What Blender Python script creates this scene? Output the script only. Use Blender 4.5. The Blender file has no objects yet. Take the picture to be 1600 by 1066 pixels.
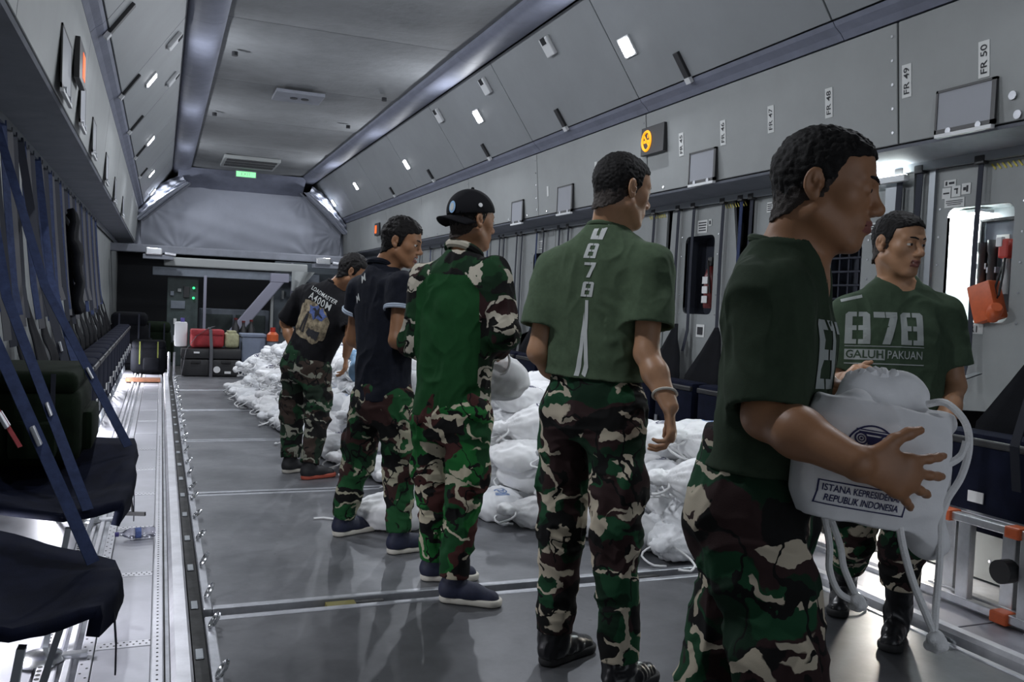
import bpy, bmesh, math, random
import numpy as np
from mathutils import Vector, Matrix
from mathutils.bvhtree import BVHTree

random.seed(7)
RNG = np.random.default_rng(11)
SC = bpy.context.scene
COL = SC.collection

# ------------------------------------------------------------------ camera
FPX = 1359.0                      # focal length in pixels of the 1600 x 1066 frame
CX, CY = 800.0, 533.0
CAM_H = 1.25
def _basis():
    yax = np.array([252.0 - CX, 455.0 - CY, FPX]); yax /= np.linalg.norm(yax)
    up = np.cross(yax, np.array([1, 0.043, 0.0])); up /= np.linalg.norm(up)
    if up[1] > 0: up = -up
    xax = np.cross(yax, up)
    if xax[0] < 0: xax = -xax
    return np.stack([xax, yax, up])
RM = _basis()                     # world = RM @ camera(x right, y down, z forward)
CAM = np.array([0.0, 0.0, CAM_H])
def J(px, py, depth):
    """world point seen at a pixel, at a given distance along the viewing axis"""
    return CAM + RM @ (np.array([px - CX, py - CY, FPX]) * (depth / FPX))
def G(px, py, z=0.0):
    d = RM @ np.array([px - CX, py - CY, FPX])
    return CAM + d * ((z - CAM_H) / d[2])
def atX(px, py, x):
    d = RM @ np.array([px - CX, py - CY, FPX])
    return CAM + d * (x / d[0])
def cdir(r, u, a):
    """direction from right / up / away-from-camera components"""
    v = RM @ np.array([r, -u, a], float)
    return v / np.linalg.norm(v)

cam_data = bpy.data.cameras.new('camera')
cam_data.sensor_width = 36.0
cam_data.lens = FPX / 1600.0 * 36.0
cam_data.clip_start = 0.02
cam = bpy.data.objects.new('camera', cam_data)
COL.objects.link(cam)
_r, _u, _b = RM @ np.array([1, 0, 0.]), RM @ np.array([0, -1, 0.]), RM @ np.array([0, 0, -1.])
cam.matrix_world = Matrix(((_r[0], _u[0], _b[0], 0), (_r[1], _u[1], _b[1], 0), (_r[2], _u[2], _b[2], CAM_H), (0, 0, 0, 1)))
SC.camera = cam

# ------------------------------------------------------------------ world, exposure
SC.view_settings.view_transform = 'Standard'
SC.view_settings.look = 'None'
SC.view_settings.exposure = 1.1
SC.view_settings.gamma = 1.0
SC.view_settings.use_curve_mapping = False
w = bpy.data.worlds.new('rear_fill'); SC.world = w; w.use_nodes = True
w.node_tree.nodes['Background'].inputs[0].default_value = (0.84, 0.90, 1.0, 1)
w.node_tree.nodes['Background'].inputs[1].default_value = 0.36  # even fill added to brighten the hold through its unseen open rear
SPOT_W = 19.0                     # ceiling lamps
FLOOR_W = 3.0                    # lamps under the left seats

# ------------------------------------------------------------------ materials
MATS = {}
def _bump(nt, bs, scale, strength, dist=0.01, detail=4, coord=None):
    tc = nt.nodes.new('ShaderNodeTexCoord'); n = nt.nodes.new('ShaderNodeTexNoise')
    n.inputs['Scale'].default_value = scale; n.inputs['Detail'].default_value = detail
    b = nt.nodes.new('ShaderNodeBump'); b.inputs['Strength'].default_value = strength; b.inputs['Distance'].default_value = dist
    nt.links.new(tc.outputs['Object'], n.inputs['Vector'])
    nt.links.new(n.outputs[0], b.inputs['Height']); nt.links.new(b.outputs[0], bs.inputs['Normal'])
    return n
def mat(name, col, rough=0.6, metal=0.0, var=0.0, vscale=6.0, bump=None, spec=0.5, emit=None, estr=0.0, trans=0.0, alpha=1.0, var2=None):
    if name in MATS: return MATS[name]
    m = bpy.data.materials.new(name); m.use_nodes = True; nt = m.node_tree
    bs = nt.nodes['Principled BSDF']
    bs.inputs['Base Color'].default_value = (*col, 1); bs.inputs['Roughness'].default_value = rough
    bs.inputs['Metallic'].default_value = metal; bs.inputs['Specular IOR Level'].default_value = spec
    if trans: bs.inputs['Transmission Weight'].default_value = trans
    if alpha < 1: bs.inputs['Alpha'].default_value = alpha
    if emit: bs.inputs['Emission Color'].default_value = (*emit, 1); bs.inputs['Emission Strength'].default_value = estr
    if var > 0:
        tc = nt.nodes.new('ShaderNodeTexCoord'); n = nt.nodes.new('ShaderNodeTexNoise')
        n.inputs['Scale'].default_value = vscale; n.inputs['Detail'].default_value = 6; n.inputs['Roughness'].default_value = 0.65
        r = nt.nodes.new('ShaderNodeValToRGB')
        c1 = tuple(max(0, c * (1 - var)) for c in col); c2 = var2 or tuple(min(1, c * (1 + var)) for c in col)
        r.color_ramp.elements[0].position = 0.32; r.color_ramp.elements[0].color = (*c1, 1)
        r.color_ramp.elements[1].position = 0.68; r.color_ramp.elements[1].color = (*c2, 1)
        nt.links.new(tc.outputs['Object'], n.inputs['Vector']); nt.links.new(n.outputs[0], r.inputs[0]); nt.links.new(r.outputs[0], bs.inputs['Base Color'])
    if bump: _bump(nt, bs, *bump)
    MATS[name] = m
    return m

mat('panel_grey', (0.25, 0.262, 0.262), 0.55, var=0.06, vscale=2.5, bump=(260, 0.05, 0.002))
mat('panel_slant', (0.235, 0.248, 0.258), 0.5, var=0.06, vscale=2.0, bump=(260, 0.05, 0.002))
mat('duct_blue', (0.16, 0.172, 0.225), 0.6, var=0.12, vscale=5, bump=(30, 0.15, 0.01))
mat('soffit_grey', (0.16, 0.17, 0.2), 0.7, var=0.15, vscale=4)
mat('hatch_grey', (0.235, 0.245, 0.275), 0.5)
mat('ceiling_quilt', (0.15, 0.157, 0.165), 0.8, var=0.12, vscale=3, bump=(14, 0.25, 0.02))
mat('joint_dark', (0.03, 0.03, 0.035), 0.8)
mat('lower_panel', (0.25, 0.265, 0.265), 0.55, var=0.08, vscale=3)
mat('metal_frame', (0.28, 0.3, 0.32), 0.4, 0.6)
mat('alu', (0.62, 0.63, 0.66), 0.32, 0.9, var=0.1, vscale=20)
mat('alu_dull', (0.42, 0.43, 0.46), 0.45, 0.7, var=0.2, vscale=9)
mat('steel_bright', (0.75, 0.76, 0.78), 0.22, 1.0)
mat('walkway', (0.36, 0.36, 0.40), 0.38, 0.25, var=0.10, vscale=4, bump=(120, 0.05, 0.003))
mat('walkway_strip', (0.48, 0.48, 0.52), 0.35, 0.3, var=0.1, vscale=9)
mat('rail_white', (0.66, 0.66, 0.70), 0.35, 0.3, var=0.15, vscale=8)
mat('hole_dark', (0.02, 0.02, 0.02), 0.8)
mat('channel_dark', (0.05, 0.05, 0.05), 0.7, 0.2, var=0.4, vscale=15)
mat('rubber', (0.015, 0.015, 0.016), 0.7)
mat('black_plastic', (0.018, 0.018, 0.02), 0.45)
mat('navy_canvas', (0.006, 0.008, 0.020), 0.85, var=0.3, vscale=10, bump=(300, 0.2, 0.003), spec=0.1)
mat('charcoal_canvas', (0.0045, 0.005, 0.007), 0.8, var=0.3, vscale=8, bump=(220, 0.2, 0.004), spec=0.1)
mat('olive_canvas', (0.006, 0.011, 0.0055), 0.85, var=0.4, vscale=7, bump=(160, 0.25, 0.004), spec=0.1)
mat('strap_blue', (0.030, 0.044, 0.105), 0.75, var=0.25, vscale=30, bump=(500, 0.3, 0.002), spec=0.2)
mat('strap_dark', (0.012, 0.015, 0.028), 0.75, bump=(500, 0.3, 0.002))
mat('strap_grey', (0.09, 0.09, 0.10), 0.8)
mat('tag_white', (0.72, 0.72, 0.72), 0.7)
mat('paper', (0.62, 0.63, 0.62), 0.7)
mat('ink', (0.02, 0.02, 0.025), 0.7)
mat('red_cloth', (0.30, 0.022, 0.028), 0.7, var=0.25, vscale=9, bump=(40, 0.3, 0.01))
mat('case_black', (0.02, 0.02, 0.022), 0.5, bump=(80, 0.1, 0.004))
mat('sack_beige', (0.34, 0.33, 0.2), 0.8, var=0.25, vscale=25)
mat('box_blue', (0.17, 0.2, 0.27), 0.6, var=0.1)
mat('white_plastic', (0.62, 0.63, 0.64), 0.5)
mat('orange_plastic', (0.55, 0.1, 0.025), 0.42, var=0.12, vscale=20)
mat('red_paint', (0.38, 0.025, 0.015), 0.35)
mat('red_dark', (0.12, 0.015, 0.015), 0.35)
mat('dark_hole', (0.012, 0.013, 0.016), 0.9)
mat('recess_navy', (0.03, 0.035, 0.05), 0.6)
mat('recess_white', (0.62, 0.66, 0.66), 0.5)
mat('wood_brown', (0.24, 0.1, 0.05), 0.6, var=0.3, vscale=12)
mat('door_slate', (0.07, 0.085, 0.1), 0.55)
mat('galley_grey', (0.13, 0.15, 0.18), 0.55, var=0.15)
mat('galley_teal', (0.035, 0.05, 0.05), 0.55, var=0.3)
mat('strut_lilac', (0.22, 0.22, 0.28), 0.55)
mat('led_green', (0, 0.2, 0.05), emit=(0.05, 1.0, 0.3), estr=0.8)
mat('exit_green', (0.2, 0.6, 0.3), emit=(0.25, 1.0, 0.35), estr=0.55)
mat('sign_amber', (0.6, 0.25, 0), emit=(1.0, 0.36, 0.01), estr=0.5)
mat('sign_red', (0.6, 0.1, 0), emit=(1.0, 0.10, 0.015), estr=0.55)
mat('lamp_white', (0.9, 0.9, 0.9), emit=(0.93, 0.95, 1.0), estr=14.0)
mat('lamp_floor', (0.9, 0.9, 0.9), emit=(0.93, 0.93, 1.0), estr=9.0)
mat('bottle_clear', (0.86, 0.86, 0.95), 0.08, trans=0.9)
mat('bottle_cap', (0.1, 0.08, 0.3), 0.4)
mat('skin', (0.33, 0.160, 0.080), 0.48, var=0.10, vscale=18, bump=(220, 0.08, 0.002))
mat('skin_light', (0.42, 0.225, 0.125), 0.46, var=0.09, vscale=18, bump=(220, 0.08, 0.002))
mat('skin_dark', (0.20, 0.098, 0.056), 0.45, var=0.10, vscale=18, bump=(220, 0.08, 0.002))
mat('lip', (0.22, 0.075, 0.06), 0.42)
mat('nail', (0.4, 0.22, 0.17), 0.35)
mat('hair', (0.007, 0.006, 0.006), 0.7, bump=(420, 0.4, 0.003), spec=0.25)
mat('hair_fade', (0.028, 0.019, 0.015), 0.7, var=0.3, vscale=200, bump=(420, 0.5, 0.004))
mat('eye_white', (0.6, 0.58, 0.55), 0.2)
mat('iris', (0.02, 0.01, 0.008), 0.15)
mat('teeth', (0.75, 0.72, 0.66), 0.3)
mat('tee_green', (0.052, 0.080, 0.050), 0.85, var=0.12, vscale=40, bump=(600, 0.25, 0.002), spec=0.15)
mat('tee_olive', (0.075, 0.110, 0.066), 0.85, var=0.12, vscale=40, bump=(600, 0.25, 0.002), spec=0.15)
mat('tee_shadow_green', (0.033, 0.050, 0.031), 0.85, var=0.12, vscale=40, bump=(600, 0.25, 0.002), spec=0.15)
mat('panel_green', (0.014, 0.07, 0.022), 0.88, var=0.10, vscale=30, bump=(600, 0.25, 0.002), spec=0.15)
mat('tee_black', (0.012, 0.012, 0.014), 0.85, var=0.2, vscale=30, bump=(600, 0.25, 0.002), spec=0.15)
mat('polo_navy', (0.012, 0.014, 0.022), 0.85, var=0.2, vscale=30, bump=(600, 0.25, 0.002), spec=0.15)
mat('trim_pale', (0.45, 0.52, 0.62), 0.8)
mat('print_grey', (0.34, 0.37, 0.36), 0.8)
mat('print_white', (0.55, 0.57, 0.56), 0.8)
mat('print_sepia', (0.26, 0.20, 0.12), 0.85, var=0.85, vscale=22, var2=(0.46, 0.38, 0.25))
mat('print_blue', (0.08, 0.12, 0.3), 0.8, var=0.5, vscale=30)
mat('print_bagblue', (0.025, 0.025, 0.10), 0.8)
mat('print_lightblue', (0.1, 0.22, 0.5), 0.8)
mat('shoe_navy', (0.012, 0.016, 0.042), 0.65, var=0.2, vscale=60)
mat('shoe_black', (0.02, 0.02, 0.022), 0.6)
mat('sole_white', (0.6, 0.57, 0.5), 0.6)
mat('sole_red', (0.5, 0.1, 0.06), 0.6)
mat('boot_black', (0.011, 0.011, 0.013), 0.28, bump=(60, 0.15, 0.006))
mat('cap_black', (0.008, 0.008, 0.010), 0.85, bump=(400, 0.3, 0.002), spec=0.15)
mat('patch_blue', (0.3, 0.5, 0.75), 0.7)
mat('bag_white', (0.90, 0.90, 0.91), 0.8, var=0.04, vscale=12, bump=(240, 0.12, 0.003))
mat('bag_grey', (0.84, 0.85, 0.87), 0.8, var=0.05, vscale=12, bump=(240, 0.12, 0.003))
mat('bag_blue', (0.25, 0.42, 0.62), 0.8, var=0.08, vscale=12, bump=(240, 0.12, 0.003))
mat('cord_white', (0.88, 0.88, 0.88), 0.85, bump=(350, 0.5, 0.003))
mat('hazard_yellow', (0.5, 0.42, 0.05), 0.6)
mat('dull_yellow', (0.14, 0.12, 0.02), 0.6)  # darker, even yellow for the marker plate between two pallets
mat('neon_webbing', (0.10, 0.115, 0.015), 0.7)

def mottled_floor(name='pallet_metal', k=1.0, dirt=0.76):
    m = bpy.data.materials.new(name); m.use_nodes = True; nt = m.node_tree; bs = nt.nodes['Principled BSDF']
    tc = nt.nodes.new('ShaderNodeTexCoord')
    def noise(s, d, sc=(1, 1, 1)):
        mp = nt.nodes.new('ShaderNodeMapping'); mp.inputs['Scale'].default_value = sc
        n = nt.nodes.new('ShaderNodeTexNoise'); n.inputs['Scale'].default_value = s; n.inputs['Detail'].default_value = d; n.inputs['Roughness'].default_value = 0.7
        nt.links.new(tc.outputs['Object'], mp.inputs[0]); nt.links.new(mp.outputs[0], n.inputs['Vector']); return n
    n1 = noise(2.2, 8); r = nt.nodes.new('ShaderNodeValToRGB')
    r.color_ramp.elements[0].position = 0.3; r.color_ramp.elements[0].color = (0.115, 0.12, 0.132, 1)
    r.color_ramp.elements[1].position = 0.7; r.color_ramp.elements[1].color = (0.23, 0.234, 0.25, 1)
    nt.links.new(n1.outputs[0], r.inputs[0])
    n2 = noise(14, 3, (1, 1, 1)); r2 = nt.nodes.new('ShaderNodeValToRGB')       # scuffs
    r2.color_ramp.elements[0].position = 0.70; r2.color_ramp.elements[0].color = (1, 1, 1, 1)
    r2.color_ramp.elements[1].position = 0.76; r2.color_ramp.elements[1].color = (0.55, 0.53, 0.5, 1)
    nt.links.new(n2.outputs[0], r2.inputs[0])
    mx = nt.nodes.new('ShaderNodeMix'); mx.data_type = 'RGBA'; mx.blend_type = 'MULTIPLY'; mx.inputs[0].default_value = 1
    nt.links.new(r.outputs[0], mx.inputs[6]); nt.links.new(r2.outputs[0], mx.inputs[7]); nt.links.new(mx.outputs[2], bs.inputs['Base Color'])
    n3 = noise(5, 6); r3 = nt.nodes.new('ShaderNodeMapRange'); r3.inputs[3].default_value = 0.28; r3.inputs[4].default_value = 0.6
    nt.links.new(n3.outputs[0], r3.inputs[0]); nt.links.new(r3.outputs[0], bs.inputs['Roughness'])
    bs.inputs['Metallic'].default_value = 0.55
    n4 = noise(90, 4, (1, 0.25, 1)); b = nt.nodes.new('ShaderNodeBump'); b.inputs['Strength'].default_value = 0.06; b.inputs['Distance'].default_value = 0.003
    nt.links.new(n4.outputs[0], b.inputs['Height']); nt.links.new(b.outputs[0], bs.inputs['Normal'])
    for e_ in r.color_ramp.elements: c_ = e_.color; e_.color = (c_[0] * k, c_[1] * k, c_[2] * k, 1)
    MATS[name] = m
mottled_floor(); mottled_floor('pallet_worn', 0.62)

def camo(name, green, dark_green, brown, tan, tan_amt=0.035, seed=0.0):
    """brush-stroke camouflage: green ground, brown clouds, black and tan strokes"""
    m = bpy.data.materials.new(name); m.use_nodes = True; nt = m.node_tree; bs = nt.nodes['Principled BSDF']
    bs.inputs['Roughness'].default_value = 0.85; bs.inputs['Specular IOR Level'].default_value = 0.15
    L = nt.links.new
    tc = nt.nodes.new('ShaderNodeTexCoord')
    warp = nt.nodes.new('ShaderNodeTexNoise'); warp.inputs['Scale'].default_value = 13; warp.inputs['Detail'].default_value = 3.5
    add = nt.nodes.new('ShaderNodeVectorMath'); add.operation = 'MULTIPLY_ADD'
    add.inputs[1].default_value = (0.085, 0.085, 0.085)
    L(tc.outputs['Object'], warp.inputs['Vector']); L(warp.outputs['Color'], add.inputs[0]); L(tc.outputs['Object'], add.inputs[2])
    def layer(scale, sc, rot, off, detail=1.0):
        mp = nt.nodes.new('ShaderNodeMapping'); mp.inputs['Scale'].default_value = sc; mp.inputs['Rotation'].default_value = rot
        mp.inputs['Location'].default_value = (off + seed, off * 1.7 - seed, off * 0.6)
        n = nt.nodes.new('ShaderNodeTexNoise'); n.inputs['Scale'].default_value = scale; n.inputs['Detail'].default_value = detail; n.inputs['Roughness'].default_value = 0.4
        L(add.outputs[0], mp.inputs[0]); L(mp.outputs[0], n.inputs['Vector']); return n.outputs[0]
    def step(v, lo, w=0.012):
        mr = nt.nodes.new('ShaderNodeMapRange'); mr.inputs[1].default_value = lo; mr.inputs[2].default_value = lo + w; L(v, mr.inputs[0]); return mr.outputs[0]
    def band(v, c, wd):
        s = nt.nodes.new('ShaderNodeMath'); s.operation = 'SUBTRACT'; L(v, s.inputs[0]); s.inputs[1].default_value = c
        a = nt.nodes.new('ShaderNodeMath'); a.operation = 'ABSOLUTE'; L(s.outputs[0], a.inputs[0])
        l = nt.nodes.new('ShaderNodeMath'); l.operation = 'LESS_THAN'; L(a.outputs[0], l.inputs[0]); l.inputs[1].default_value = wd; return l.outputs[0]
    def mul(a, b):
        x = nt.nodes.new('ShaderNodeMath'); x.operation = 'MULTIPLY'; L(a, x.inputs[0]); L(b, x.inputs[1]); return x.outputs[0]
    def over(base, f, col):
        x = nt.nodes.new('ShaderNodeMix'); x.data_type = 'RGBA'; L(f, x.inputs[0])
        if isinstance(base, tuple): x.inputs[6].default_value = (*base, 1)
        else: L(base, x.inputs[6])
        x.inputs[7].default_value = (*col, 1); return x.outputs[2]
    c = over(green, step(layer(6.0, (1, 1, 1), (0.3, 0.2, 0.5), 3.1), 0.5), dark_green)
    c = over(c, step(layer(6.5, (0.9, 0.9, 1.1), (0.4, 0.5, 0.2), 7.7), 0.53), brown)
    c = over(c, step(layer(8.5, (0.7, 0.7, 1.3), (0.5, -0.3, 0.4), 1.3), 0.57), (0.010, 0.010, 0.010))
    t1 = mul(band(layer(6.6, (0.75, 0.75, 1.5), (0.35, 0.5, 0.3), 12.4), 0.5, tan_amt), step(layer(9.0, (1, 1, 0.8), (0, 0, 0), 5.5), 0.47))
    c = over(c, t1, tan)
    t2 = step(layer(8.5, (0.6, 0.6, 1.6), (-0.35, 0.4, 0.9), 20.2), 0.655)
    c = over(c, t2, tan)
    bk = mul(band(layer(9.5, (1, 1, 0.8), (-0.7, 0.4, 1.2), 31.0), 0.5, 0.02), step(layer(6.5, (1, 1, 1), (0, 0, 0), 9.1), 0.45))
    c = over(c, bk, (0.009, 0.009, 0.009))
    L(c, bs.inputs['Base Color'])
    _bump(nt, bs, 500, 0.25, 0.002)
    MATS[name] = m
camo('camo_deep', (0.014, 0.062, 0.028), (0.010, 0.030, 0.016), (0.034, 0.019, 0.019), (0.50, 0.44, 0.34), 0.036, 0.0)
camo('camo_vivid', (0.016, 0.13, 0.03), (0.010, 0.060, 0.02), (0.060, 0.022, 0.020), (0.52, 0.47, 0.35), 0.034, 4.3)
camo('camo_mid', (0.018, 0.085, 0.03), (0.012, 0.038, 0.018), (0.045, 0.022, 0.02), (0.36, 0.34, 0.25), 0.034, 8.9)
camo('camo_faded', (0.016, 0.05, 0.024), (0.018, 0.030, 0.02), (0.045, 0.032, 0.026), (0.25, 0.25, 0.2), 0.03, 14.2)
camo('camo_shirt', (0.014, 0.05, 0.02), (0.010, 0.028, 0.014), (0.034, 0.016, 0.016), (0.5, 0.46, 0.38), 0.04, 23.0)

# ------------------------------------------------------------------ object helpers
def V(p): return np.asarray(p, float)
def unit(v):
    v = V(v); return v / max(1e-9, np.linalg.norm(v))
def tag(o, label=None, cat=None, group=None, kind=None):
    if label: o['label'] = label
    if cat: o['category'] = cat
    if group: o['group'] = group
    if kind: o['kind'] = kind
    return o
def empty(name, loc, label=None, cat=None, group=None, rz=0.0, kind=None):
    o = bpy.data.objects.new(name, None); COL.objects.link(o)
    o.location = tuple(map(float, loc)); o.rotation_euler = (0, 0, rz); o.empty_display_size = 0.05
    return tag(o, label, cat, group, kind)
def link_mesh(name, me, material=None, parent=None):
    o = bpy.data.objects.new(name, me); COL.objects.link(o)
    if material is not None and not me.materials:
        me.materials.append(MATS[material] if isinstance(material, str) else material)
    if parent is not None: attach(o, parent)
    return o
def origin_of(p):
    q = Vector((0, 0, 0))
    while p is not None: q += p.location; p = p.parent
    return q
def attach(o, parent):
    """parent an object whose mesh is in world coordinates: bring the mesh into the parent's frame"""
    o.parent = parent
    s = origin_of(parent)
    if s.length > 1e-9: o.data.transform(Matrix.Translation(-s))
def mesh_from(verts, faces, smooth=False):
    me = bpy.data.meshes.new('m'); me.from_pydata([tuple(map(float, v)) for v in verts], [], faces); me.update()
    if smooth: me.polygons.foreach_set('use_smooth', [True] * len(me.polygons))
    return me
class MB:
    """collects simple shapes into one mesh"""
    def __init__(self): self.v = []; self.f = []
    def add(self, vs, fs):
        b = len(self.v); self.v += [V(x) for x in vs]; self.f += [tuple(b + i for i in f) for f in fs]; return self
    def box(self, lo, hi):
        (a, b, c), (d, e, f) = lo, hi
        return self.add([(a, b, c), (d, b, c), (d, e, c), (a, e, c), (a, b, f), (d, b, f), (d, e, f), (a, e, f)],
                        [(0, 3, 2, 1), (4, 5, 6, 7), (0, 1, 5, 4), (1, 2, 6, 5), (2, 3, 7, 6), (3, 0, 4, 7)])
    def obox(self, c, ax, ay, az):
        c, ax, ay, az = map(V, (c, ax, ay, az)); vs = []
        for k in (-1, 1):
            for (i, j) in ((-1, -1), (1, -1), (1, 1), (-1, 1)): vs.append(c + i * ax + j * ay + k * az)
        return self.add(vs, [(0, 3, 2, 1), (4, 5, 6, 7), (0, 1, 5, 4), (1, 2, 6, 5), (2, 3, 7, 6), (3, 0, 4, 7)])
    def bar(self, p0, p1, w, t, side=(0, 0, 1)):
        p0, p1 = V(p0), V(p1); d = unit(p1 - p0); s = V(side) - d * np.dot(side, d)
        if np.linalg.norm(s) < 1e-6: s = np.cross(d, (1, 0, 0))
        s = unit(s); n = np.cross(d, s)
        return self.obox((p0 + p1) / 2, (p1 - p0) / 2, s * w / 2, n * t / 2)
    def tube(self, pts, r, n=8, closed=False, caps=True):
        pts = [V(p) for p in pts]; N = len(pts); rr = r if hasattr(r, '__len__') else [r] * N
        rings = []; prev = None
        for i, p in enumerate(pts):
            a = pts[(i - 1) % N] if (i or closed) else p; b = pts[(i + 1) % N] if (i < N - 1 or closed) else p
            d = unit(b - a)
            if prev is None:
                h = (0, 0, 1) if abs(d[2]) < 0.9 else (1, 0, 0); s = unit(np.cross(d, h))
            else: s = unit(prev - d * np.dot(prev, d))
            prev = s; t = np.cross(d, s)
            rings.append([p + rr[i] * (math.cos(2 * math.pi * k / n) * s + math.sin(2 * math.pi * k / n) * t) for k in range(n)])
        vs = [q for g in rings for q in g]; fs = []
        for i in range(N if closed else N - 1):
            j = (i + 1) % N
            for k in range(n): fs.append((i * n + k, i * n + (k + 1) % n, j * n + (k + 1) % n, j * n + k))
        if caps and not closed: fs += [tuple(range(n))[::-1], tuple((N - 1) * n + k for k in range(n))]
        return self.add(vs, fs)
    def cyl(self, p0, p1, r, n=16, r1=None): return self.tube([p0, p1], [r, r if r1 is None else r1], n)
    def lathe(self, c, axis, prof, n=20):
        """prof: list of (radius, distance along axis)"""
        c, ax = V(c), unit(axis); h = (0, 0, 1) if abs(ax[2]) < 0.9 else (1, 0, 0); s = unit(np.cross(ax, h)); t = np.cross(ax, s)
        vs, fs = [], []
        for (r, z) in prof:
            for k in range(n): a = 2 * math.pi * k / n; vs.append(c + ax * z + r * (math.cos(a) * s + math.sin(a) * t))
        m = len(prof)
        for i in range(m - 1):
            for k in range(n): fs.append((i * n + k, i * n + (k + 1) % n, (i + 1) * n + (k + 1) % n, (i + 1) * n + k))
        fs += [tuple(range(n))[::-1], tuple((m - 1) * n + k for k in range(n))]
        return self.add(vs, fs)
    def ball(self, c, r, n=10):
        rr = V(r) if hasattr(r, '__len__') else V((r, r, r)); vs, fs = [], []
        for i in range(n + 1):
            th = math.pi * i / n
            for k in range(2 * n):
                a = math.pi * k / n; vs.append(V(c) + rr * V((math.sin(th) * math.cos(a), math.sin(th) * math.sin(a), math.cos(th))))
        for i in range(n):
            for k in range(2 * n): fs.append((i * 2 * n + k, (i + 1) * 2 * n + k, (i + 1) * 2 * n + (k + 1) % (2 * n), i * 2 * n + (k + 1) % (2 * n)))
        return self.add(vs, fs)
    def prism(self, prof, y0, y1):
        """closed XZ outline extruded along Y"""
        n = len(prof); vs = [(x, y0, z) for x, z in prof] + [(x, y1, z) for x, z in prof]
        fs = [tuple(range(n)), tuple(range(2 * n - 1, n - 1, -1))] + [(i, i + n, (i + 1) % n + n, (i + 1) % n) for i in range(n)]
        return self.add(vs, fs)
    def build(self, name, material, parent=None, bevel=0.0, smooth=False, seg=2):
        me = mesh_from(self.v, self.f)
        bm = bmesh.new(); bm.from_mesh(me)
        bmesh.ops.remove_doubles(bm, verts=bm.verts, dist=1e-6)
        bmesh.ops.recalc_face_normals(bm, faces=bm.faces)
        if bevel:
            bmesh.ops.bevel(bm, geom=bm.edges[:] , offset=bevel, segments=seg, profile=0.6, affect='EDGES', clamp_overlap=True)
        if smooth:
            for f in bm.faces: f.smooth = True
            for e in bm.edges:
                if len(e.link_faces) == 2 and e.calc_face_angle(0) > 0.7: e.smooth = False
        bm.to_mesh(me); bm.free()
        return link_mesh(name, me, material, parent)
def struct(o): o['kind'] = 'structure'; return o

def text_mesh(s, size, bold=True, extrude=0.0, spacing=1.0, offset=None):
    """flat lettering as mesh vertices, faces (x right, y up, centred)"""
    cu = bpy.data.curves.new('t', 'FONT'); cu.body = s; cu.size = size; cu.align_x = 'CENTER'; cu.align_y = 'CENTER'
    cu.resolution_u = 3; cu.space_character = spacing; cu.fill_mode = 'FRONT'
    if bold: cu.offset = size * 0.010 if offset is None else offset
    ob = bpy.data.objects.new('t', cu); COL.objects.link(ob)
    dg = bpy.context.evaluated_depsgraph_get(); ev = ob.evaluated_get(dg)
    me = ev.to_mesh(); vs = [tuple(v.co) for v in me.vertices]; fs = [tuple(p.vertices) for p in me.polygons]
    ev.to_mesh_clear(); bpy.data.objects.remove(ob); bpy.data.curves.remove(cu)
    return np.array(vs), fs
def flat_text(name, s, size, c, right, up, material, parent, bold=True, extra=None, lift=0.0015, spacing=1.0, fit=None):
    """lettering lying on a plane"""
    vs, fs = text_mesh(s, size, bold, spacing=spacing); vs = vs - (vs.min(0) + vs.max(0)) / 2
    if fit: vs[:, 0] *= fit / np.ptp(vs[:, 0])
    r, u = unit(right), unit(up); n = np.cross(r, u)
    P = [V(c) + x * r + y * u + n * lift for x, y, _ in vs]
    return link_mesh(name, mesh_from(P, fs), material, parent)
# ================================================================== hull
Y0, Y1 = -3.2, 19.6               # unseen rear end left open for added fill light, forward end
MID = 1.55                        # centre line of the hold
def mx(x): return 2 * MID - x     # mirror to the left side

UP_T, UP_B = (3.545, 2.83), (3.60, 2.19)      # upper wall, X/Z
SL_T, SL_B = (2.95, 3.655), (3.455, 2.925)    # sloping panel
LOW_X, LOW_T = 3.94, 2.14
UPPER_J = [-3.2, -0.8, 1.40, 3.56, 6.12, 8.30, 10.45, 12.6, 14.8, 17.0, 19.6]
SLANT_J = [-3.2, -2.3, -0.2, 1.9, 3.95, 6.08, 8.2, 10.35, 12.5, 14.65, 16.8, 19.6]

def quad_panel(name, a, b, y0, y1, material, parent, side, gap=0.006, th=0.02, bevel=0.003):
    """a sheet between two X/Z points, running along Y; outer face away from the hold"""
    a, b = V(a), V(b); t = unit(b - a); n = V((-t[1], t[0]))
    if n[0] < 0: n = -n                       # outward (to the right)
    prof = [a + t * gap, b - t * gap, b - t * gap + n * th, a + t * gap + n * th]
    prof = [(p[0] if side > 0 else mx(p[0]), p[1]) for p in prof]
    return MB().prism(prof, y0 + gap, y1 - gap).build(name, material, parent, bevel=bevel, seg=1)

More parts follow.
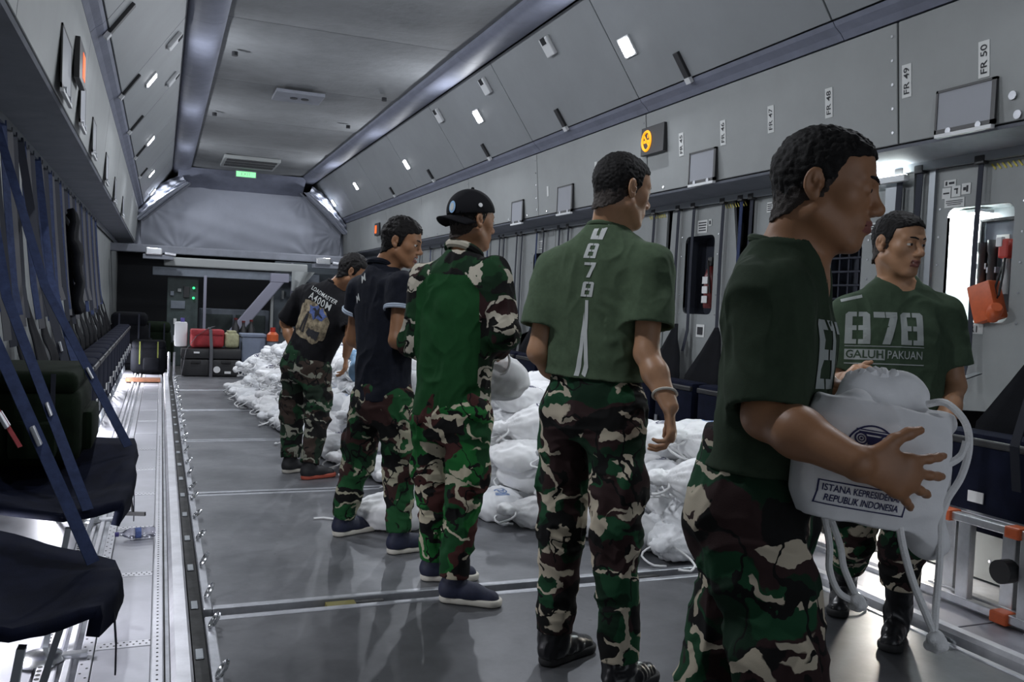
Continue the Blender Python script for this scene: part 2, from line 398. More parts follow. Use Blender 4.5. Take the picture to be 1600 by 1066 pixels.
UPPER = {}; SLANT = {}
for side, nm in ((1, 'right'), (-1, 'left')):
    X = (lambda x: x) if side > 0 else mx
    # outer skin behind everything
    prof = [(4.30, -0.12), (4.30, 2.25), (3.75, 3.0), (3.1, 3.78), (3.16, 3.83), (3.84, 3.02), (4.38, 2.28), (4.38, -0.12)]
    wall = struct(MB().prism([(X(x), z) for x, z in prof], Y0, Y1).build('wall_' + nm, 'joint_dark'))
    # carrier behind the upper sheets shows as the dark joint line
    MB().prism([(X(x), z) for x, z in [(UP_T[0] + 0.022, UP_T[1]), (UP_B[0] + 0.022, UP_B[1]), (UP_B[0] + 0.06, UP_B[1]), (UP_T[0] + 0.06, UP_T[1])]], Y0, Y1).build('panel_carrier', 'joint_dark', wall)
    for i in range(len(UPPER_J) - 1):
        UPPER[side, i] = quad_panel('upper_panel', UP_T, UP_B, UPPER_J[i], UPPER_J[i + 1], 'panel_grey', wall, side)
    # cove between sloping panels and upper wall, in sections
    for i in range(len(SLANT_J) - 1):
        cv = [(3.462, 2.925), (3.478, 2.90), (3.52, 2.868), (3.548, 2.835), (3.60, 2.835), (3.60, 2.93)]
        MB().prism([(X(x), z) for x, z in cv], SLANT_J[i] + 0.003, SLANT_J[i + 1] - 0.003).build('cove_strip', 'duct_blue', wall)
        SLANT[side, i] = quad_panel('sloping_panel', SL_T, SL_B, SLANT_J[i], SLANT_J[i + 1], 'panel_slant', wall, side)
    MB().prism([(X(x), z) for x, z in [(SL_T[0] + 0.03, SL_T[1]), (SL_B[0] + 0.03, SL_B[1]), (SL_B[0] + 0.06, SL_B[1] + 0.02), (SL_T[0] + 0.06, SL_T[1] + 0.02)]], Y0, Y1).build('panel_carrier', 'joint_dark', wall)
    # shelf underside between upper wall and lower wall
    sh = [(3.603, 2.186), (3.612, 2.172), (3.93, 2.142), (3.96, 2.142), (3.96, 2.19), (3.64, 2.2)]
    MB().prism([(X(x), z) for x, z in sh], Y0, Y1).build('shelf_underside', 'soffit_grey', wall)
    # top rail the seat straps hang from
    MB().prism([(X(x), z) for x, z in [(3.89, 2.145), (3.89, 2.10), (3.925, 2.10), (3.925, 2.145)]], Y0, Y1).build('strap_rail', 'metal_frame', wall)
WALL_R = bpy.data.objects['wall_right']; WALL_L = bpy.data.objects['wall_left']

# ---- lower wall, right: panels with openings
def plate_with_hole(name, y0, y1, z0, z1, hole, material, parent, x=LOW_X, th=0.02, r=0.05):
    """sheet in the YZ plane with a rounded opening (hy0, hy1, hz0, hz1)"""
    hy0, hy1, hz0, hz1 = hole; inner = []
    for (cy, cz, a0) in ((hy1 - r, hz1 - r, 0), (hy0 + r, hz1 - r, 90), (hy0 + r, hz0 + r, 180), (hy1 - r, hz0 + r, 270)):
        for k in range(5):
            a = math.radians(a0 + 90 * k / 4); inner.append((cy + r * math.cos(a), cz + r * math.sin(a)))
    outer = []
    for (y, z) in inner:                       # push each inner point to the rim of the plate
        cy, cz = (hy0 + hy1) / 2, (hz0 + hz1) / 2; dy, dz = y - cy, z - cz
        s = min(((y1 - cy) / dy if dy > 0 else (y0 - cy) / dy) if abs(dy) > 1e-9 else 1e9, ((z1 - cz) / dz if dz > 0 else (z0 - cz) / dz) if abs(dz) > 1e-9 else 1e9)
        outer.append((cy + dy * s, cz + dz * s))
    # corners
    n = len(inner); vs = []; fs = []
    for lay in (0, th):
        vs += [(x + lay, y, z) for y, z in outer] + [(x + lay, y, z) for y, z in inner]
    for i in range(n):
        j = (i + 1) % n
        fs.append((i, j, n + j, n + i)); fs.append((2 * n + i, 3 * n + i, 3 * n + j, 2 * n + j)); fs.append((n + i, n + j, 3 * n + j, 3 * n + i)); fs.append((j, i, 2 * n + i, 2 * n + j))
    # fill corner triangles of the rim
    b = MB().add(vs, fs)
    for cyz in ((y0, z0), (y0, z1), (y1, z0), (y1, z1)):
        best = sorted(range(n), key=lambda i: (outer[i][0] - cyz[0]) ** 2 + (outer[i][1] - cyz[1]) ** 2)[:2]
        k = len(b.v); b.add([(x, *cyz), (x, *outer[best[0]]), (x, *outer[best[1]])], [(0, 1, 2)])
    return b.build(name, material, parent)
def recess(hole, depth, material, parent, x=LOW_X, r=0.05, name='recess_box'):
    hy0, hy1, hz0, hz1 = hole; ring = []
    for (cy, cz, a0) in ((hy1 - r, hz1 - r, 0), (hy0 + r, hz1 - r, 90), (hy0 + r, hz0 + r, 180), (hy1 - r, hz0 + r, 270)):
        for k in range(5):
            a = math.radians(a0 + 90 * k / 4); ring.append((cy + r * math.cos(a), cz + r * math.sin(a)))
    n = len(ring); vs = [(x, y, z) for y, z in ring] + [(x + depth, y, z) for y, z in ring]
    fs = [(i, (i + 1) % n, n + (i + 1) % n, n + i) for i in range(n)] + [tuple(range(2 * n - 1, n - 1, -1))]
    return MB().add(vs, fs).build(name, material, parent)

HOLE_LIT = (3.12, 3.52, 1.27, 1.88)
HOLE_EXT = (5.66, 6.06, 1.25, 1.87)
HOLE_NET = (4.13, 4.46, 1.27, 1.74)
HOLE_FAR = (8.80, 9.18, 1.45, 1.86)
lowj = [Y0, -1.2, 1.0, 2.95, 3.72, 4.62, 5.20, 6.35, 7.4, 8.6, 9.5, 10.6, 12.0, 13.4, 15.0, 17.0, 19.6]
holes = {3: HOLE_LIT, 4: HOLE_NET, 6: HOLE_EXT, 9: HOLE_FAR}
LOWP = {}
for i in range(len(lowj) - 1):
    y0, y1 = lowj[i] + 0.006, lowj[i + 1] - 0.006
    if i in holes: LOWP[i] = plate_with_hole('lower_panel', y0, y1, 0.10, 2.10, holes[i], 'lower_panel', WALL_R)
    else: LOWP[i] = MB().box((LOW_X, y0, 0.10), (LOW_X + 0.02, y1, 2.10)).build('lower_panel', 'lower_panel', WALL_R)
    MB().box((mx(LOW_X) - 0.02, y0, 0.10), (mx(LOW_X), y1, 2.10)).build('lower_panel', 'lower_panel', WALL_L)
MB().box((LOW_X + 0.021, Y0, 0.1), (LOW_X + 0.035, 2.95, 2.1)).build('panel_carrier', 'joint_dark', WALL_R)
MB().box((mx(LOW_X) - 0.04, Y0, 0.1), (mx(LOW_X) - 0.025, Y1, 2.1)).build('panel_carrier', 'joint_dark', WALL_L)
# raised edge frames beside the lit recess
MB().box((LOW_X - 0.02, 3.60, 0.9), (LOW_X, 3.64, 2.10)).build('panel_rib', 'metal_frame', WALL_R)
MB().box((LOW_X - 0.03, 3.86, 0.9), (LOW_X, 3.94, 2.10)).build('panel_rib', 'metal_frame', WALL_R)

rb = recess(HOLE_LIT, 0.16, 'recess_white', LOWP[3])
# deeper dark compartment in the forward-lower part of the lit recess
MB().box((LOW_X + 0.10, 3.15, 1.33), (LOW_X + 0.155, 3.36, 1.80)).build('compartment_back', 'galley_grey', LOWP[3])
mb = MB()
for a, b in (((3.14, 1.80), (3.38, 1.815)), ((3.365, 1.5), (3.38, 1.815)), ((3.14, 1.32), (3.155, 1.815))):
    mb.box((LOW_X + 0.075, a[0], a[1]), (LOW_X + 0.11, b[0], b[1]))
mb.build('compartment_frame', 'black_plastic', LOWP[3], bevel=0.004)
MB().box((LOW_X + 0.094, 3.215, 1.665), (LOW_X + 0.1, 3.29, 1.73)).build('notice', 'paper', LOWP[3])
recess(HOLE_NET, 0.2, 'recess_navy', LOWP[4]); recess(HOLE_EXT, 0.2, 'recess_navy', LOWP[6]); recess(HOLE_FAR, 0.2, 'recess_navy', LOWP[9])
mb = MB()
for k in range(6): mb.bar((LOW_X + 0.02, 4.15, 1.30 + 0.085 * k), (LOW_X + 0.02, 4.44, 1.30 + 0.085 * k), 0.012, 0.012)
for k in range(4): mb.bar((LOW_X + 0.03, 4.18 + 0.08 * k, 1.28), (LOW_X + 0.03, 4.18 + 0.08 * k, 1.73), 0.012, 0.012)
mb.build('net_webbing', 'strap_dark', LOWP[4])
# rivets round the openings
for i, h in holes.items():
    mb = MB()
    for k in range(5):
        z = h[2] + (h[3] - h[2]) * k / 4
        for y in (h[0] - 0.05, h[1] + 0.05): mb.cyl((LOW_X - 0.004, y, z), (LOW_X, y, z), 0.006, 8)
    mb.build('rivets', 'steel_bright', LOWP[i])

# ---- writing and notices on the right wall
def upx(z): return UP_B[0] + (UP_T[0] - UP_B[0]) * (z - UP_B[1]) / (UP_T[1] - UP_B[1])
WU = unit((UP_T[0] - UP_B[0], 0, UP_T[1] - UP_B[1])); WN = unit((-WU[2], 0, WU[0]))      # along and out of the leaning upper wall
RIGHT_R, RIGHT_U = (0, -1, 0), (0, 0, 1)         # reading directions on the right wall
def upper_index(y):
    for i in range(len(UPPER_J) - 1):
        if UPPER_J[i] <= y < UPPER_J[i + 1]: return i
for k, y in enumerate((3.04, 3.50, 4.07, 4.59, 5.10, 5.62)):
    n = 50 - k; z = 2.51; x = upx(z) - 0.003; par = UPPER[1, upper_index(y)]
    pl = MB().obox((x + 0.001, y, z), WU * 0.085, (0, 0.030, 0), WN * 0.001).build('frame_label', 'paper', par)
    # lettering runs upward: reading direction = up
    flat_text('lettering', 'FR %d' % n, 0.050, (x, y, z), WU, (0, 1, 0), 'ink', pl, lift=0.0015, fit=0.135)
for k, (y, z) in enumerate(((6.7, 2.42), (7.0, 2.52), (8.05, 2.42), (9.7, 2.42))):
    x = upx(z) - 0.003
    MB().obox((x + 0.001, y, z), WU * 0.05, (0, 0.02, 0), WN * 0.001).build('frame_label', 'paper', UPPER[1, upper_index(y)])

def hatch(yc, zc, w, h, parent, side=1):
    """small access hatch: bright recess edge, dark gasket, grey door, quarter-turn latches"""
    X = (lambda x: x) if side > 0 else mx
    x = upx(zc + h / 2) - 0.004
    def bx(mbb, x0, x1, y0, y1, z0, z1): mbb.box((min(X(x0), X(x1)), y0, z0), (max(X(x0), X(x1)), y1, z1))
    g = MB()
    y0, y1, z0, z1 = yc - w / 2, yc + w / 2, zc - h / 2, zc + h / 2
    t = 0.012
    pr = 0.012 if side > 0 else 0.003
    bx(g, x - pr, x + 0.004, y0, y0 + 2 * t, z0, z1); bx(g, x - pr, x + 0.004, y1 - t, y1, z0, z1); bx(g, x - pr, x + 0.004, y0, y1, z0, z0 + 1.6 * t); bx(g, x - pr, x + 0.004, y0, y1, z1 - t, z1)
    o = g.build('hatch_gasket', 'black_plastic', parent)
    d = MB(); bx(d, x - pr * 0.66, x + 0.002, y0 + 2 * t, y1 - t, z0 + 1.6 * t, z1 - t); d.build('hatch_door', 'hatch_grey', parent)
    l = MB()
    for yy in (y0 + 0.25 * w, y0 + 0.75 * w):
        l.cyl((X(x - 0.016), yy, z0 + 0.006), (X(x), yy, z0 + 0.006), 0.016, 12)
    l.build('hatch_latch', 'alu_dull', parent)
    bx2 = MB(); bx(bx2, x - pr - 0.008, x + 0.006, y0 + 0.01, y1 - 0.01, z0 - 0.022, z0 - 0.004); bx2.build('hatch_sill', 'white_plastic', parent)
for (y, z, w_, h_) in ((3.13, 2.305, 0.34, 0.215), (5.33, 2.31, 0.33, 0.23), (7.62, 2.30, 0.34, 0.26), (8.83, 2.28, 0.33, 0.24), (10.9, 2.3, 0.34, 0.25), (13.2, 2.3, 0.34, 0.25)):
    hatch(y, z, w_, h_, UPPER[1, upper_index(y)])
for (y, z, w_, h_) in ((4.95, 2.36, 0.45, 0.30), (5.95, 2.36, 0.36, 0.26), (7.0, 2.33, 0.34, 0.24), (8.6, 2.32, 0.34, 0.24), (10.2, 2.3, 0.34, 0.24), (12.2, 2.3, 0.34, 0.24)):
    hatch(y, z, w_, h_, UPPER[-1, upper_index(y)], -1)
# handle plate behind the foreground man's head
x = upx(2.3) - 0.004
pl = MB().box((x - 0.006, 4.26, 2.255), (x, 4.46, 2.345)).build('handle_plate', 'white_plastic', UPPER[1, 3], bevel=0.003)
MB().cyl((x - 0.014, 4.42, 2.30), (x - 0.006, 4.42, 2.30), 0.02, 14).build('handle_knob', 'alu_dull', pl)
# screws along the joints of the upper panels
for i in range(3, 7):
    mb = MB()
    for k in range(5):
        z = 2.26 + 0.125 * k; x = upx(z)
        for dy in (0.035,): mb.cyl((x - 0.004, UPPER_J[i] + dy, z), (x, UPPER_J[i] + dy, z), 0.008, 8)
    for k in range(4):
        y = UPPER_J[i] + 0.3 + k * (UPPER_J[i + 1] - UPPER_J[i] - 0.4) / 3.2; x = upx(2.23); mb.cyl((x - 0.004, y, 2.225), (x, y, 2.225), 0.010, 8)
    mb.build('screws', 'steel_bright', UPPER[1, i])
for y, z in ((2.885, 2.31), (2.86, 2.22)):
    x = upx(z); MB().cyl((x - 0.012, y, z), (x, y, z), 0.020, 14, 0.014).build('round_fastener', 'alu_dull', UPPER[1, 2])

# small notices on the lower wall beside the openings
def notice(y, z, w, h, parent, marks=None, x=LOW_X, name='notice'):
    o = MB().box((x - 0.004, y - w / 2, z - h / 2), (x - 0.001, y + w / 2, z + h / 2)).build(name, 'paper', parent)
    if marks:
        m = MB()
        for (a, b, c, d) in marks: m.box((x - 0.0055, y - a * w - c * w / 2, z + b * h - d * h / 2), (x - 0.0042, y - a * w + c * w / 2, z + b * h + d * h / 2))
        m.build('print', 'ink', o)
    return o
txtlines = [(0, 0.3, 0.8, 0.09), (0, 0.1, 0.8, 0.09), (0, -0.1, 0.7, 0.09), (0, -0.3, 0.75, 0.09)]
notice(3.515, 2.015, 0.075, 0.035, LOWP[3], [(-0.3, 0, 0.15, 0.6), (0.15, 0, 0.45, 0.35)])
notice(3.535, 1.962, 0.055, 0.058, LOWP[3], [(0, 0, 0.7, 0.14)])
notice(3.473, 1.968, 0.055, 0.058, LOWP[3], [(0, 0.2, 0.45, 0.14), (0.12, 0, 0.13, 0.5)])
notice(3.411, 1.975, 0.055, 0.058, LOWP[3], [(-0.15, 0, 0.3, 0.3), (0.15, 0, 0.2, 0.6)])
notice(3.48, 1.908, 0.125, 0.05, LOWP[3], [(0, 0.2, 0.85, 0.08), (0, 0, 0.85, 0.08), (0, -0.2, 0.7, 0.08)])
p = notice(3.30, 1.235, 0.09, 0.05, LOWP[3]); flat_text('lettering', 'R1', 0.05, (LOW_X - 0.004, 3.31, 1.235), RIGHT_R, RIGHT_U, 'ink', p)
notice(4.40, 1.235, 0.05, 0.035, LOWP[4], [(0, 0, 0.6, 0.5)])
notice(4.02, 1.92, 0.12, 0.035, LOWP[4], [(0, 0, 0.7, 0.3)])
notice(4.08, 1.805, 0.20, 0.07, LOWP[4], txtlines)
notice(5.83, 1.94, 0.13, 0.10, LOWP[6], txtlines)
notice(5.73, 1.965, 0.04, 0.05, LOWP[6], [(0, 0, 0.5, 0.6)])
p = notice(5.79, 1.12, 0.11, 0.10, LOWP[6]); notice(5.79, 1.12, 0.07, 0.06, LOWP[6], x=LOW_X - 0.004, name='notice_frame').data.materials[0] = MATS['ink']
notice(5.02, 2.02, 0.06, 0.07, LOWP[5], txtlines); notice(4.9, 1.97, 0.11, 0.035, LOWP[5], [(0, 0, 0.7, 0.3)])
notice(6.75, 1.78, 0.09, 0.09, LOWP[7], txtlines); notice(8.98, 1.95, 0.12, 0.09, LOWP[9], txtlines)
for y0 in (3.0, 5.28, 6.38):                       # yellow hatched warning strips
    mb = MB()
    for k in range(9): mb.bar((LOW_X - 0.003, y0 + 0.03 * k, 2.055), (LOW_X - 0.003, y0 + 0.03 * k + 0.025, 2.085), 0.008, 0.002, (0, 0, 1))
    mb.build('warning_marks', 'hazard_yellow', LOWP[3 if y0 < 4 else (6 if y0 < 6.3 else 7)])

# ------------------------------------------------------------------ ceiling
ceiling = struct(MB().box((0.0, Y0, 3.75), (3.1, Y1, 3.8)).build('ceiling', 'joint_dark'))
cj = [Y0, -1.2, 1.2, 3.6, 5.9, 8.2, 10.6, 12.9, 15.2, 17.2, 19.6]
def soft_sheet(x0, x1, y0, y1, z, sag, seed, material, name, parent, nx=14, ny=14, th=0.015):
    rr = np.random.default_rng(seed); ph = rr.uniform(0, 6.28, 6); vs = []
    for j in range(ny + 1):
        for i in range(nx + 1):
            u, v = i / nx, j / ny; e = min(u, 1 - u, v, 1 - v) * 4; e = min(1, e)
            d = sag * e * (0.6 + 0.25 * math.sin(5 * u + ph[0]) * math.sin(4 * v + ph[1]) + 0.2 * math.sin(9 * u + ph[2] + 3 * v) + 0.12 * math.sin(14 * v + ph[3] + 4 * u))
            vs.append((x0 + (x1 - x0) * u, y0 + (y1 - y0) * v, z - d))
    fs = [(j * (nx + 1) + i, j * (nx + 1) + i + 1, (j + 1) * (nx + 1) + i + 1, (j + 1) * (nx + 1) + i) for j in range(ny) for i in range(nx)]
    return link_mesh(name, mesh_from(vs, fs, True), material, parent)
for i in range(len(cj) - 1):
    soft_sheet(0.42, 2.68, cj[i] + 0.004, cj[i + 1] - 0.004, 3.70, 0.05, i + 3, 'ceiling_quilt', 'ceiling_blanket', ceiling)
for side in (1, -1):
    X = (lambda x: x) if side > 0 else mx
    for i in range(len(SLANT_J) - 1):
        pr = [(2.62, 3.71), (2.62, 3.665), (2.66, 3.63), (2.73, 3.612), (2.84, 3.615), (2.91, 3.632), (2.945, 3.66), (2.98, 3.72)]
        MB().prism([(X(a), b) for a, b in pr], SLANT_J[i] + 0.002, SLANT_J[i + 1] - 0.002).build('air_duct', 'duct_blue', ceiling, smooth=True)
# ceiling fittings
v = empty('ceiling_vent', (1.46, 10.75, 3.66), 'small two-hole service panel in the middle of the dark ceiling', 'vent')
MB().box((1.18, 10.5, 3.62), (1.74, 11.0, 3.66)).build('plate', 'soffit_grey', v, bevel=0.006)
for xx in (1.41, 1.54): MB().cyl((xx, 10.75, 3.612), (xx, 10.75, 3.622), 0.045, 16).build('hole', 'dark_hole', v)
v = empty('ceiling_vent', (1.42, 16.4, 3.66), 'slotted air vent in the ceiling above the exit sign', 'vent')
MB().box((0.95, 15.9, 3.60), (1.9, 17.1, 3.66)).build('frame', 'panel_grey', v, bevel=0.01)
for k in range(3): MB().box((1.0, 16.0 + 0.32 * k, 3.585), (1.85, 16.18 + 0.32 * k, 3.602)).build('slot', 'dark_hole', v)
e = empty('exit_sign', (1.46, 17.75, 3.56), 'small glowing green exit sign hanging from the far ceiling', 'sign')
MB().box((1.27, 17.76, 3.52), (1.67, 17.82, 3.66)).build('housing', 'soffit_grey', e)
MB().box((1.29, 17.75, 3.535), (1.65, 17.762, 3.635)).build('lit_face', 'exit_green', e)
flat_text('lettering', 'EXIT', 0.09, (1.47, 17.75, 3.585), (1, 0, 0), (0, 0, 1), 'white_plastic', e)
for xx, yy in ((2.35, 12.2), (2.4, 10.3), (0.62, 9.2), (0.6, 12.4)):
    MB().cyl((xx, yy, 3.62), (xx, yy, 3.66), 0.03, 12).build('ceiling_stud', 'dark_hole', ceiling)

# ------------------------------------------------------------------ fittings on the sloping panels
sl_t = unit(V((SL_B[0] - SL_T[0], 0, SL_B[1] - SL_T[1])))
def slant_frame(y, f, side):
    """point on the sloping panel at fraction f from its top, with along (down) and inward axes"""
    p = V((SL_T[0] + (SL_B[0] - SL_T[0]) * f, y, SL_T[1] + (SL_B[1] - SL_T[1]) * f)); d = sl_t.copy()
    n = V((-abs(sl_t[2]), 0, -abs(sl_t[0])))
    if side < 0: p[0] = mx(p[0]); d[0] = -d[0]; n[0] = -n[0]
    return p, d, n
def spot(y, f, side, label, boost=1.0):
    p, d, n = slant_frame(y, f, side); yv = V((0, 1, 0))
    root = empty('ceiling_lamp', p, label, 'lamp', 'square lamps on the sloping panels')
    g = MB(); g.obox(p + n * 0.008, yv * 0.085, d * 0.08, n * 0.008); g.build('bezel', 'white_plastic', root, bevel=0.004)
    g = MB(); g.obox(p + n * 0.018, yv * 0.066, d * 0.062, n * 0.003); g.build('diffuser', 'lamp_white', root)
    la = bpy.data.lights.new('lamp_light', 'AREA'); la.shape = 'RECTANGLE'; la.size = 0.13; la.size_y = 0.12; la.energy = SPOT_W * boost; la.color = (0.90, 0.94, 1.0)
    lo = bpy.data.objects.new('lamp_light', la); COL.objects.link(lo); lo.parent = root
    zax = -n; xax = yv; yax = np.cross(zax, xax)
    q = n * 0.026
    lo.matrix_local = Matrix(((xax[0], yax[0], zax[0], q[0]), (xax[1], yax[1], zax[1], q[1]), (xax[2], yax[2], zax[2], q[2]), (0, 0, 0, 1)))
    return root
spot(5.89, 0.55, 1, 'lit square lamp nearest the camera on the right sloping panel')
spot(9.11, 0.46, 1, 'lit square lamp on the right slope, second from the camera')
spot(12.32, 0.58, 1, 'lit square lamp on the right slope, third from the camera')
spot(15.65, 0.5, 1, 'lit square lamp on the right slope, fourth from the camera')
spot(18.1, 0.6, 1, 'lit square lamp on the right slope beside the grey curtain', 0.22)
spot(2.62, 0.55, 1, 'lit square lamp on the right slope above the camera', 0.4)
spot(2.62, 0.6, -1, 'lit square lamp on the left slope above the camera', 0.7)
spot(5.78, 0.6, -1, 'lit square lamp on the left slope just above the picture edge')
spot(8.96, 0.58, -1, 'lit square lamp nearest the camera on the left sloping panel')
spot(12.18, 0.66, -1, 'lit square lamp on the left slope, second from the camera')
spot(15.35, 0.7, -1, 'lit square lamp on the left slope, third from the camera')
spot(18.1, 0.7, -1, 'lit square lamp on the left slope beside the curtain', 0.25)

def outlet(y, f, side, label):
    p, d, n = slant_frame(y, f, side); yv = V((0, 1, 0)); root = empty('air_outlet', p, label, 'air outlet', 'white air outlets on the sloping panels')
    MB().obox(p + n * 0.02, yv * 0.075, d * 0.085, n * 0.02).build('housing', 'white_plastic', root, bevel=0.012)
    MB().obox(p + n * 0.036 - d * 0.055 + yv * 0.0, yv * 0.04, d * 0.03, n * 0.008).build('louvre', 'dark_hole', root)
for k, y in enumerate((6.96, 8.53, 10.16)):
    outlet(y, 0.2, 1, 'white air outlet box on the right slope, %s from the camera' % ('first', 'second', 'third')[k])
for k, y in enumerate((8.46, 9.97)):
    outlet(y, 0.22, -1, 'white air outlet box on the left slope, %s from the camera' % ('first', 'second')[k])
def pull_tab(y, side, label, L=0.10):
    p, d, n = slant_frame(y, 0.9, side); yv = V((0, 1, 0)); root = empty('pull_tab', p, label, 'strap', 'dark pull straps at the foot of the sloping panels')
    MB().obox(p + n * 0.012 - d * 0.02, yv * 0.03, d * L, n * 0.012).build('strap', 'black_plastic', root, bevel=0.004)
    MB().obox(p + n * 0.014 + d * (L - 0.005), yv * 0.03, d * 0.022, n * 0.014).build('end_clip', 'white_plastic', root)
names = ('nearest the camera', 'second from the camera', 'third from the camera', 'fourth from the camera', 'fifth from the camera')
for k, y in enumerate((5.37, 7.4, 9.41, 11.6, 13.75)): pull_tab(y, 1, 'dark pull strap on the right slope, ' + names[k], 0.10 - 0.008 * k)
for k, y in enumerate((6.3, 8.27, 10.12, 12.1, 14.2)): pull_tab(y, -1, 'dark pull strap on the left slope, ' + names[k], 0.13 - 0.012 * k)

# ------------------------------------------------------------------ lit signs on the walls
def lit_sign(y, z, w_, h_, side, label, glyph_mat, ring=True):
    X = (lambda x: x) if side > 0 else mx
    x = upx(z) - 0.004; r = empty('warning_sign', (X(x), y, z - h_ / 2), label, 'sign')
    lo, hi = sorted((X(x - 0.03), X(x))); MB().box((lo, y - w_ / 2, z - h_ / 2), (hi, y + w_ / 2, z + h_ / 2)).build('sign_box', 'black_plastic', r, bevel=0.004)
    xf = X(x - 0.032); s = -1 if side > 0 else 1
    if ring:
        yc = y + w_ * 0.24; g = MB()
        ringp = [(xf, yc + 0.062 * math.cos(a), z + 0.075 * math.sin(a)) for a in np.linspace(0, 2 * math.pi, 20, endpoint=False)]
        g.tube(ringp, 0.011, 6, closed=True); g.build('lit_ring', glyph_mat, r)
        g = MB(); g.bar((xf, yc + 0.045, z + 0.05), (xf, yc - 0.045, z - 0.05), 0.014, 0.006, (0, 1, 0)); g.bar((xf, yc + 0.04, z - 0.005), (xf, yc - 0.04, z - 0.005), 0.022, 0.006); g.bar((xf, yc - 0.02, z + 0.02), (xf, yc - 0.02, z + 0.05), 0.012, 0.006, (0, 1, 0))
        g.build('lit_symbol', glyph_mat, r)
    else:
        lo, hi = sorted((xf, xf - s * 0.006)); g = MB(); g.box((lo, y + w_ * 0.02, z - h_ * 0.32), (hi, y + w_ * 0.4, z + h_ * 0.32)); g.build('lit_symbol', glyph_mat, r)
lit_sign(5.98, 2.60, 0.34, 0.22, 1, 'black sign box with a glowing amber no-smoking symbol on the right wall', 'sign_amber')
lit_sign(15.4, 2.52, 0.34, 0.22, 1, 'small black sign with an orange light far down the right wall', 'sign_red', False)
lit_sign(5.5, 2.5, 0.36, 0.22, -1, 'black sign with a red-orange light on the left wall', 'sign_red', False)
# ================================================================== floor
floor = struct(MB().box((-1.25, Y0, -0.14), (4.35, Y1, -0.08)).build('floor', 'channel_dark'))
PX0, PX1 = 0.185, 2.91
def pallet(y0, y1, label, deck='pallet_metal'):
    root = empty('cargo_pallet', ((PX0 + PX1) / 2, (y0 + y1) / 2, -0.08), label, 'pallet', 'cargo pallets in a row along the floor')
    e = 0.035
    MB().box((PX0 + e, y0 + e, -0.06), (PX1 - e, y1 - e, -0.001)).build('deck_plate', deck, root)
    for (a, b) in (((PX0, y0, -0.08), (PX0 + e, y1, 0.004)), ((PX1 - e, y0, -0.08), (PX1, y1, 0.004)), ((PX0 + e, y0, -0.08), (PX1 - e, y0 + e, 0.0035)), ((PX0 + e, y1 - e, -0.08), (PX1 - e, y1, 0.0035))):
        MB().box(a, b).build('edge_rail', 'alu_dull', root, bevel=0.004, seg=1)
    n = 5
    for k in range(n):                        # lashing rings along both sides
        y = y0 + 0.12 + (y1 - y0 - 0.24) * k / (n - 1)
        for sx, x in ((-1, PX0), (1, PX1)):
            if sx > 0 and y > 4: continue
            rg = MB(); t = 0.35 + 0.5 * random.random()
            pts = []
            for a in np.linspace(0, 2 * math.pi, 12, endpoint=False):
                u, w_ = 0.030 * math.cos(a), 0.045 * math.sin(a)
                pts.append((x - sx * (0.012 + (w_ + 0.045) * math.cos(t) * 0.5), y + u + 0.3 * w_, 0.012 + (w_ + 0.045) * math.sin(t) * 0.7))
            rg.tube(pts, 0.0065, 6, closed=True); rg.build('lashing_ring', 'steel_bright', root, smooth=True)
    for k in range(2):                        # locks in the gap at the near edge
        x = PX0 + 0.5 + 1.35 * k
        MB().box((x, y0 - 0.036, -0.07), (x + 0.22, y0 - 0.002, -0.012)).build('lock', 'channel_dark', root, bevel=0.004)
pys = [(-0.75, 1.38), (1.42, 3.49), (3.58, 5.66), (5.70, 7.74), (7.78, 9.78), (9.82, 11.80), (11.84, 13.9)]
plab = ['grey metal cargo pallet behind the camera position', 'grey scuffed cargo pallet nearest the camera, under the foreground men', 'grey cargo pallet under the capped man and the man in the polo',
        'grey cargo pallet under the man in the black printed tee', 'grey cargo pallet just beyond the man in the printed tee', 'grey cargo pallet in front of the one carrying black cases', 'grey cargo pallet at the far end carrying the black cases']
for (a, b), l in zip(pys, plab): pallet(a, b, l, 'pallet_worn' if a < 2 else 'pallet_metal')
# coloured tag in the gap of the near seam
t = MB().box((0.66, 3.505, -0.05), (0.78, 3.565, -0.006)).build('yellow_tag', 'dull_yellow'); tag(t, 'yellowed marker plate in the dark gap between two pallets', 'marker')

# guide rails left and right of the pallets
for side, nm in ((-1, 'left'), (1, 'right')):
    X = (lambda x: x) if side < 0 else mx
    prof = [(0.06, -0.08), (0.06, 0.012), (0.075, 0.03), (0.118, 0.03), (0.128, 0.012), (0.135, -0.08)]
    o = struct(MB().prism([(X(a), b) for a, b in prof], Y0, 16.0).build('trim_1' if side < 0 else 'trim_2', 'rail_white'))
    lo, hi = sorted((X(0.137), X(0.182))); MB().box((lo, Y0, -0.08), (hi, 13.9, -0.03)).build('guide_channel', 'channel_dark', o)
    for k in range(22):
        y = 1.6 + 0.52 * k; lo, hi = sorted((X(0.142), X(0.172))); MB().box((lo, y, -0.03), (hi, y + 0.09, -0.024)).build('pallet_lock', 'metal_frame', o, bevel=0.004, seg=1)
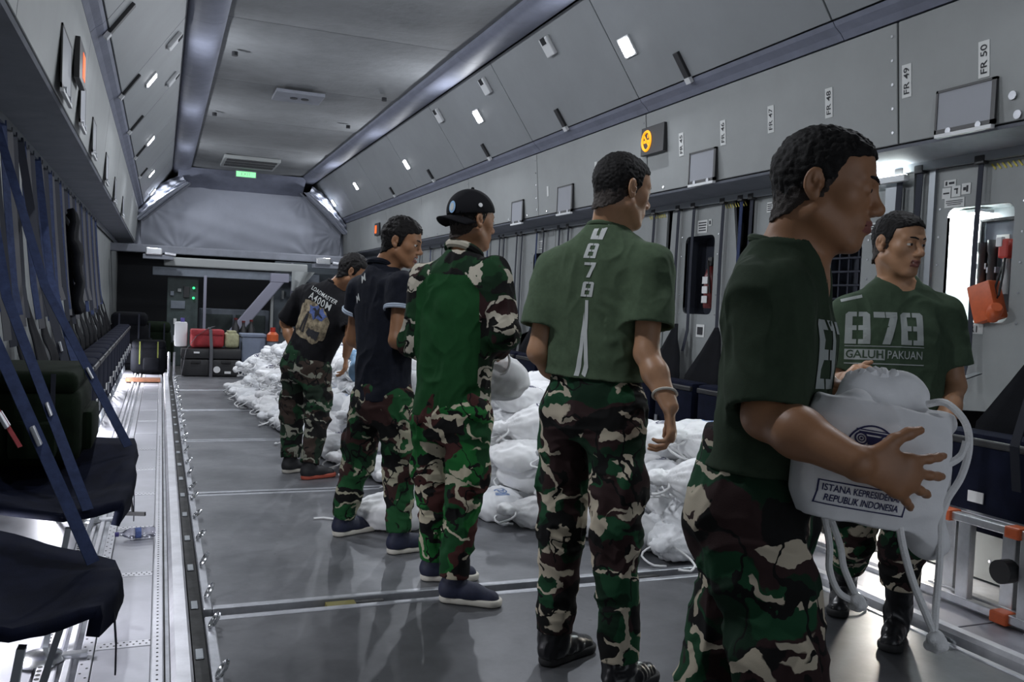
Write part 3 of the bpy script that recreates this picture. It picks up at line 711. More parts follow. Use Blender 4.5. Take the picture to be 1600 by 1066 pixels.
# left walkway: sheets, perforated strips, outer track
walk = struct(MB().box((-0.84, Y0, -0.08), (0.058, 16.2, -0.03)).build('trim_3', 'alu_dull'))
ys = [-3.2, -2.2, -1.2, 0.0, 0.82, 1.64, 2.46, 3.28, 4.1, 4.92, 5.74, 6.56, 7.38, 8.2, 9.02, 9.84, 10.66, 11.5, 12.4, 13.4, 14.6, 16.2]
for i in range(len(ys) - 1):
    MB().box((-0.182, ys[i] + 0.062, -0.03), (-0.004, ys[i + 1] - 0.004, -0.006)).build('walkway_sheet', 'walkway', walk, bevel=0.002, seg=1)
    MB().box((-0.182, ys[i], -0.03), (-0.004, ys[i] + 0.058, -0.004)).build('cross_strip', 'walkway_strip', walk, bevel=0.002, seg=1)
    if 2 < ys[i] < 8:
        h = MB()
        for k in range(8):
            for d in (0.018, 0.042): h.cyl((-0.165 + 0.021 * k + (0.01 if d > 0.03 else 0), ys[i] + d, -0.0045), (-0.165 + 0.021 * k + (0.01 if d > 0.03 else 0), ys[i] + d, -0.0032), 0.0042, 6)
        h.build('perforations', 'hole_dark', walk)['kind'] = 'stuff'
for x0, x1 in ((-0.226, -0.186), (0.0, 0.036)):
    MB().box((x0, Y0, -0.03), (x1, 16.2, -0.003)).build('track_strip', 'walkway_strip', walk, bevel=0.002, seg=1)
    h = MB()
    for k in range(150):
        y = 2.4 + 0.038 * k; h.cyl(((x0 + x1) / 2 + (0.009 if k % 2 else -0.009) * (x0 < -0.1), y, -0.0035), ((x0 + x1) / 2 + (0.009 if k % 2 else -0.009) * (x0 < -0.1), y, -0.0022), 0.0045, 6)
    h.build('perforations', 'hole_dark', walk)['kind'] = 'stuff'
MB().box((0.039, Y0, -0.06), (0.044, 16.2, -0.012)).build('groove', 'hole_dark', walk)
# seat track: ribs beside the walkway, with scalloped lips
for x0, w_, z in ((-0.27, 0.022, 0.006), (-0.305, 0.016, -0.006), (-0.345, 0.028, 0.010)):
    MB().box((x0, Y0, -0.03), (x0 + w_, 16.2, z)).build('seat_track_rib', 'rail_white', walk, bevel=0.003, seg=1)
h = MB()
for k in range(140): y = 2.5 + 0.032 * k; h.cyl((-0.335, y, 0.0102), (-0.335, y, 0.0112), 0.0085, 6)
h.build('track_holes', 'hole_dark', walk)['kind'] = 'stuff'
MB().box((-0.84, Y0, -0.03), (-0.36, 16.2, -0.008)).build('outer_floor_sheet', 'walkway', walk)
for k, y in enumerate((3.22, 4.35, 5.1)):                 # bright floor fittings
    r = empty('seat_fitting', (-0.30, y, -0.005), ('silver teardrop floor fitting nearest the camera, below the dark seat', 'silver floor fitting on the walkway between the near seats', 'silver floor fitting on the walkway under the rucksack seat')[k], 'floor fitting', 'floor fittings along the seat track')
    MB().lathe((-0.34, y, 0.0), (0, 0, 1), [(0.075, 0), (0.078, 0.008), (0.06, 0.022), (0.02, 0.026)], 22).build('dome', 'steel_bright', r, smooth=True)
    MB().box((-0.30, y - 0.018, 0.0), (-0.2, y + 0.018, 0.02)).build('tongue', 'alu', r, bevel=0.006)
# right walkway
walk2 = struct(MB().box((3.04, Y0, -0.08), (3.94, 16.2, -0.012)).build('trim_4', 'alu_dull'))
for k in range(10): MB().box((3.06, 0.2 + 1.2 * k, -0.012), (3.32, 1.39 + 1.2 * k, -0.004)).build('walkway_sheet', 'walkway', walk2, bevel=0.002, seg=1)
for x0 in (3.36, 3.44): MB().box((x0, Y0, -0.012), (x0 + 0.025, 16.2, 0.01)).build('seat_track_rib', 'rail_white', walk2)
# kick panel with fittings, lit by the floor lamp, right side
for k in range(9):
    MB().box((3.80, 1.0 + 1.3 * k, 0.0), (3.815, 2.28 + 1.3 * k, 0.42)).build('kick_panel', 'lower_panel', walk2)
    mb = MB()
    for j in range(6): mb.cyl((3.796, 1.12 + 1.3 * k + 0.2 * j, 0.10), (3.80, 1.12 + 1.3 * k + 0.2 * j, 0.10), 0.008, 8)
    mb.build('rivets', 'steel_bright', walk2)
for k in range(4):
    MB().box((3.66, 3.45 + 0.16 * k, -0.01), (3.74, 3.56 + 0.16 * k, 0.05)).build('floor_latch', 'channel_dark' if k % 2 else 'alu', walk2, bevel=0.01)

# ------------------------------------------------------------------ lamps at floor level
def floor_lamp(p, aim, watts, label, colr=(0.92, 0.93, 1.0), size=(0.05, 0.30), parent_mat='lamp_floor'):
    p = V(p); n = unit(aim); root = empty('floor_light', p, label, 'lamp')
    yv = V((0, 1, 0)); zv = np.cross(n, yv); zv = unit(zv)
    MB().obox(p - n * 0.012, yv * (size[1] / 2 + 0.012), zv * (size[0] / 2 + 0.01), n * 0.012).build('housing', 'white_plastic', root, bevel=0.004)
    MB().obox(p + n * 0.003, yv * size[1] / 2, zv * size[0] / 2, n * 0.002).build('diffuser', parent_mat, root)
    la = bpy.data.lights.new('lamp_light', 'AREA'); la.shape = 'RECTANGLE'; la.size = size[1]; la.size_y = size[0]; la.energy = watts; la.color = colr
    lo = bpy.data.objects.new('lamp_light', la); COL.objects.link(lo); lo.parent = root
    zax = -n; xax = yv; yax = np.cross(zax, xax); q = n * 0.012
    lo.matrix_local = Matrix(((xax[0], yax[0], zax[0], q[0]), (xax[1], yax[1], zax[1], q[1]), (xax[2], yax[2], zax[2], q[2]), (0, 0, 0, 1)))
for k, (y, f) in enumerate(((3.45, 1.3), (6.1, 1.3), (8.3, 1.6), (10.3, 0.8), (12.5, 4.5), (13.9, 3.0))):
    floor_lamp((-0.62, y, 0.36), (0.62, 0, -0.55), FLOOR_W * f, 'strip light under the left seats shining on the walkway, %s from the camera' % ('first', 'second', 'third', 'fourth', 'fifth', 'sixth')[k])
floor_lamp((3.70, 3.62, 0.40), (-0.75, -0.15, -0.75), 16.0, 'strip light under the right seats behind the boots', (1.0, 0.93, 0.82))
floor_lamp((3.70, 7.2, 0.40), (-0.75, 0, -0.75), 6.0, 'strip light under the right seats behind the bag heap')
# ================================================================== straps, seats
def ribbon(pts, w, t, side, name, material, parent):
    mb = MB()
    pts = [V(p) for p in pts]; s = unit(side); vs = []; fs = []
    for i, p in enumerate(pts):
        d = unit(pts[min(i + 1, len(pts) - 1)] - pts[max(i - 1, 0)]); ss = unit(s - d * np.dot(s, d)); n = np.cross(d, ss)
        for a, b in ((-1, -1), (1, -1), (1, 1), (-1, 1)): vs.append(p + ss * a * w / 2 + n * b * t / 2)
    for i in range(len(pts) - 1):
        for k in range(4): fs.append((4 * i + k, 4 * i + (k + 1) % 4, 4 * i + 4 + (k + 1) % 4, 4 * i + 4 + k))
    fs += [(3, 2, 1, 0), tuple(4 * (len(pts) - 1) + k for k in range(4))]
    return mb.add(vs, fs).build(name, material, parent)

ORD = ['first', 'second', 'third', 'fourth', 'fifth', 'sixth', 'seventh', 'eighth', 'ninth', 'tenth', 'eleventh', 'twelfth', 'thirteenth', 'fourteenth', 'fifteenth', 'sixteenth', 'seventeenth', 'eighteenth', 'nineteenth', 'twentieth'] + ['twenty-' + a for a in ('first', 'second', 'third', 'fourth', 'fifth', 'sixth', 'seventh')]
# ---- right wall: vertical seat straps with a dark hook at the rail
for k, y in enumerate((3.30, 3.69, 3.83, 5.18, 5.30, 5.52, 5.91, 6.13, 6.51, 7.1, 7.55, 8.21, 8.43, 8.84, 9.03, 9.46, 9.62, 10.04, 10.19, 10.62, 11.2, 11.6, 12.2, 12.6, 13.2, 13.8)):
    wd = 0.03 if k == 0 else (0.042 if k in (1, 2) else 0.036)
    r = empty('wall_strap', (3.9, y, 1.05), None, 'strap', 'dark seat straps along the right wall')
    r['label'] = 'dark vertical strap on the right wall, %s from the lit recess' % ORD[k] if k > 2 else {0: 'dark vertical seat strap crossing the lit wall recess', 1: 'dark seat strap on the wall just left of the lit recess', 2: 'dark seat strap second left of the lit recess'}[k]
    ribbon([(3.905, y, 2.12), (3.90, y + 0.004, 1.7), (3.895, y - 0.004, 1.12), (3.86, y, 0.95)], wd, 0.004, (0, 1, 0), 'webbing', 'strap_blue' if k % 5 == 4 else 'strap_dark', r)
    MB().box((3.885, y - 0.03, 2.085), (3.925, y + 0.03, 2.13)).build('hook', 'black_plastic', r, bevel=0.006)

def canvas(rows, name, material, parent, th=0.006, seed=0, amp=0.006):
    """soft sheet through rows of points"""
    rows = [[V(p) for p in r] for r in rows]; m, n = len(rows), len(rows[0]); S = 5
    rr = np.random.default_rng(seed); ph = rr.uniform(0, 6.28, 8)
    P = np.array(rows)
    U = np.linspace(0, m - 1, (m - 1) * S + 1); W = np.linspace(0, n - 1, (n - 1) * S + 1)
    def lerp(A, t, ax):
        i = np.clip(np.floor(t).astype(int), 0, A.shape[ax] - 2); f = t - i
        a = np.take(A, i, ax); b = np.take(A, i + 1, ax); sh = [1] * A.ndim; sh[ax] = -1; f = f.reshape(sh)
        return a * (1 - f) + b * f
    Q = lerp(lerp(P, U, 0), W, 1)
    vs = []
    for i in range(len(U)):
        for j in range(len(W)):
            p = Q[i, j]; d = amp * (math.sin(17 * p[1] + 9 * p[2] + ph[0]) + math.sin(23 * p[2] - 7 * p[0] + ph[1]) + 0.7 * math.sin(41 * p[1] + ph[2] + 13 * p[0]))
            vs.append(p + V((d, 0.3 * d, d)))
    nn = len(W); fs = [(i * nn + j, i * nn + j + 1, (i + 1) * nn + j + 1, (i + 1) * nn + j) for i in range(len(U) - 1) for j in range(nn - 1)]
    o = link_mesh(name, mesh_from(vs, fs, True), material, parent)
    md = o.modifiers.new('thick', 'SOLIDIFY'); md.thickness = th; md.offset = 0
    return o

def folded_seat(y, side, label, group, w_=0.52):
    """seat with its pan folded up against the wall, canvas back tented from the strap"""
    X = (lambda x: x) if side > 0 else mx
    r = empty('folding_chair', (X(3.78), y, 0.0), label, 'seat', group)
    y0, y1 = y - w_ / 2, y + w_ / 2
    canvas([[(X(3.86), y - 0.02, 1.16), (X(3.86), y + 0.02, 1.16)], [(X(3.82), y0 + 0.14, 0.98), (X(3.82), y1 - 0.14, 0.98)], [(X(3.76), y0 + 0.02, 0.78), (X(3.76), y1 - 0.02, 0.78)], [(X(3.72), y0, 0.45), (X(3.72), y1, 0.45)]], 'seat_back', 'charcoal_canvas', r, seed=int(y * 10), amp=0.004)
    lo, hi = sorted((X(3.50), X(3.66)))
    MB().box((lo, y0 + 0.015, 0.30), (hi, y1 - 0.015, 0.76)).build('seat_pan', 'navy_canvas', r, bevel=0.03, smooth=True)
    lo, hi = sorted((X(3.49), X(3.53)))
    MB().box((lo, y0 + 0.02, 0.70), (hi, y1 - 0.02, 0.735)).build('front_tube', 'black_plastic', r, bevel=0.008)
    MB().box((X(3.492) - 0.002, y - 0.04, 0.44), (X(3.492) + 0.004, y + 0.04, 0.49)).build('label_patch', 'tag_white', r)
    MB().box((X(3.485) - 0.004, y + 0.17, 0.39), (X(3.485) + 0.004, y + 0.205, 0.48)).build('buckle', 'alu', r)
    for yy in (y0 + 0.06, y1 - 0.06): MB().tube([(X(3.6), yy, 0.32), (X(3.56), yy, 0.12), (X(3.6), yy, -0.0)], 0.012, 8).build('leg', 'metal_frame', r)
ords = ['first', 'second', 'third', 'fourth', 'fifth', 'sixth', 'seventh', 'eighth', 'ninth', 'tenth', 'eleventh', 'twelfth', 'thirteenth', 'fourteenth', 'fifteenth', 'sixteenth']
for k in range(14):
    folded_seat(1.75 + 0.56 * k + (0 if k < 3 else 0.35), 1, 'navy folded wall seat on the right side, %s from the camera' % ords[k], 'folded seats along the right wall')
for k in range(15):
    folded_seat(5.45 + 0.56 * k, -1, 'navy folded wall seat on the left side, %s beyond the rucksack' % ords[k], 'folded seats along the left wall')

# ---- left wall: many slack straps
for k in range(34):
    y = 4.6 + 0.23 * k + 0.06 * math.sin(k * 2.3); dy = random.uniform(-0.10, 0.10)
    r = ribbon([(-0.80, y, 2.12), (-0.77, y + dy * 0.4, 1.7), (-0.73, y + dy, 1.25), (-0.70, y + dy * 1.3, random.uniform(0.9, 1.15))], 0.05, 0.004, (0.55, 0.8, 0.0), 'wall_strap', ('strap_blue', 'strap_grey', 'strap_dark')[k % 3], None)
    tag(r, '%s slack strap on the left wall, %s of that colour from the camera' % (('dark blue', 'pale grey', 'near-black')[k % 3], ORD[k // 3]), 'strap', 'slack straps on the left wall')
# dark garment hanging among the straps
g = canvas([[(-0.74, 8.35, 1.92), (-0.74, 8.55, 1.92)], [(-0.70, 8.30, 1.6), (-0.70, 8.62, 1.6)], [(-0.66, 8.25, 1.2), (-0.66, 8.68, 1.2)], [(-0.66, 8.3, 1.02), (-0.66, 8.6, 1.02)]], 'hanging_jacket', 'charcoal_canvas', None, 0.05, 5, 0.012)
tag(g, 'dark jacket hanging among the straps on the left wall', 'jacket')

# ---- two near seats with the pan folded down, left side
def open_seat(y0, y1, label, zf=0.45, xf=-0.12, tilt=0.0, sag=0.05, fan=0.6):
    r = empty('folding_chair', (-0.5, (y0 + y1) / 2, 0.0), label, 'seat')
    ym = (y0 + y1) / 2; f_ = fan
    canvas([[(-0.80, y0 + 0.30, 0.56), (-0.80, ym + 0.35 * f_ + 0.15, 0.53), (-0.80, y1 + f_, 0.56)], [(-0.55, y0 + 0.16, 0.48), (-0.55, ym + 0.24 * f_ + 0.08, 0.47 - sag), (-0.55, y1 + 0.65 * f_, 0.48 + tilt * 0.5)], [(-0.30, y0 + 0.02, zf), (-0.30, ym + 0.1 * f_, zf - sag), (-0.30, y1 + 0.32 * f_, zf + tilt)], [(xf - 0.02, y0 + 0.14, zf + 0.01), (xf, ym + 0.06, zf), (xf, y1, zf + tilt)], [(xf - 0.04, y0 + 0.16, zf - 0.07), (xf - 0.01, ym + 0.05, zf - 0.09), (xf, y1 - 0.02, zf + tilt - 0.08)]], 'seat_pan', 'navy_canvas', r, 0.03, int(y0 * 7), 0.006)
    canvas([[(-0.80, y0 + 0.1, 1.15), (-0.80, y1 - 0.1, 1.15)], [(-0.79, y0, 0.8), (-0.79, y1, 0.8)], [(-0.78, y0, 0.5), (-0.78, y1, 0.5)]], 'seat_back', 'charcoal_canvas', r, 0.012, int(y0 * 5), 0.006)
    mb = MB(); mb.bar((-0.20, y1 - 0.03, zf - 0.02), (-0.32, y1 + 0.02, 0.0), 0.045, 0.018, (0, 1, 0)); mb.build('leg', 'metal_frame', r)
    mb = MB(); mb.bar((-0.28, y0 + 0.06, zf - 0.04), (-0.34, y0 + 0.02, 0.0), 0.045, 0.018, (0, 1, 0)); mb.build('leg', 'metal_frame', r)
    ribbon([(xf + 0.005, y1 - 0.25, zf + tilt - 0.06), (xf + 0.012, y1 - 0.25, zf - 0.14), (xf + 0.012, y1 - 0.25, zf - 0.22)], 0.03, 0.004, (0, 1, 0), 'loose_strap', 'strap_dark', r)
    return r
s1 = open_seat(2.20, 2.74, 'dark unfolded canvas seat nearest the camera at the left edge', 0.45, -0.10, 0.01)
s2 = open_seat(3.30, 4.40, 'dark unfolded canvas seat on the left carrying the olive rucksack', 0.45, -0.10, 0.10, fan=0.3)
MB().tube([(-0.10, 4.0, 0.38), (-0.09, 4.0, 0.31), (-0.085, 4.0, 0.30)], 0.006, 6).build('pull_cord', 'black_plastic', s2)
MB().bar((-0.13, 4.02, 0.296), (-0.04, 3.97, 0.30), 0.016, 0.012).build('pull_bar', 'black_plastic', s2)
def near_strap(pts, w_, material, label):
    r = empty('seat_strap', V(pts[-1]), label, 'strap'); n = len(pts)
    ribbon(pts, w_, 0.004, (0.9, 0.45, 0.1), 'webbing', material, r)
    a, b = V(pts[-2]), V(pts[-1]); c = a * 0.45 + b * 0.55
    MB().obox(c, unit(b - a) * 0.03, V((0, 0.03, 0)), np.cross(unit(b - a), V((0, 1, 0))) * 0.006).build('buckle', 'alu_dull', r, bevel=0.003)
near_strap([(-0.80, 3.25, 2.12), (-0.52, 2.95, 1.25), (-0.16, 2.70, 0.47)], 0.036, 'strap_blue', 'wide blue seat strap slanting down to the front of the nearest left seat')
near_strap([(-0.80, 4.5, 2.12), (-0.56, 3.9, 1.2), (-0.22, 3.36, 0.47)], 0.038, 'strap_blue', 'blue strap slanting to the near corner of the rucksack seat')
near_strap([(-0.80, 5.0, 2.12), (-0.50, 4.55, 1.25), (-0.12, 4.22, 0.55)], 0.04, 'strap_blue', 'blue strap slanting to the far corner of the rucksack seat')
near_strap([(-0.80, 5.9, 2.12), (-0.62, 5.5, 1.3), (-0.40, 5.15, 0.62)], 0.045, 'strap_dark', 'dark slanting strap just beyond the olive rucksack')
near_strap([(-0.80, 6.7, 2.12), (-0.66, 6.3, 1.3), (-0.45, 5.9, 0.7)], 0.045, 'strap_blue', 'blue slanting strap above the second folded left seat')
near_strap([(-0.70, 3.3, 1.15), (-0.52, 3.2, 0.92), (-0.40, 3.1, 0.74)], 0.014, 'red_cloth', 'narrow red webbing strap at the left edge')
# ================================================================== forward end
CY_ = 18.75
def fabric(name, fn, nu, nv, material, parent, th=0.01):
    vs = [fn(i / nu, j / nv) for j in range(nv + 1) for i in range(nu + 1)]
    fs = [(j * (nu + 1) + i, j * (nu + 1) + i + 1, (j + 1) * (nu + 1) + i + 1, (j + 1) * (nu + 1) + i) for j in range(nv) for i in range(nu)]
    return link_mesh(name, mesh_from(vs, fs, True), material, parent)
mat('curtain', (0.38, 0.40, 0.47), 0.6, var=0.05, vscale=3, bump=(60, 0.08, 0.004))
cur = empty('curtain', (MID, CY_, 2.05), 'grey-blue fabric curtain closing off the far end of the hold', 'curtain')
def main_cloth(u, v):
    zt, zb = 3.36, 2.06; z = zb + (zt - zb) * v
    xr = min(3.5, 3.47 - (z - 2.925) * 0.69); xl = mx(xr); x = xl + (xr - xl) * u
    d = 0.0
    for (cx, cz, a, ph) in ((0.30, 2.06, 0.05, 0.3), (2.95, 2.06, 0.05, 1.2), (-0.25, 2.9, 0.03, 0.0), (3.35, 2.6, 0.045, 2.0), (0.1, 3.3, 0.02, 0.5), (2.7, 3.3, 0.03, 1.1)):
        rx, rz = x - cx, z - cz; rad = math.hypot(rx, rz) + 1e-6; d += 0.32 * a * math.exp(-rad / 0.45) * math.sin(13 * math.atan2(rz, rx) + ph) * min(1, rad / 0.12)
    d += 0.008 * math.sin(7 * x + 2 * z) + 0.005 * math.sin(19 * z + 5 * x)
    return (x, CY_ - 0.10 * math.sin(math.pi * v) - 0.12 * v + d, z)
fabric('main_cloth', main_cloth, 150, 60, 'curtain', cur)
def header(u, v):
    x = 0.25 + (2.68 - 0.25) * u; z = 3.34 + 0.33 * v
    return (x, CY_ - 0.13 - 0.55 * v ** 1.3 + 0.01 * math.sin(11 * x) * (1 - v), z)
fabric('header_cloth', header, 40, 8, 'duct_blue', cur)
for s in (-1, 1):
    def wing(u, v, s=s):
        # v along the slope from low outer to high inner, u across
        xo = (3.50 if s > 0 else mx(3.50)); xi = (2.68 if s > 0 else mx(2.62))
        bx, bz = xo + (xi - xo) * v, 2.62 + (3.42 - 2.62) * v
        dirx, dirz = (0.62 * s, 0.52); w_ = (0.34 + 0.16 * math.sin(math.pi * v))
        x = bx + dirx * w_ * u * 0.8; z = bz + dirz * w_ * u * 0.8 - 0.08 * math.sin(math.pi * u)
        f = 0.05 * math.sin(3.5 + 26 * u + 5 * v) * math.sin(math.pi * u) + 0.03 * math.sin(41 * v + 9 * u) * u
        return (x, CY_ - 0.28 - 0.25 * math.sin(math.pi * u) + f, z)
    fabric('side_drape', wing, 40, 60, 'curtain', cur)
    x = 3.48 if s > 0 else mx(3.48); xi = 2.62 if s > 0 else mx(2.62)
    MB().tube([(x, CY_ - 0.30, 2.60), ((x + xi) / 2, CY_ - 0.34, 3.0), (xi, CY_ - 0.28, 3.40)], 0.022, 8).build('edge_hem', 'soffit_grey', cur, smooth=True)
    def skirt(u, v, s=s):
        x0 = 3.42 if s > 0 else mx(3.42) + 0.0; x = x0 + s * (0.02 + 0.45 * u); return (x, CY_ - 0.04 + 0.03 * math.sin(18 * u + 3 * v), 2.06 + 0.62 * v)
    fabric('side_skirt', skirt, 20, 10, 'curtain', cur)

# bulkhead behind
bulk = struct(MB().box((-1.2, 19.5, -0.1), (4.3, 19.58, 3.9)).build('wall_front', 'dark_hole'))
# cross beam under the curtain
bm_ = empty('cross_beam', (1.25, 16.6, 1.62), 'pale horizontal beam below the far curtain', 'beam')
MB().box((0.03, 16.5, 1.70), (2.52, 16.68, 1.86)).build('upper_rail', 'panel_grey', bm_, bevel=0.03, seg=3)
MB().box((-0.15, 16.55, 1.53), (2.75, 16.65, 1.68)).build('lower_rail', 'galley_grey', bm_, bevel=0.01)
MB().box((-1.0, 16.7, 1.92), (4.0, 16.95, 2.06)).build('soffit_bar', 'soffit_grey', bm_, bevel=0.02)
for k, x in enumerate((-0.12, 2.78)):
    r = empty('work_lamp', (x, 16.3, 1.86), ('pale square lamp housing at the left end of the far beam', 'pale square lamp housing at the right end of the far beam')[k], 'lamp')
    MB().box((x - 0.15, 16.25, 1.87), (x + 0.12, 16.45, 1.99)).build('reflector', 'steel_bright', r, bevel=0.02)
    MB().box((x - 0.19, 16.28, 1.80), (x + 0.30, 16.49, 1.88)).build('bracket', 'soffit_grey', r, bevel=0.01)
    MB().cyl((x + 0.16, 16.3, 1.90), (x + 0.34, 16.3, 1.88), 0.035, 12).build('knuckle', 'alu_dull', r)
# pale cloth hanging at the beam's right end
def flap(u, v): return (2.22 + 0.42 * u * (0.35 + 0.65 * v), 16.42 + 0.03 * math.sin(9 * u), 1.36 + 0.36 * v)
fl_ = fabric('cloth_flap', flap, 10, 8, 'lower_panel', None); attach(fl_, bm_)
# posts, strut, door, galley units
def post(x, y, z0, z1, w_, material, label):
    r = empty('post', (x, y, z0), label, 'post'); MB().box((x - w_ / 2, y - w_ / 2, z0), (x + w_ / 2, y + w_ / 2, z1)).build('shaft', material, r, bevel=0.006)
    MB().box((x - w_, y - w_, z0), (x + w_, y + w_, z0 + 0.03)).build('foot', material, r)
post(0.72, 16.4, -0.08, 1.56, 0.05, 'strut_lilac', 'thin grey post left of the diagonal strut at the far end')
post(1.88, 16.4, -0.08, 1.56, 0.05, 'panel_grey', 'thin pale post right of the diagonal strut at the far end')
st = empty('diagonal_strut', (1.18, 16.3, 0.5), 'wide lilac-grey diagonal strut below the far beam', 'strut')
MB().bar((1.18, 16.3, 0.50), (2.03, 16.3, 1.60), 0.19, 0.09, (1, 0, -0.6)).build('tube', 'strut_lilac', st, bevel=0.02)
MB().box((1.83, 16.25, 1.50), (2.15, 16.42, 1.66)).build('bracket', 'strut_lilac', st, bevel=0.01)
MB().box((1.05, 16.22, 0.40), (1.32, 16.40, 0.52)).build('foot_bracket', 'strut_lilac', st, bevel=0.01)
dr = struct(MB().box((2.02, 17.3, -0.08), (3.9, 17.36, 1.92)).build('door_1', 'door_slate', bevel=0.01))
for z in (0.55, 1.2): MB().box((2.16, 17.26, z), (2.20, 17.3, z + 0.16)).build('hinge', 'panel_grey', dr)
MB().box((2.32, 17.27, -0.06), (2.36, 17.3, 1.9)).build('door_edge', 'strut_lilac', dr)
gl = empty('equipment_rack', (0.45, 16.8, -0.08), 'dark equipment rack with two green lights at the far left', 'rack')
MB().box((0.10, 16.7, -0.08), (0.62, 17.3, 1.50)).build('cabinet', 'galley_teal', gl, bevel=0.01)
for k, z in enumerate((1.33, 1.15)): MB().cyl((0.54, 16.66, z), (0.54, 16.70, z), 0.022, 12).build('status_light', 'led_green', gl)
for k, (x, z, w_, h_, m_) in enumerate(((0.28, 1.02, 0.24, 0.14, 'galley_grey'), (0.24, 0.72, 0.05, 0.1, 'white_plastic'), (0.24, 0.42, 0.05, 0.1, 'white_plastic'), (0.42, 1.25, 0.10, 0.2, 'black_plastic'), (0.30, 1.28, 0.06, 0.06, 'panel_grey'), (0.18, 1.22, 0.06, 0.08, 'galley_grey'))):
    MB().box((x - w_ / 2, 16.67, z - h_ / 2), (x + w_ / 2, 16.705, z + h_ / 2)).build('control_box', m_, gl, bevel=0.006)
w2 = empty('side_cabinet', (1.3, 18.0, -0.08), 'blue-grey cabinet in the dark behind the diagonal strut', 'cabinet')
MB().box((0.7, 17.8, -0.08), (2.0, 18.4, 0.95)).build('body', 'galley_grey', w2, bevel=0.02); MB().box((0.75, 17.78, 0.1), (1.3, 17.805, 0.85)).build('door', 'galley_teal', w2); MB().box((1.36, 17.78, 0.1), (1.92, 17.805, 0.85)).build('door', 'galley_teal', w2)

# ---- cargo lashed on the last pallet
def cased(x0, x1, y0, y1, z0, z1, label):
    r = empty('black_case', ((x0 + x1) / 2, (y0 + y1) / 2, z0), label, 'case', 'black cases on the far pallet')
    zm = z0 + (z1 - z0) * 0.62
    MB().box((x0, y0, z0), (x1, y1, zm)).build('body', 'case_black', r, bevel=0.04, smooth=True); MB().box((x0 - 0.008, y0 - 0.008, zm + 0.004), (x1 + 0.008, y1 + 0.008, z1)).build('lid', 'case_black', r, bevel=0.035, smooth=True)
    MB().box(((x0 + x1) / 2 - 0.07, y0 - 0.03, zm - 0.06), ((x0 + x1) / 2 + 0.07, y0 - 0.005, zm - 0.02)).build('handle', 'rubber', r, bevel=0.008)
    return r
c1 = cased(0.30, 0.70, 13.72, 14.3, 0.006, 0.42, 'black lidded case at the left of the far pallet')
MB().box((0.47, 13.685, 0.35), (0.55, 13.70, 0.375)).build('label_patch', 'tag_white', c1)
c2 = cased(0.72, 1.14, 13.72, 14.3, 0.006, 0.42, 'black lidded case with white stickers on the far pallet')
mbx = MB().cyl((0.80, 13.69, 0.11), (0.80, 13.70, 0.11), 0.05, 16).build('sticker', 'tag_white', c2); MB().box((0.91, 13.69, 0.05), (1.0, 13.70, 0.085)).build('sticker', 'tag_white', c2)
rd = empty('red_bag', (0.7, 14.0, 0.43), 'red fabric bag strapped on top of the black cases', 'bag')
MB().box((0.42, 13.8, 0.43), (0.90, 14.25, 0.66)).build('body', 'red_cloth', rd, bevel=0.06, smooth=True, seg=3); MB().box((0.42, 13.78, 0.62), (0.90, 14.2, 0.70)).build('flap', 'red_cloth', rd, bevel=0.03, smooth=True)
sb = empty('rice_sack', (1.02, 14.0, 0.43), 'small beige sack beside the red bag', 'sack')
MB().box((0.91, 13.82, 0.43), (1.12, 14.2, 0.66)).build('body', 'sack_beige', sb, bevel=0.06, smooth=True, seg=3); MB().box((0.95, 13.85, 0.655), (1.08, 14.1, 0.69)).build('folded_top', 'sack_beige', sb, bevel=0.01)
jw = empty('white_jerrycan', (0.26, 14.1, 0.43), 'white plastic jug standing left of the red bag', 'jug')
MB().box((0.20, 13.95, 0.43), (0.38, 14.2, 0.80)).build('body', 'white_plastic', jw, bevel=0.03, smooth=True); MB().cyl((0.31, 14.05, 0.80), (0.31, 14.05, 0.86), 0.03, 12).build('cap', 'bottle_cap', jw)
cr = empty('storage_box', (1.35, 14.2, 0.0), 'blue-grey storage box behind the black cases', 'box')
MB().box((1.17, 13.95, 0.005), (1.52, 14.4, 0.60)).build('body', 'box_blue', cr, bevel=0.015); MB().box((1.155, 13.935, 0.60), (1.535, 14.415, 0.645)).build('lid', 'box_blue', cr, bevel=0.01)
ob = empty('orange_flask', (1.58, 14.0, 0.5), 'bottle with a bright orange cap and label near the far post', 'bottle')
MB().lathe((1.62, 13.9, 0.0), (0, 0, 1), [(0.08, 0), (0.085, 0.05), (0.085, 0.5), (0.07, 0.55)], 16).build('body', 'galley_grey', ob, smooth=True); MB().lathe((1.62, 13.9, 0.55), (0, 0, 1), [(0.088, 0), (0.088, 0.10), (0.05, 0.14)], 16).build('label_band', 'orange_plastic', ob, smooth=True); MB().cyl((1.62, 13.9, 0.69), (1.62, 13.9, 0.76), 0.04, 12).build('cap', 'red_paint', ob)
for k, (x, h_) in enumerate(((1.12, 0.84), (1.24, 0.80), (1.36, 0.82))):
    b = empty('dark_bottle', (x, 14.6, 0.0), ('dark bottle left in the row behind the blue-grey box', 'dark bottle in the middle of the row behind the blue-grey box', 'dark bottle right in the row behind the blue-grey box')[k], 'bottle', 'dark bottles at the far end')
    MB().lathe((x, 14.6, 0.0), (0, 0, 1), [(0.06, 0), (0.06, h_ - 0.12), (0.025, h_ - 0.05), (0.025, h_)], 12).build('body', 'black_plastic', b, smooth=True); MB().cyl((x, 14.6, h_), (x, 14.6, h_ + 0.03), 0.028, 10).build('cap', 'red_dark', b)
ts = empty('tie_down_strap', (0.22, 13.7, 0.0), 'grey tie-down strap running over the black cases and red bag', 'strap')
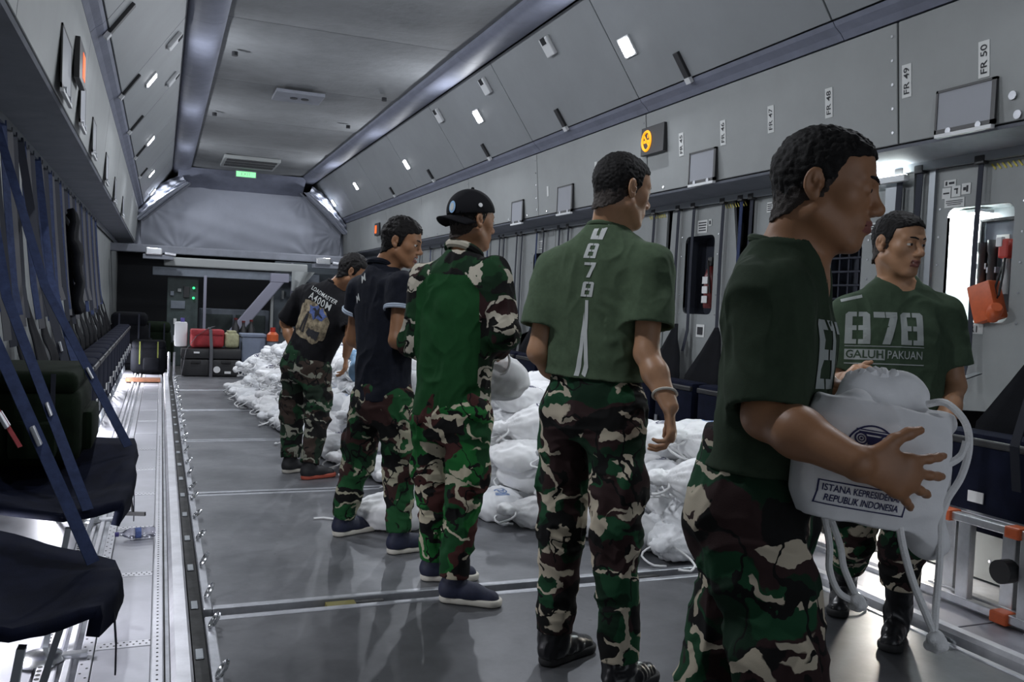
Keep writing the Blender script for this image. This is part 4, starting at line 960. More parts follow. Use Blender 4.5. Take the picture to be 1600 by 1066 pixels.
ribbon([(0.30, 13.62, 0.01), (0.36, 13.66, 0.40), (0.50, 13.77, 0.60), (0.66, 13.8, 0.72), (0.76, 14.1, 0.74)], 0.05, 0.005, (0, 1, 0), 'webbing', 'strap_grey', ts)
ribbon([(0.715, 13.66, 0.0), (0.715, 13.68, 0.42), (0.70, 13.77, 0.70), (0.70, 14.2, 0.72)], 0.045, 0.005, (1, 0, 0), 'webbing', 'strap_grey', ts)
gp = empty('guard_posts', (0.17, 13.8, 0.0), 'pair of thin silver stanchions beside the black cases', 'stanchion')
for x in (0.13, 0.20): MB().cyl((x, 13.75, -0.03), (x, 13.75, 0.36), 0.018, 10).build('stanchion', 'alu', gp)
bd = MB().box((-0.42, 12.75, 0.01), (0.02, 13.0, 0.05)).build('brown_board', 'wood_brown', bevel=0.004); tag(bd, 'short brown board lying on the lit left walkway', 'board')
# dark kit piled at the forward left
def rucksack(c, sx, sy, sz, material, label, trim_mat, name='rucksack'):
    x, y, z = c; r = empty(name, c, label, 'bag')
    MB().box((x - sx, y - sy, z), (x + sx, y + sy, z + sz * 0.85)).build('body', material, r, bevel=0.09 * sz / 0.5, smooth=True, seg=3)
    MB().box((x - sx * 0.95, y - sy * 1.02, z + sz * 0.75), (x + sx * 0.95, y + sy * 0.95, z + sz)).build('top_flap', material, r, bevel=0.06 * sz / 0.5, smooth=True, seg=3)
    MB().box((x - sx * 0.3, y - sy * 1.25, z + sz * 0.12), (x + sx * 0.6, y - sy * 0.95, z + sz * 0.5)).build('pocket', material, r, bevel=0.04 * sz / 0.5, smooth=True)
    MB().box((x + sx * 0.95, y - sy * 0.6, z + sz * 0.12), (x + sx * 1.2, y + sy * 0.6, z + sz * 0.55)).build('side_pocket', material, r, bevel=0.03 * sz / 0.5, smooth=True)
    for s in (-0.5, 0.5): ribbon([(x + s * sx, y - sy * 1.06, z + sz * 0.98), (x + s * sx, y - sy * 1.1, z + sz * 0.6), (x + s * sx, y - sy * 1.04, z + sz * 0.3)], 0.018 if sz < 0.6 else 0.025, 0.004, (1, 0, 0), 'strap', trim_mat, r)
    return r
rucksack((-0.50, 4.35, 0.50), 0.20, 0.34, 0.40, 'olive_canvas', 'dark olive rucksack resting on the unfolded left seat', 'strap_dark')
rucksack((-0.15, 14.3, 0.0), 0.25, 0.25, 0.50, 'charcoal_canvas', 'black rucksack with a neon strap at the far left of the walkway', 'neon_webbing')
rucksack((-0.45, 15.0, 0.0), 0.28, 0.3, 0.9, 'charcoal_canvas', 'tall black rucksack behind the one with the neon strap', 'strap_dark')
rucksack((-0.05, 15.4, 0.0), 0.22, 0.25, 0.75, 'olive_canvas', 'dark olive pack at the far left beside the equipment rack', 'strap_dark')

# ------------------------------------------------------------------ bottle on the walkway
wb = empty('water_bottle', (-0.08, 4.76, 0.0), 'clear plastic water bottle lying on the left walkway', 'bottle')
d = unit((0.98, 0.1, 0)); c = V((-0.165, 4.72, 0.024))
MB().lathe(c, d, [(0.0084, 0.0000), (0.0109, 0.0168), (0.0168, 0.0252), (0.0269, 0.0504), (0.0269, 0.0714), (0.0244, 0.0756), (0.0269, 0.0798), (0.0269, 0.1092), (0.0244, 0.1134), (0.0269, 0.1176), (0.0269, 0.1596), (0.0218, 0.1680), (0.0084, 0.1663)], 20).build('body', 'bottle_clear', wb, smooth=True)
MB().lathe(c - d * 0.02, d, [(0.013, 0), (0.0118, 0.0034), (0.0118, 0.0168), (0.0109, 0.0185)], 14).build('cap', 'bottle_cap', wb, smooth=True)
MB().lathe(c, d, [(0.0273, 0.0714), (0.0276, 0.0756), (0.0276, 0.0991), (0.0273, 0.1008)], 20).build('label_band', 'print_blue', wb, smooth=True)

# ------------------------------------------------------------------ ladder against the right seats
ld = empty('folding_ladder', (3.33, 2.2, 0.0), 'folded aluminium ladder with orange end caps lying against the right seats', 'ladder')
for dx, ya, yb in ((0.0, 0.6, 3.16), (0.075, 0.7, 3.0)):
    for z, nm in ((0.40, 'stile'), (0.035, 'stile')):
        MB().box((3.30 + dx, ya, z - 0.018), (3.345 + dx, yb, z + 0.018)).build(nm, 'alu', ld, bevel=0.005)
    for k in range(8):
        y = yb - 0.10 - 0.30 * k
        if y > ya + 0.05: MB().box((3.305 + dx, y - 0.032, 0.05), (3.34 + dx, y + 0.032, 0.385)).build('rung', 'alu', ld, bevel=0.004)
for y in (2.86, 2.52):
    MB().box((3.285, y - 0.035, 0.375), (3.36, y + 0.035, 0.425)).build('end_cap', 'orange_plastic', ld, bevel=0.008)
MB().box((3.285, 2.52, 0.005), (3.36, 2.60, 0.055)).build('end_cap', 'orange_plastic', ld, bevel=0.008)
MB().cyl((3.27, 2.55, 0.23), (3.33, 2.55, 0.23), 0.05, 18).build('hinge_joint', 'black_plastic', ld)
# black duffel on the seats, right edge
df = empty('duffel_bag', (3.62, 2.35, 0.5), 'large shiny black duffel bag on the seats at the right edge', 'bag')
def duffel(u, v):
    a = 2 * math.pi * u; t = v * 2 - 1; rr = (1 - abs(t) ** 6 * 0.9) * (1 + 0.05 * math.sin(5 * a + 7 * t) + 0.04 * math.sin(11 * t + 2 * a))
    return (3.40 + 0.25 * rr * math.cos(a), 2.62 + 0.50 * t, 0.76 + 0.26 * rr * math.sin(a) + 0.03 * math.sin(6 * t))
mat('duffel_black', (0.01, 0.01, 0.013), 0.3, bump=(20, 0.4, 0.02))
fabric('body', duffel, 40, 40, 'duffel_black', df).data.transform(Matrix.Translation((-3.62, -2.35, -0.5)))
bpy.data.objects  # (body is placed in the bag's own frame)
for o in [o for o in bpy.data.objects if o.name.startswith('body') and o.parent is None]: o.parent = df
for y in (2.42, 2.82): ribbon([(3.17, y, 0.60), (3.14, y, 0.78), (3.21, y, 0.99), (3.40, y, 1.04)], 0.04, 0.005, (0, 1, 0), 'handle_strap', 'strap_dark', df)

# ------------------------------------------------------------------ things in the wall recesses
# orange set with a cord, hanging in the lit recess
ph = empty('orange_handset_box', (3.9, 3.22, 1.27), 'orange emergency equipment box with a black coiled cord in the lit recess', 'equipment')
MB().obox((3.93, 3.235, 1.375), V((0.045, 0.0, 0.0)), V((0.0, 0.065, -0.02)), V((0.0, 0.03, 0.095))).build('case', 'orange_plastic', ph, bevel=0.012, smooth=True)
MB().obox((3.895, 3.215, 1.40), V((0.004, 0, 0)), V((0, 0.035, -0.01)), V((0, 0.012, 0.05))).build('front_plate', 'black_plastic', ph, bevel=0.004)
MB().lathe((3.90, 3.165, 1.325), (-0.3, -0.4, 0.35), [(0.032, -0.05), (0.036, 0.0), (0.036, 0.03), (0.026, 0.045)], 18).build('nozzle', 'orange_plastic', ph, smooth=True)
ex = empty('fire_bottle', (3.98, 3.18, 1.4), 'small red-headed extinguisher with a pale tube in the lit recess', 'extinguisher')
MB().lathe((3.985, 3.185, 1.42), (0, 0, 1), [(0.018, 0), (0.02, 0.1), (0.016, 0.2)], 14).build('tube', 'white_plastic', ex, smooth=True)
MB().box((3.955, 3.155, 1.60), (4.01, 3.215, 1.70)).build('valve', 'red_paint', ex, bevel=0.012); MB().box((3.95, 3.19, 1.66), (3.975, 3.225, 1.71)).build('gauge', 'white_plastic', ex, bevel=0.004)
MB().tube([(3.95, 3.165, 1.60), (3.92, 3.15, 1.50), (3.91, 3.155, 1.41), (3.92, 3.175, 1.39), (3.925, 3.19, 1.45), (3.95, 3.17, 1.58)], 0.006, 8).build('hose', 'rubber', ex, smooth=True)
for k, (y, z0, z1) in enumerate(((3.335, 1.47, 1.69), (3.275, 1.42, 1.70))):
    r = empty('torch', (4.0, y, z0), ('black torch clipped at the left in the lit recess', 'longer dark torch clipped mid-way in the lit recess')[k], 'torch')
    MB().lathe((4.0, y, z0), (0, 0, 1), [(0.022, 0), (0.022, (z1 - z0) * 0.7), (0.03, (z1 - z0) * 0.8), (0.03, z1 - z0)], 14).build('barrel', 'black_plastic', r, smooth=True); MB().box((3.99, y - 0.028, (z0 + z1) / 2 - 0.03), (4.03, y + 0.028, (z0 + z1) / 2)).build('clip', 'alu', r)
# lamp inside the lit recess
la = empty('recess_lamp', (4.02, 3.45, 1.86), 'bright lamp inside the lit wall recess', 'lamp')
MB().box((4.0, 3.36, 1.855), (4.09, 3.50, 1.872)).build('housing', 'white_plastic', la); MB().box((4.01, 3.37, 1.850), (4.08, 3.49, 1.856)).build('diffuser', 'lamp_white', la)
ll = bpy.data.lights.new('lamp_light', 'AREA'); ll.shape = 'RECTANGLE'; ll.size = 0.10; ll.size_y = 0.06; ll.energy = 7.0; ll.color = (0.9, 1.0, 1.0)
lo = bpy.data.objects.new('lamp_light', ll); COL.objects.link(lo); lo.parent = la; lo.location = (0.0, 0.0, -0.014); lo.rotation_euler = (0.0, math.radians(25), math.radians(-30))
# lamp on the shelf above, lighting the shelf underside
sl = empty('shelf_lamp', (3.80, 4.05, 2.10), 'strip light under the right wall shelf behind the carrier', 'lamp')
MB().box((3.85, 3.75, 2.05), (3.885, 4.15, 2.085)).build('housing', 'white_plastic', sl); MB().box((3.853, 3.76, 2.085), (3.882, 4.14, 2.088)).build('diffuser', 'lamp_floor', sl)
l2 = bpy.data.lights.new('lamp_light', 'AREA'); l2.shape = 'RECTANGLE'; l2.size = 0.03; l2.size_y = 0.38; l2.energy = 1.0; l2.color = (0.88, 1.0, 0.95)
lo = bpy.data.objects.new('lamp_light', l2); COL.objects.link(lo); lo.parent = sl; lo.location = (0.067, -0.10, -0.008); lo.rotation_euler = (math.radians(180), 0, 0)
# extinguisher in the second recess and its far twin
for k, (y, z) in enumerate(((5.76, 1.30), (8.92, 1.48))):
    r = empty('fire_extinguisher', (4.02, y, z), ('dark red extinguisher with white labels in the navy wall recess', 'dark red extinguisher in the small far wall recess')[k], 'extinguisher', 'extinguishers in the right wall')
    MB().lathe((4.0, y, z), (0, 0, 1), [(0.055, 0), (0.06, 0.02), (0.06, 0.25), (0.045, 0.30), (0.018, 0.33)], 18).build('cylinder', 'red_dark', r, smooth=True)
    MB().box((3.97, y - 0.03, z + 0.33), (4.03, y + 0.03, z + 0.40)).build('valve', 'black_plastic', r, bevel=0.01)
    MB().tube([(3.96, y, z + 0.37), (3.93, y - 0.05, z + 0.30), (3.94, y - 0.07, z + 0.12)], 0.008, 8).build('hose', 'rubber', r, smooth=True)
    for j in range(3): MB().box((3.936, y - 0.035, z + 0.04 + 0.075 * j), (3.942, y + 0.035, z + 0.095 + 0.075 * j)).build('label_patch', 'tag_white', r)
# ================================================================== smooth solids (signed distance + surface nets)
def smin(a, b, k):
    if k <= 0: return np.minimum(a, b)
    h = np.maximum(k - np.abs(a - b), 0) / k
    return np.minimum(a, b) - h * h * k * 0.25
class Prim:
    def __init__(self, fn, lo, hi, k=0.02, op='add'): self.fn = fn; self.lo = V(lo); self.hi = V(hi); self.k = k; self.op = op
def rcone(a, b, r0, r1, k=0.02, op='add', flat=None, s=1.0):
    """tapered capsule; flat = direction squeezed by factor s"""
    a, b = V(a), V(b); ba = b - a; L2 = max(1e-9, ba @ ba); R = max(r0, r1)
    fl = None if flat is None else unit(flat)
    def fn(P):
        q = P - a; t = np.clip((q @ ba) / L2, 0, 1); v = q - t[..., None] * ba
        if fl is not None: v = v + ((v @ fl) * (1 / s - 1))[..., None] * fl
        return (np.sqrt((v * v).sum(-1)) - (r0 + (r1 - r0) * t)).astype(np.float32)
    return Prim(fn, np.minimum(a, b) - R * max(1, s), np.maximum(a, b) + R * max(1, s), k, op)
def ball(c, r, k=0.02, op='add', R=None):
    """ellipsoid with optional 3x3 rotation whose columns are its axes"""
    c = V(c); r = V(r) if hasattr(r, '__len__') else V((r, r, r)); M = np.eye(3) if R is None else np.array(R)
    def fn(P):
        q = (P - c) @ M; k0 = np.sqrt(((q / r) ** 2).sum(-1)); k1 = np.sqrt(((q / (r * r)) ** 2).sum(-1)) + 1e-9
        return (k0 * (k0 - 1) / k1).astype(np.float32)
    m = r.max(); return Prim(fn, c - m, c + m, k, op)
def loft(stations, right, front, k=0.03, op='add', n=2.4):
    """stacked superellipses: stations = (centre, half width, half depth front, half depth back)"""
    Cn = np.array([V(s[0]) for s in stations]); ax = Cn[-1] - Cn[0]; L = np.linalg.norm(ax); ax = ax / L
    T = (Cn - Cn[0]) @ ax; W = np.array([s[1] for s in stations]); DF = np.array([s[2] for s in stations]); DB = np.array([s[3] if len(s) > 3 else s[2] for s in stations])
    r = unit(V(right) - ax * np.dot(right, ax)); f = unit(np.cross(ax, r));
    if np.dot(f, front) < 0: f = -f
    tt = np.linspace(T[0], T[-1], 60)
    def sm(A):                                # smoothed interpolation
        y = np.interp(tt, T, A); kx = np.array([1, 2, 3, 2, 1.]) / 9; yp = np.pad(y, 2, mode='edge'); return np.convolve(yp, kx, 'valid')
    cr, cf, w_, df, db = sm((Cn - Cn[0]) @ r), sm((Cn - Cn[0]) @ f), sm(W), sm(DF), sm(DB)
    def fn(P):
        q = P - Cn[0]; t = q @ ax; tc = np.clip(t, T[0], T[-1])
        x = q @ r - np.interp(tc, tt, cr); y = q @ f - np.interp(tc, tt, cf); ww = np.interp(tc, tt, w_); dd = np.where(y > 0, np.interp(tc, tt, df), np.interp(tc, tt, db))
        rad = (np.abs(x / ww) ** n + np.abs(y / dd) ** n) ** (1 / n); d = (rad - 1) * np.minimum(ww, dd)
        return np.maximum(d, np.abs(t - (T[0] + T[-1]) / 2) - (T[-1] - T[0]) / 2).astype(np.float32)
    m = max(W.max(), DF.max(), DB.max()) * 1.1
    return Prim(fn, Cn.min(0) - m, Cn.max(0) + m, k, op)
def cutcone(a, b, r0, r1, k=0.02, hollow=0.0, flat=None, s=1.0):
    """tapered sleeve with a flat open end at b"""
    a, b = V(a), V(b); ba = b - a; d = unit(ba); L = np.linalg.norm(ba)
    core = rcone(a, b + d * 0.03, r0, r1, flat=flat, s=s).fn
    def fn(P):
        f = np.maximum(core(P), ((P - b) @ d).astype(np.float32))
        if hollow:
            inner = np.maximum(core(P) + hollow, -((P - b) @ d) - 0.04); f = np.maximum(f, -inner)
        return f.astype(np.float32)
    R = max(r0, r1) * max(1, s) + 0.03
    return Prim(fn, np.minimum(a, b) - R, np.maximum(a, b) + R, k)
def halfspace(p, n, lo, hi, k=0.0):
    """removes everything on the side n points to"""
    p, n = V(p), unit(n)
    return Prim(lambda P: (-((P - p) @ n)).astype(np.float32), lo, hi, k, 'sub')
def bounds(prims, m=0.02):
    ad = [p for p in prims if p.op == 'add']; return np.min([p.lo for p in ad], 0) - m, np.max([p.hi for p in ad], 0) + m
def solid(prims, h, lo=None, hi=None):
    """evaluate primitives in order on a grid and return the surface (verts, quads)"""
    if lo is None: lo, hi = bounds(prims, 3 * h)
    lo, hi = V(lo), V(hi); n = np.ceil((hi - lo) / h).astype(int) + 1
    F = np.full(tuple(n), 0.3, np.float32); axs = [lo[i] + h * np.arange(n[i]) for i in range(3)]
    for p in prims:
        m = p.k + 2 * h + 0.004
        i0 = np.clip(np.floor((p.lo - m - lo) / h).astype(int), 0, n); i1 = np.clip(np.ceil((p.hi + m - lo) / h).astype(int) + 1, 0, n)
        if (i1 <= i0).any(): continue
        sl = tuple(slice(i0[i], i1[i]) for i in range(3))
        P = np.stack(np.meshgrid(*[axs[i][sl[i]] for i in range(3)], indexing='ij'), -1)
        d = p.fn(P)
        if p.op == 'add': F[sl] = smin(F[sl], d, p.k)
        else: F[sl] = -smin(-F[sl], d, p.k)
    S = F < 0
    c = np.zeros(tuple(n - 1), np.int8)
    for dx in (0, 1):
        for dy in (0, 1):
            for dz in (0, 1): c += S[dx:n[0] - 1 + dx, dy:n[1] - 1 + dy, dz:n[2] - 1 + dz]
    act = np.argwhere((c > 0) & (c < 8))
    idx = np.full(tuple(n - 1), -1, np.int64); idx[act[:, 0], act[:, 1], act[:, 2]] = np.arange(len(act))
    corner = {}
    for dx in (0, 1):
        for dy in (0, 1):
            for dz in (0, 1): corner[dx, dy, dz] = F[act[:, 0] + dx, act[:, 1] + dy, act[:, 2] + dz]
    acc = np.zeros((len(act), 3)); cnt = np.zeros(len(act))
    for a in corner:
        for ax in range(3):
            if a[ax]: continue
            b = list(a); b[ax] = 1; b = tuple(b); fa, fb = corner[a], corner[b]; cr = (fa < 0) != (fb < 0)
            t = np.where(cr, fa / np.where(cr, fa - fb, 1), 0); p = np.tile(V(a), (len(act), 1)); p[:, ax] += t
            acc += p * cr[:, None]; cnt += cr
    verts = lo + h * (act + acc / cnt[:, None])
    quads = []
    for ax in range(3):
        o1, o2 = [(1, 2), (2, 0), (0, 1)][ax]
        s0 = [slice(None)] * 3; s1 = [slice(None)] * 3; s0[ax] = slice(0, n[ax] - 1); s1[ax] = slice(1, n[ax])
        A, B = S[tuple(s0)], S[tuple(s1)]; E = np.argwhere(A != B)
        ok = (E[:, o1] > 0) & (E[:, o2] > 0) & (E[:, o1] < n[o1] - 1) & (E[:, o2] < n[o2] - 1); E = E[ok]
        flip = B[E[:, 0], E[:, 1], E[:, 2]]
        def cell(d1, d2):
            q = E.copy(); q[:, o1] -= d1; q[:, o2] -= d2; return idx[q[:, 0], q[:, 1], q[:, 2]]
        q = np.stack([cell(1, 1), cell(0, 1), cell(0, 0), cell(1, 0)], 1); q[flip] = q[flip][:, ::-1]; quads.append(q)
    Q = np.concatenate(quads); Q = Q[(Q >= 0).all(1)]
    return verts, Q
def relax(v, q, it=2, lam=0.5):
    """light smoothing"""
    e = np.concatenate([q[:, [0, 1]], q[:, [1, 2]], q[:, [2, 3]], q[:, [3, 0]]]); n = len(v)
    e = np.concatenate([e, e[:, ::-1]]); cnt = np.bincount(e[:, 0], minlength=n)[:, None]
    for _ in range(it):
        s = np.stack([np.bincount(e[:, 0], weights=v[e[:, 1], i], minlength=n) for i in range(3)], 1); v = v + lam * (s / np.maximum(cnt, 1) - v)
    return v
def vnormals(v, q):
    fn = np.cross(v[q[:, 2]] - v[q[:, 0]], v[q[:, 3]] - v[q[:, 1]]); N = np.zeros_like(v)
    for i in range(4):
        for a in range(3): N[:, a] += np.bincount(q[:, i], weights=fn[:, a], minlength=len(v))
    return N / (np.linalg.norm(N, axis=1, keepdims=True) + 1e-12)
_PERM = np.random.default_rng(5).permutation(4096); _VAL = np.random.default_rng(6).uniform(-1, 1, 4096)
def vnoise(p):
    i = np.floor(p).astype(np.int64); f = p - i; f = f * f * f * (f * (f * 6 - 15) + 10); out = 0
    for dx in (0, 1):
        for dy in (0, 1):
            for dz in (0, 1):
                hsh = _PERM[(_PERM[(_PERM[(i[:, 0] + dx) & 4095] + i[:, 1] + dy) & 4095] + i[:, 2] + dz) & 4095]
                out = out + _VAL[hsh] * (f[:, 0] if dx else 1 - f[:, 0]) * (f[:, 1] if dy else 1 - f[:, 1]) * (f[:, 2] if dz else 1 - f[:, 2])
    return out
def wrinkle(v, q, amp, scale, spots=(), seed=0, stretch=(1, 1, 1), calm=()):
    """cloth folds pushed in and out along the normal; spots = (point, radius, extra amplitude)"""
    N = vnormals(v, q); s = V(stretch); o = seed * 13.7
    w1 = np.stack([vnoise(v * 7 + o), vnoise(v * 7 + 31 + o), vnoise(v * 7 + 77 + o)], 1) * 0.06
    p = (v + w1) * scale * s + o
    r1 = 1 - 2 * np.abs(vnoise(p)); r2 = 1 - 2 * np.abs(vnoise(p * 2.1 + 9)); d = 0.65 * r1 + 0.35 * r2
    A = np.full(len(v), amp)
    for (c, rad, ex) in spots: A = A + ex * np.exp(-(((v - V(c)) ** 2).sum(1)) / (rad * rad))
    for (c, dr, rad) in calm:                 # hems stay even
        t = np.abs((v - V(c)) @ V(dr)); near = np.linalg.norm(v - V(c), axis=1) < rad; A = np.where(near, A * np.clip((t - 0.012) / 0.06, 0.06, 1), A)
    return v + N * (A * (d - 0.35))[:, None]
def np_mesh(v, q, smooth=True):
    me = bpy.data.meshes.new('m'); nq = len(q)
    me.vertices.add(len(v)); me.vertices.foreach_set('co', np.ascontiguousarray(v, np.float32).ravel())
    me.loops.add(nq * 4); me.loops.foreach_set('vertex_index', np.ascontiguousarray(q, np.int32).ravel())
    me.polygons.add(nq); me.polygons.foreach_set('loop_start', np.arange(0, nq * 4, 4, dtype=np.int32))
    me.polygons.foreach_set('loop_total', np.full(nq, 4, np.int32))
    me.update(calc_edges=True)
    if smooth: me.polygons.foreach_set('use_smooth', np.ones(nq, bool))
    me.validate(); return me
def keep(v, q, mask):
    """submesh of the faces where mask is true"""
    q = q[mask]; u, inv = np.unique(q, return_inverse=True); return v[u], inv.reshape(q.shape)
def project(name, pts2d, faces, centre, right, up, target_vq, material, parent, lift=0.002, into=None, sub=0, curve=None):
    """lay flat print onto a cloth surface by casting along the print's own normal"""
    v, q = target_vq; bvh = BVHTree.FromPolygons([tuple(x) for x in v], [tuple(int(i) for i in f) for f in q])
    r, u = unit(right), unit(up); n = unit(np.cross(r, u)) if into is None else -unit(into)
    bm = bmesh.new(); vs = [bm.verts.new((p[0], p[1], 0)) for p in pts2d]
    for f in faces:
        try: bm.faces.new([vs[i] for i in f])
        except ValueError: pass
    bmesh.ops.triangulate(bm, faces=bm.faces)
    for _ in range(sub):
        ed = [e for e in bm.edges if e.calc_length() > 0.02]
        if ed: bmesh.ops.subdivide_edges(bm, edges=ed, cuts=1); bmesh.ops.triangulate(bm, faces=bm.faces)
    for w_ in bm.verts:
        p = V(centre) + w_.co.x * r + w_.co.y * u
        hit = bvh.ray_cast(Vector(p + n * 0.35), Vector(-n), 0.7)
        w_.co = (hit[0] + hit[1].normalized() * lift) if hit[0] is not None else Vector(p)
    me = bpy.data.meshes.new('print'); bm.to_mesh(me); bm.free()
    return link_mesh(name, me, material, parent)
def rect2d(x0, y0, x1, y1): return [(x0, y0), (x1, y0), (x1, y1), (x0, y1)]
def merge2d(polys):
    vs, fs = [], []
    for p in polys: b = len(vs); vs += list(p); fs.append(tuple(range(b, b + len(p))))
    return vs, fs
# ================================================================== people
def frame(f, u=(0, 0, 1)):
    f = unit(f); r = unit(np.cross(f, u)); uu = np.cross(r, f); return np.stack([r, f, uu], 1)      # columns: right, forward, up
def head_prims(c, R, sc, neck_base, lids=0.0, mouth=0.0, neck_r=0.056):
    T = lambda x, y, z: V(c) + R @ (V((x, y, z)) * sc)
    def B(p, r, k=0.02, op='add', M=None):
        r = V(r) * sc if hasattr(r, '__len__') else r * sc
        return ball(T(*p), r, k * sc, op, R if M is None else R @ M)
    def C(p, q, a, b, k=0.015, op='add'): return rcone(T(*p), T(*q), a * sc, b * sc, k * sc, op)
    L = [B((0, -0.012, 0.032), (0.0755, 0.093, 0.084)), B((0, 0.043, 0.040), (0.058, 0.042, 0.052)), B((0, 0.034, -0.030), (0.056, 0.054, 0.074), 0.025)]
    for s in (-1, 1):
        L += [B((s * 0.042, 0.050, -0.014), 0.021, 0.025), C((s * 0.053, 0.0, -0.050), (s * 0.020, 0.060, -0.097), 0.020, 0.016, 0.025)]
    L += [B((0, 0.070, -0.099), (0.022, 0.016, 0.015), 0.02), B((0, 0.068, -0.060), (0.030, 0.025, 0.028), 0.02)]
    for s in (-1, 1): L += [C((s * 0.012, 0.084, 0.021), (s * 0.042, 0.068, 0.024), 0.0095, 0.009, 0.018)]
    for s in (-1, 1): L += [B((s * 0.031, 0.094, 0.004), (0.018, 0.015, 0.012), 0.012, 'sub')]
    L += [C((0, 0.083, 0.016), (0, 0.103, -0.024), 0.0075, 0.0105, 0.014), B((0, 0.1055, -0.0285), 0.0118, 0.008)]
    for s in (-1, 1): L += [B((s * 0.0125, 0.095, -0.034), (0.0085, 0.011, 0.0075), 0.006)]
    for s in (-1, 1):                          # eyelids
        e = T(s * 0.031, 0.0735, 0.005); up = R[:, 2]; fw = R[:, 1]
        def lid(P, e=e, lo=lids):
            q = P - e; return np.maximum(np.sqrt((q * q).sum(-1)) - 0.0150 * sc, -((q @ up) - (0.0045 - 0.011 * lo) * sc)).astype(np.float32)
        def lid2(P, e=e):
            q = P - e; return np.maximum(np.sqrt((q * q).sum(-1)) - 0.0145 * sc, (q @ up) + 0.0055 * sc).astype(np.float32)
        m = 0.016 * sc; L += [Prim(lid, e - m, e + m, 0.003 * sc), Prim(lid2, e - m, e + m, 0.003 * sc)]
    zu, zl = -0.0565 + 0.2 * mouth * 0.01, -0.0675 - mouth * 0.009
    for s in (-1, 1):
        L += [C((s * 0.022, 0.082, -0.060), (s * 0.004, 0.0935, zu), 0.0045, 0.0062, 0.006), C((s * 0.020, 0.082, -0.062 - mouth * 0.004), (0, 0.0915, zl), 0.0045, 0.0075, 0.006)]
    L += [C((-0.021, 0.089, -0.0615), (0.021, 0.089, -0.0615), 0.0016 + 0.004 * mouth, 0.0016 + 0.004 * mouth, 0.003, 'sub'), C((-0.008, 0.099, -0.0620 - 0.002 * mouth), (0.008, 0.099, -0.0620 - 0.002 * mouth), 0.0018 + 0.005 * mouth, 0.0018 + 0.005 * mouth, 0.003, 'sub')]
    for s in (-1, 1):                          # ears
        a = 0.28; Mx = np.array([[math.cos(a * s), -math.sin(a * s), 0], [math.sin(a * s), math.cos(a * s), 0], [0, 0, 1.]])
        L += [B((s * 0.0790, -0.015, 0.002), (0.007, 0.017, 0.027), 0.008, 'add', Mx), B((s * 0.078, -0.008, -0.022), (0.006, 0.010, 0.012), 0.008), B((s * 0.0850, -0.013, 0.002), (0.0065, 0.0105, 0.0175), 0.004, 'sub', Mx), B((s * 0.0815, -0.013, 0.009), (0.004, 0.004, 0.010), 0.004, 'add', Mx), B((s * 0.080, -0.002, -0.003), (0.0045, 0.005, 0.006), 0.005)]
    nb = V(neck_base); L += [rcone(T(0, -0.028, -0.050), nb, neck_r * sc, neck_r * 1.08, 0.03), rcone(T(0, 0.02, -0.085), nb + R[:, 1] * 0.02, 0.030, 0.035, 0.03)]
    return L
def hand_prims(w_, d, n, t, curl=(0.35, 0.4, 0.45, 0.5), spread=1.0, thumb=0.3, s=0.95, thumb_out=0.75):
    """w wrist, d towards the knuckles, n where the palm faces, t thumb side"""
    w_, d = V(w_), unit(d); n = unit(V(n) - d * np.dot(n, d)); t = unit(V(t) - d * np.dot(t, d) - n * np.dot(t, n))
    L = [rcone(w_ + d * 0.012 * s, w_ + d * 0.080 * s, 0.029 * s, 0.039 * s, 0.015, flat=n, s=0.42), rcone(w_ + d * 0.085 * s + t * 0.026 * s, w_ + d * 0.078 * s - t * 0.027 * s, 0.0125 * s, 0.011 * s, 0.012), rcone(w_ + d * 0.020 * s + t * 0.016 * s + n * 0.006, w_ + d * 0.055 * s + t * 0.032 * s + n * 0.006, 0.0155 * s, 0.013 * s, 0.012)]
    tips = []
    for i in range(4):
        f = (0.95, 1.05, 0.98, 0.79)[i] * s; b = w_ + d * (0.088, 0.093, 0.089, 0.080)[i] * s + t * (0.029, 0.0095, -0.0105, -0.0285)[i] * s
        a = (0.13, 0.03, -0.08, -0.2)[i] * spread; dd = unit(d * math.cos(a) + t * math.sin(a)); r0 = (0.0095, 0.0097, 0.0093, 0.0083)[i] * s; ang = 0
        for j, ln in enumerate((0.044, 0.027, 0.022)):
            ang += curl[i] * (1.0, 1.15, 0.75)[j]; v = dd * math.cos(ang) + n * math.sin(ang); e = b + v * ln * f
            L.append(rcone(b, e, r0 * (1, 0.92, 0.85)[j], r0 * (0.92, 0.85, 0.72)[j], 0.004 if j else 0.010)); b = e
        tips.append((b, v, unit(np.cross(v, t)), r0))
    b = w_ + d * 0.030 * s + t * 0.026 * s + n * 0.004
    for j, (ln, r0, r1) in enumerate(((0.040, 0.0135, 0.0115), (0.030, 0.0112, 0.0102), (0.024, 0.0102, 0.008))):
        a = thumb_out - 0.18 * j; v = unit(d * math.cos(a) + t * math.sin(a) + n * thumb * (0.6 + 0.3 * j)); e = b + v * ln * s; L.append(rcone(b, e, r0 * s, r1 * s, 0.008)); b = e
    tips.append((b, v, None, 0.009 * s))
    return L, tips

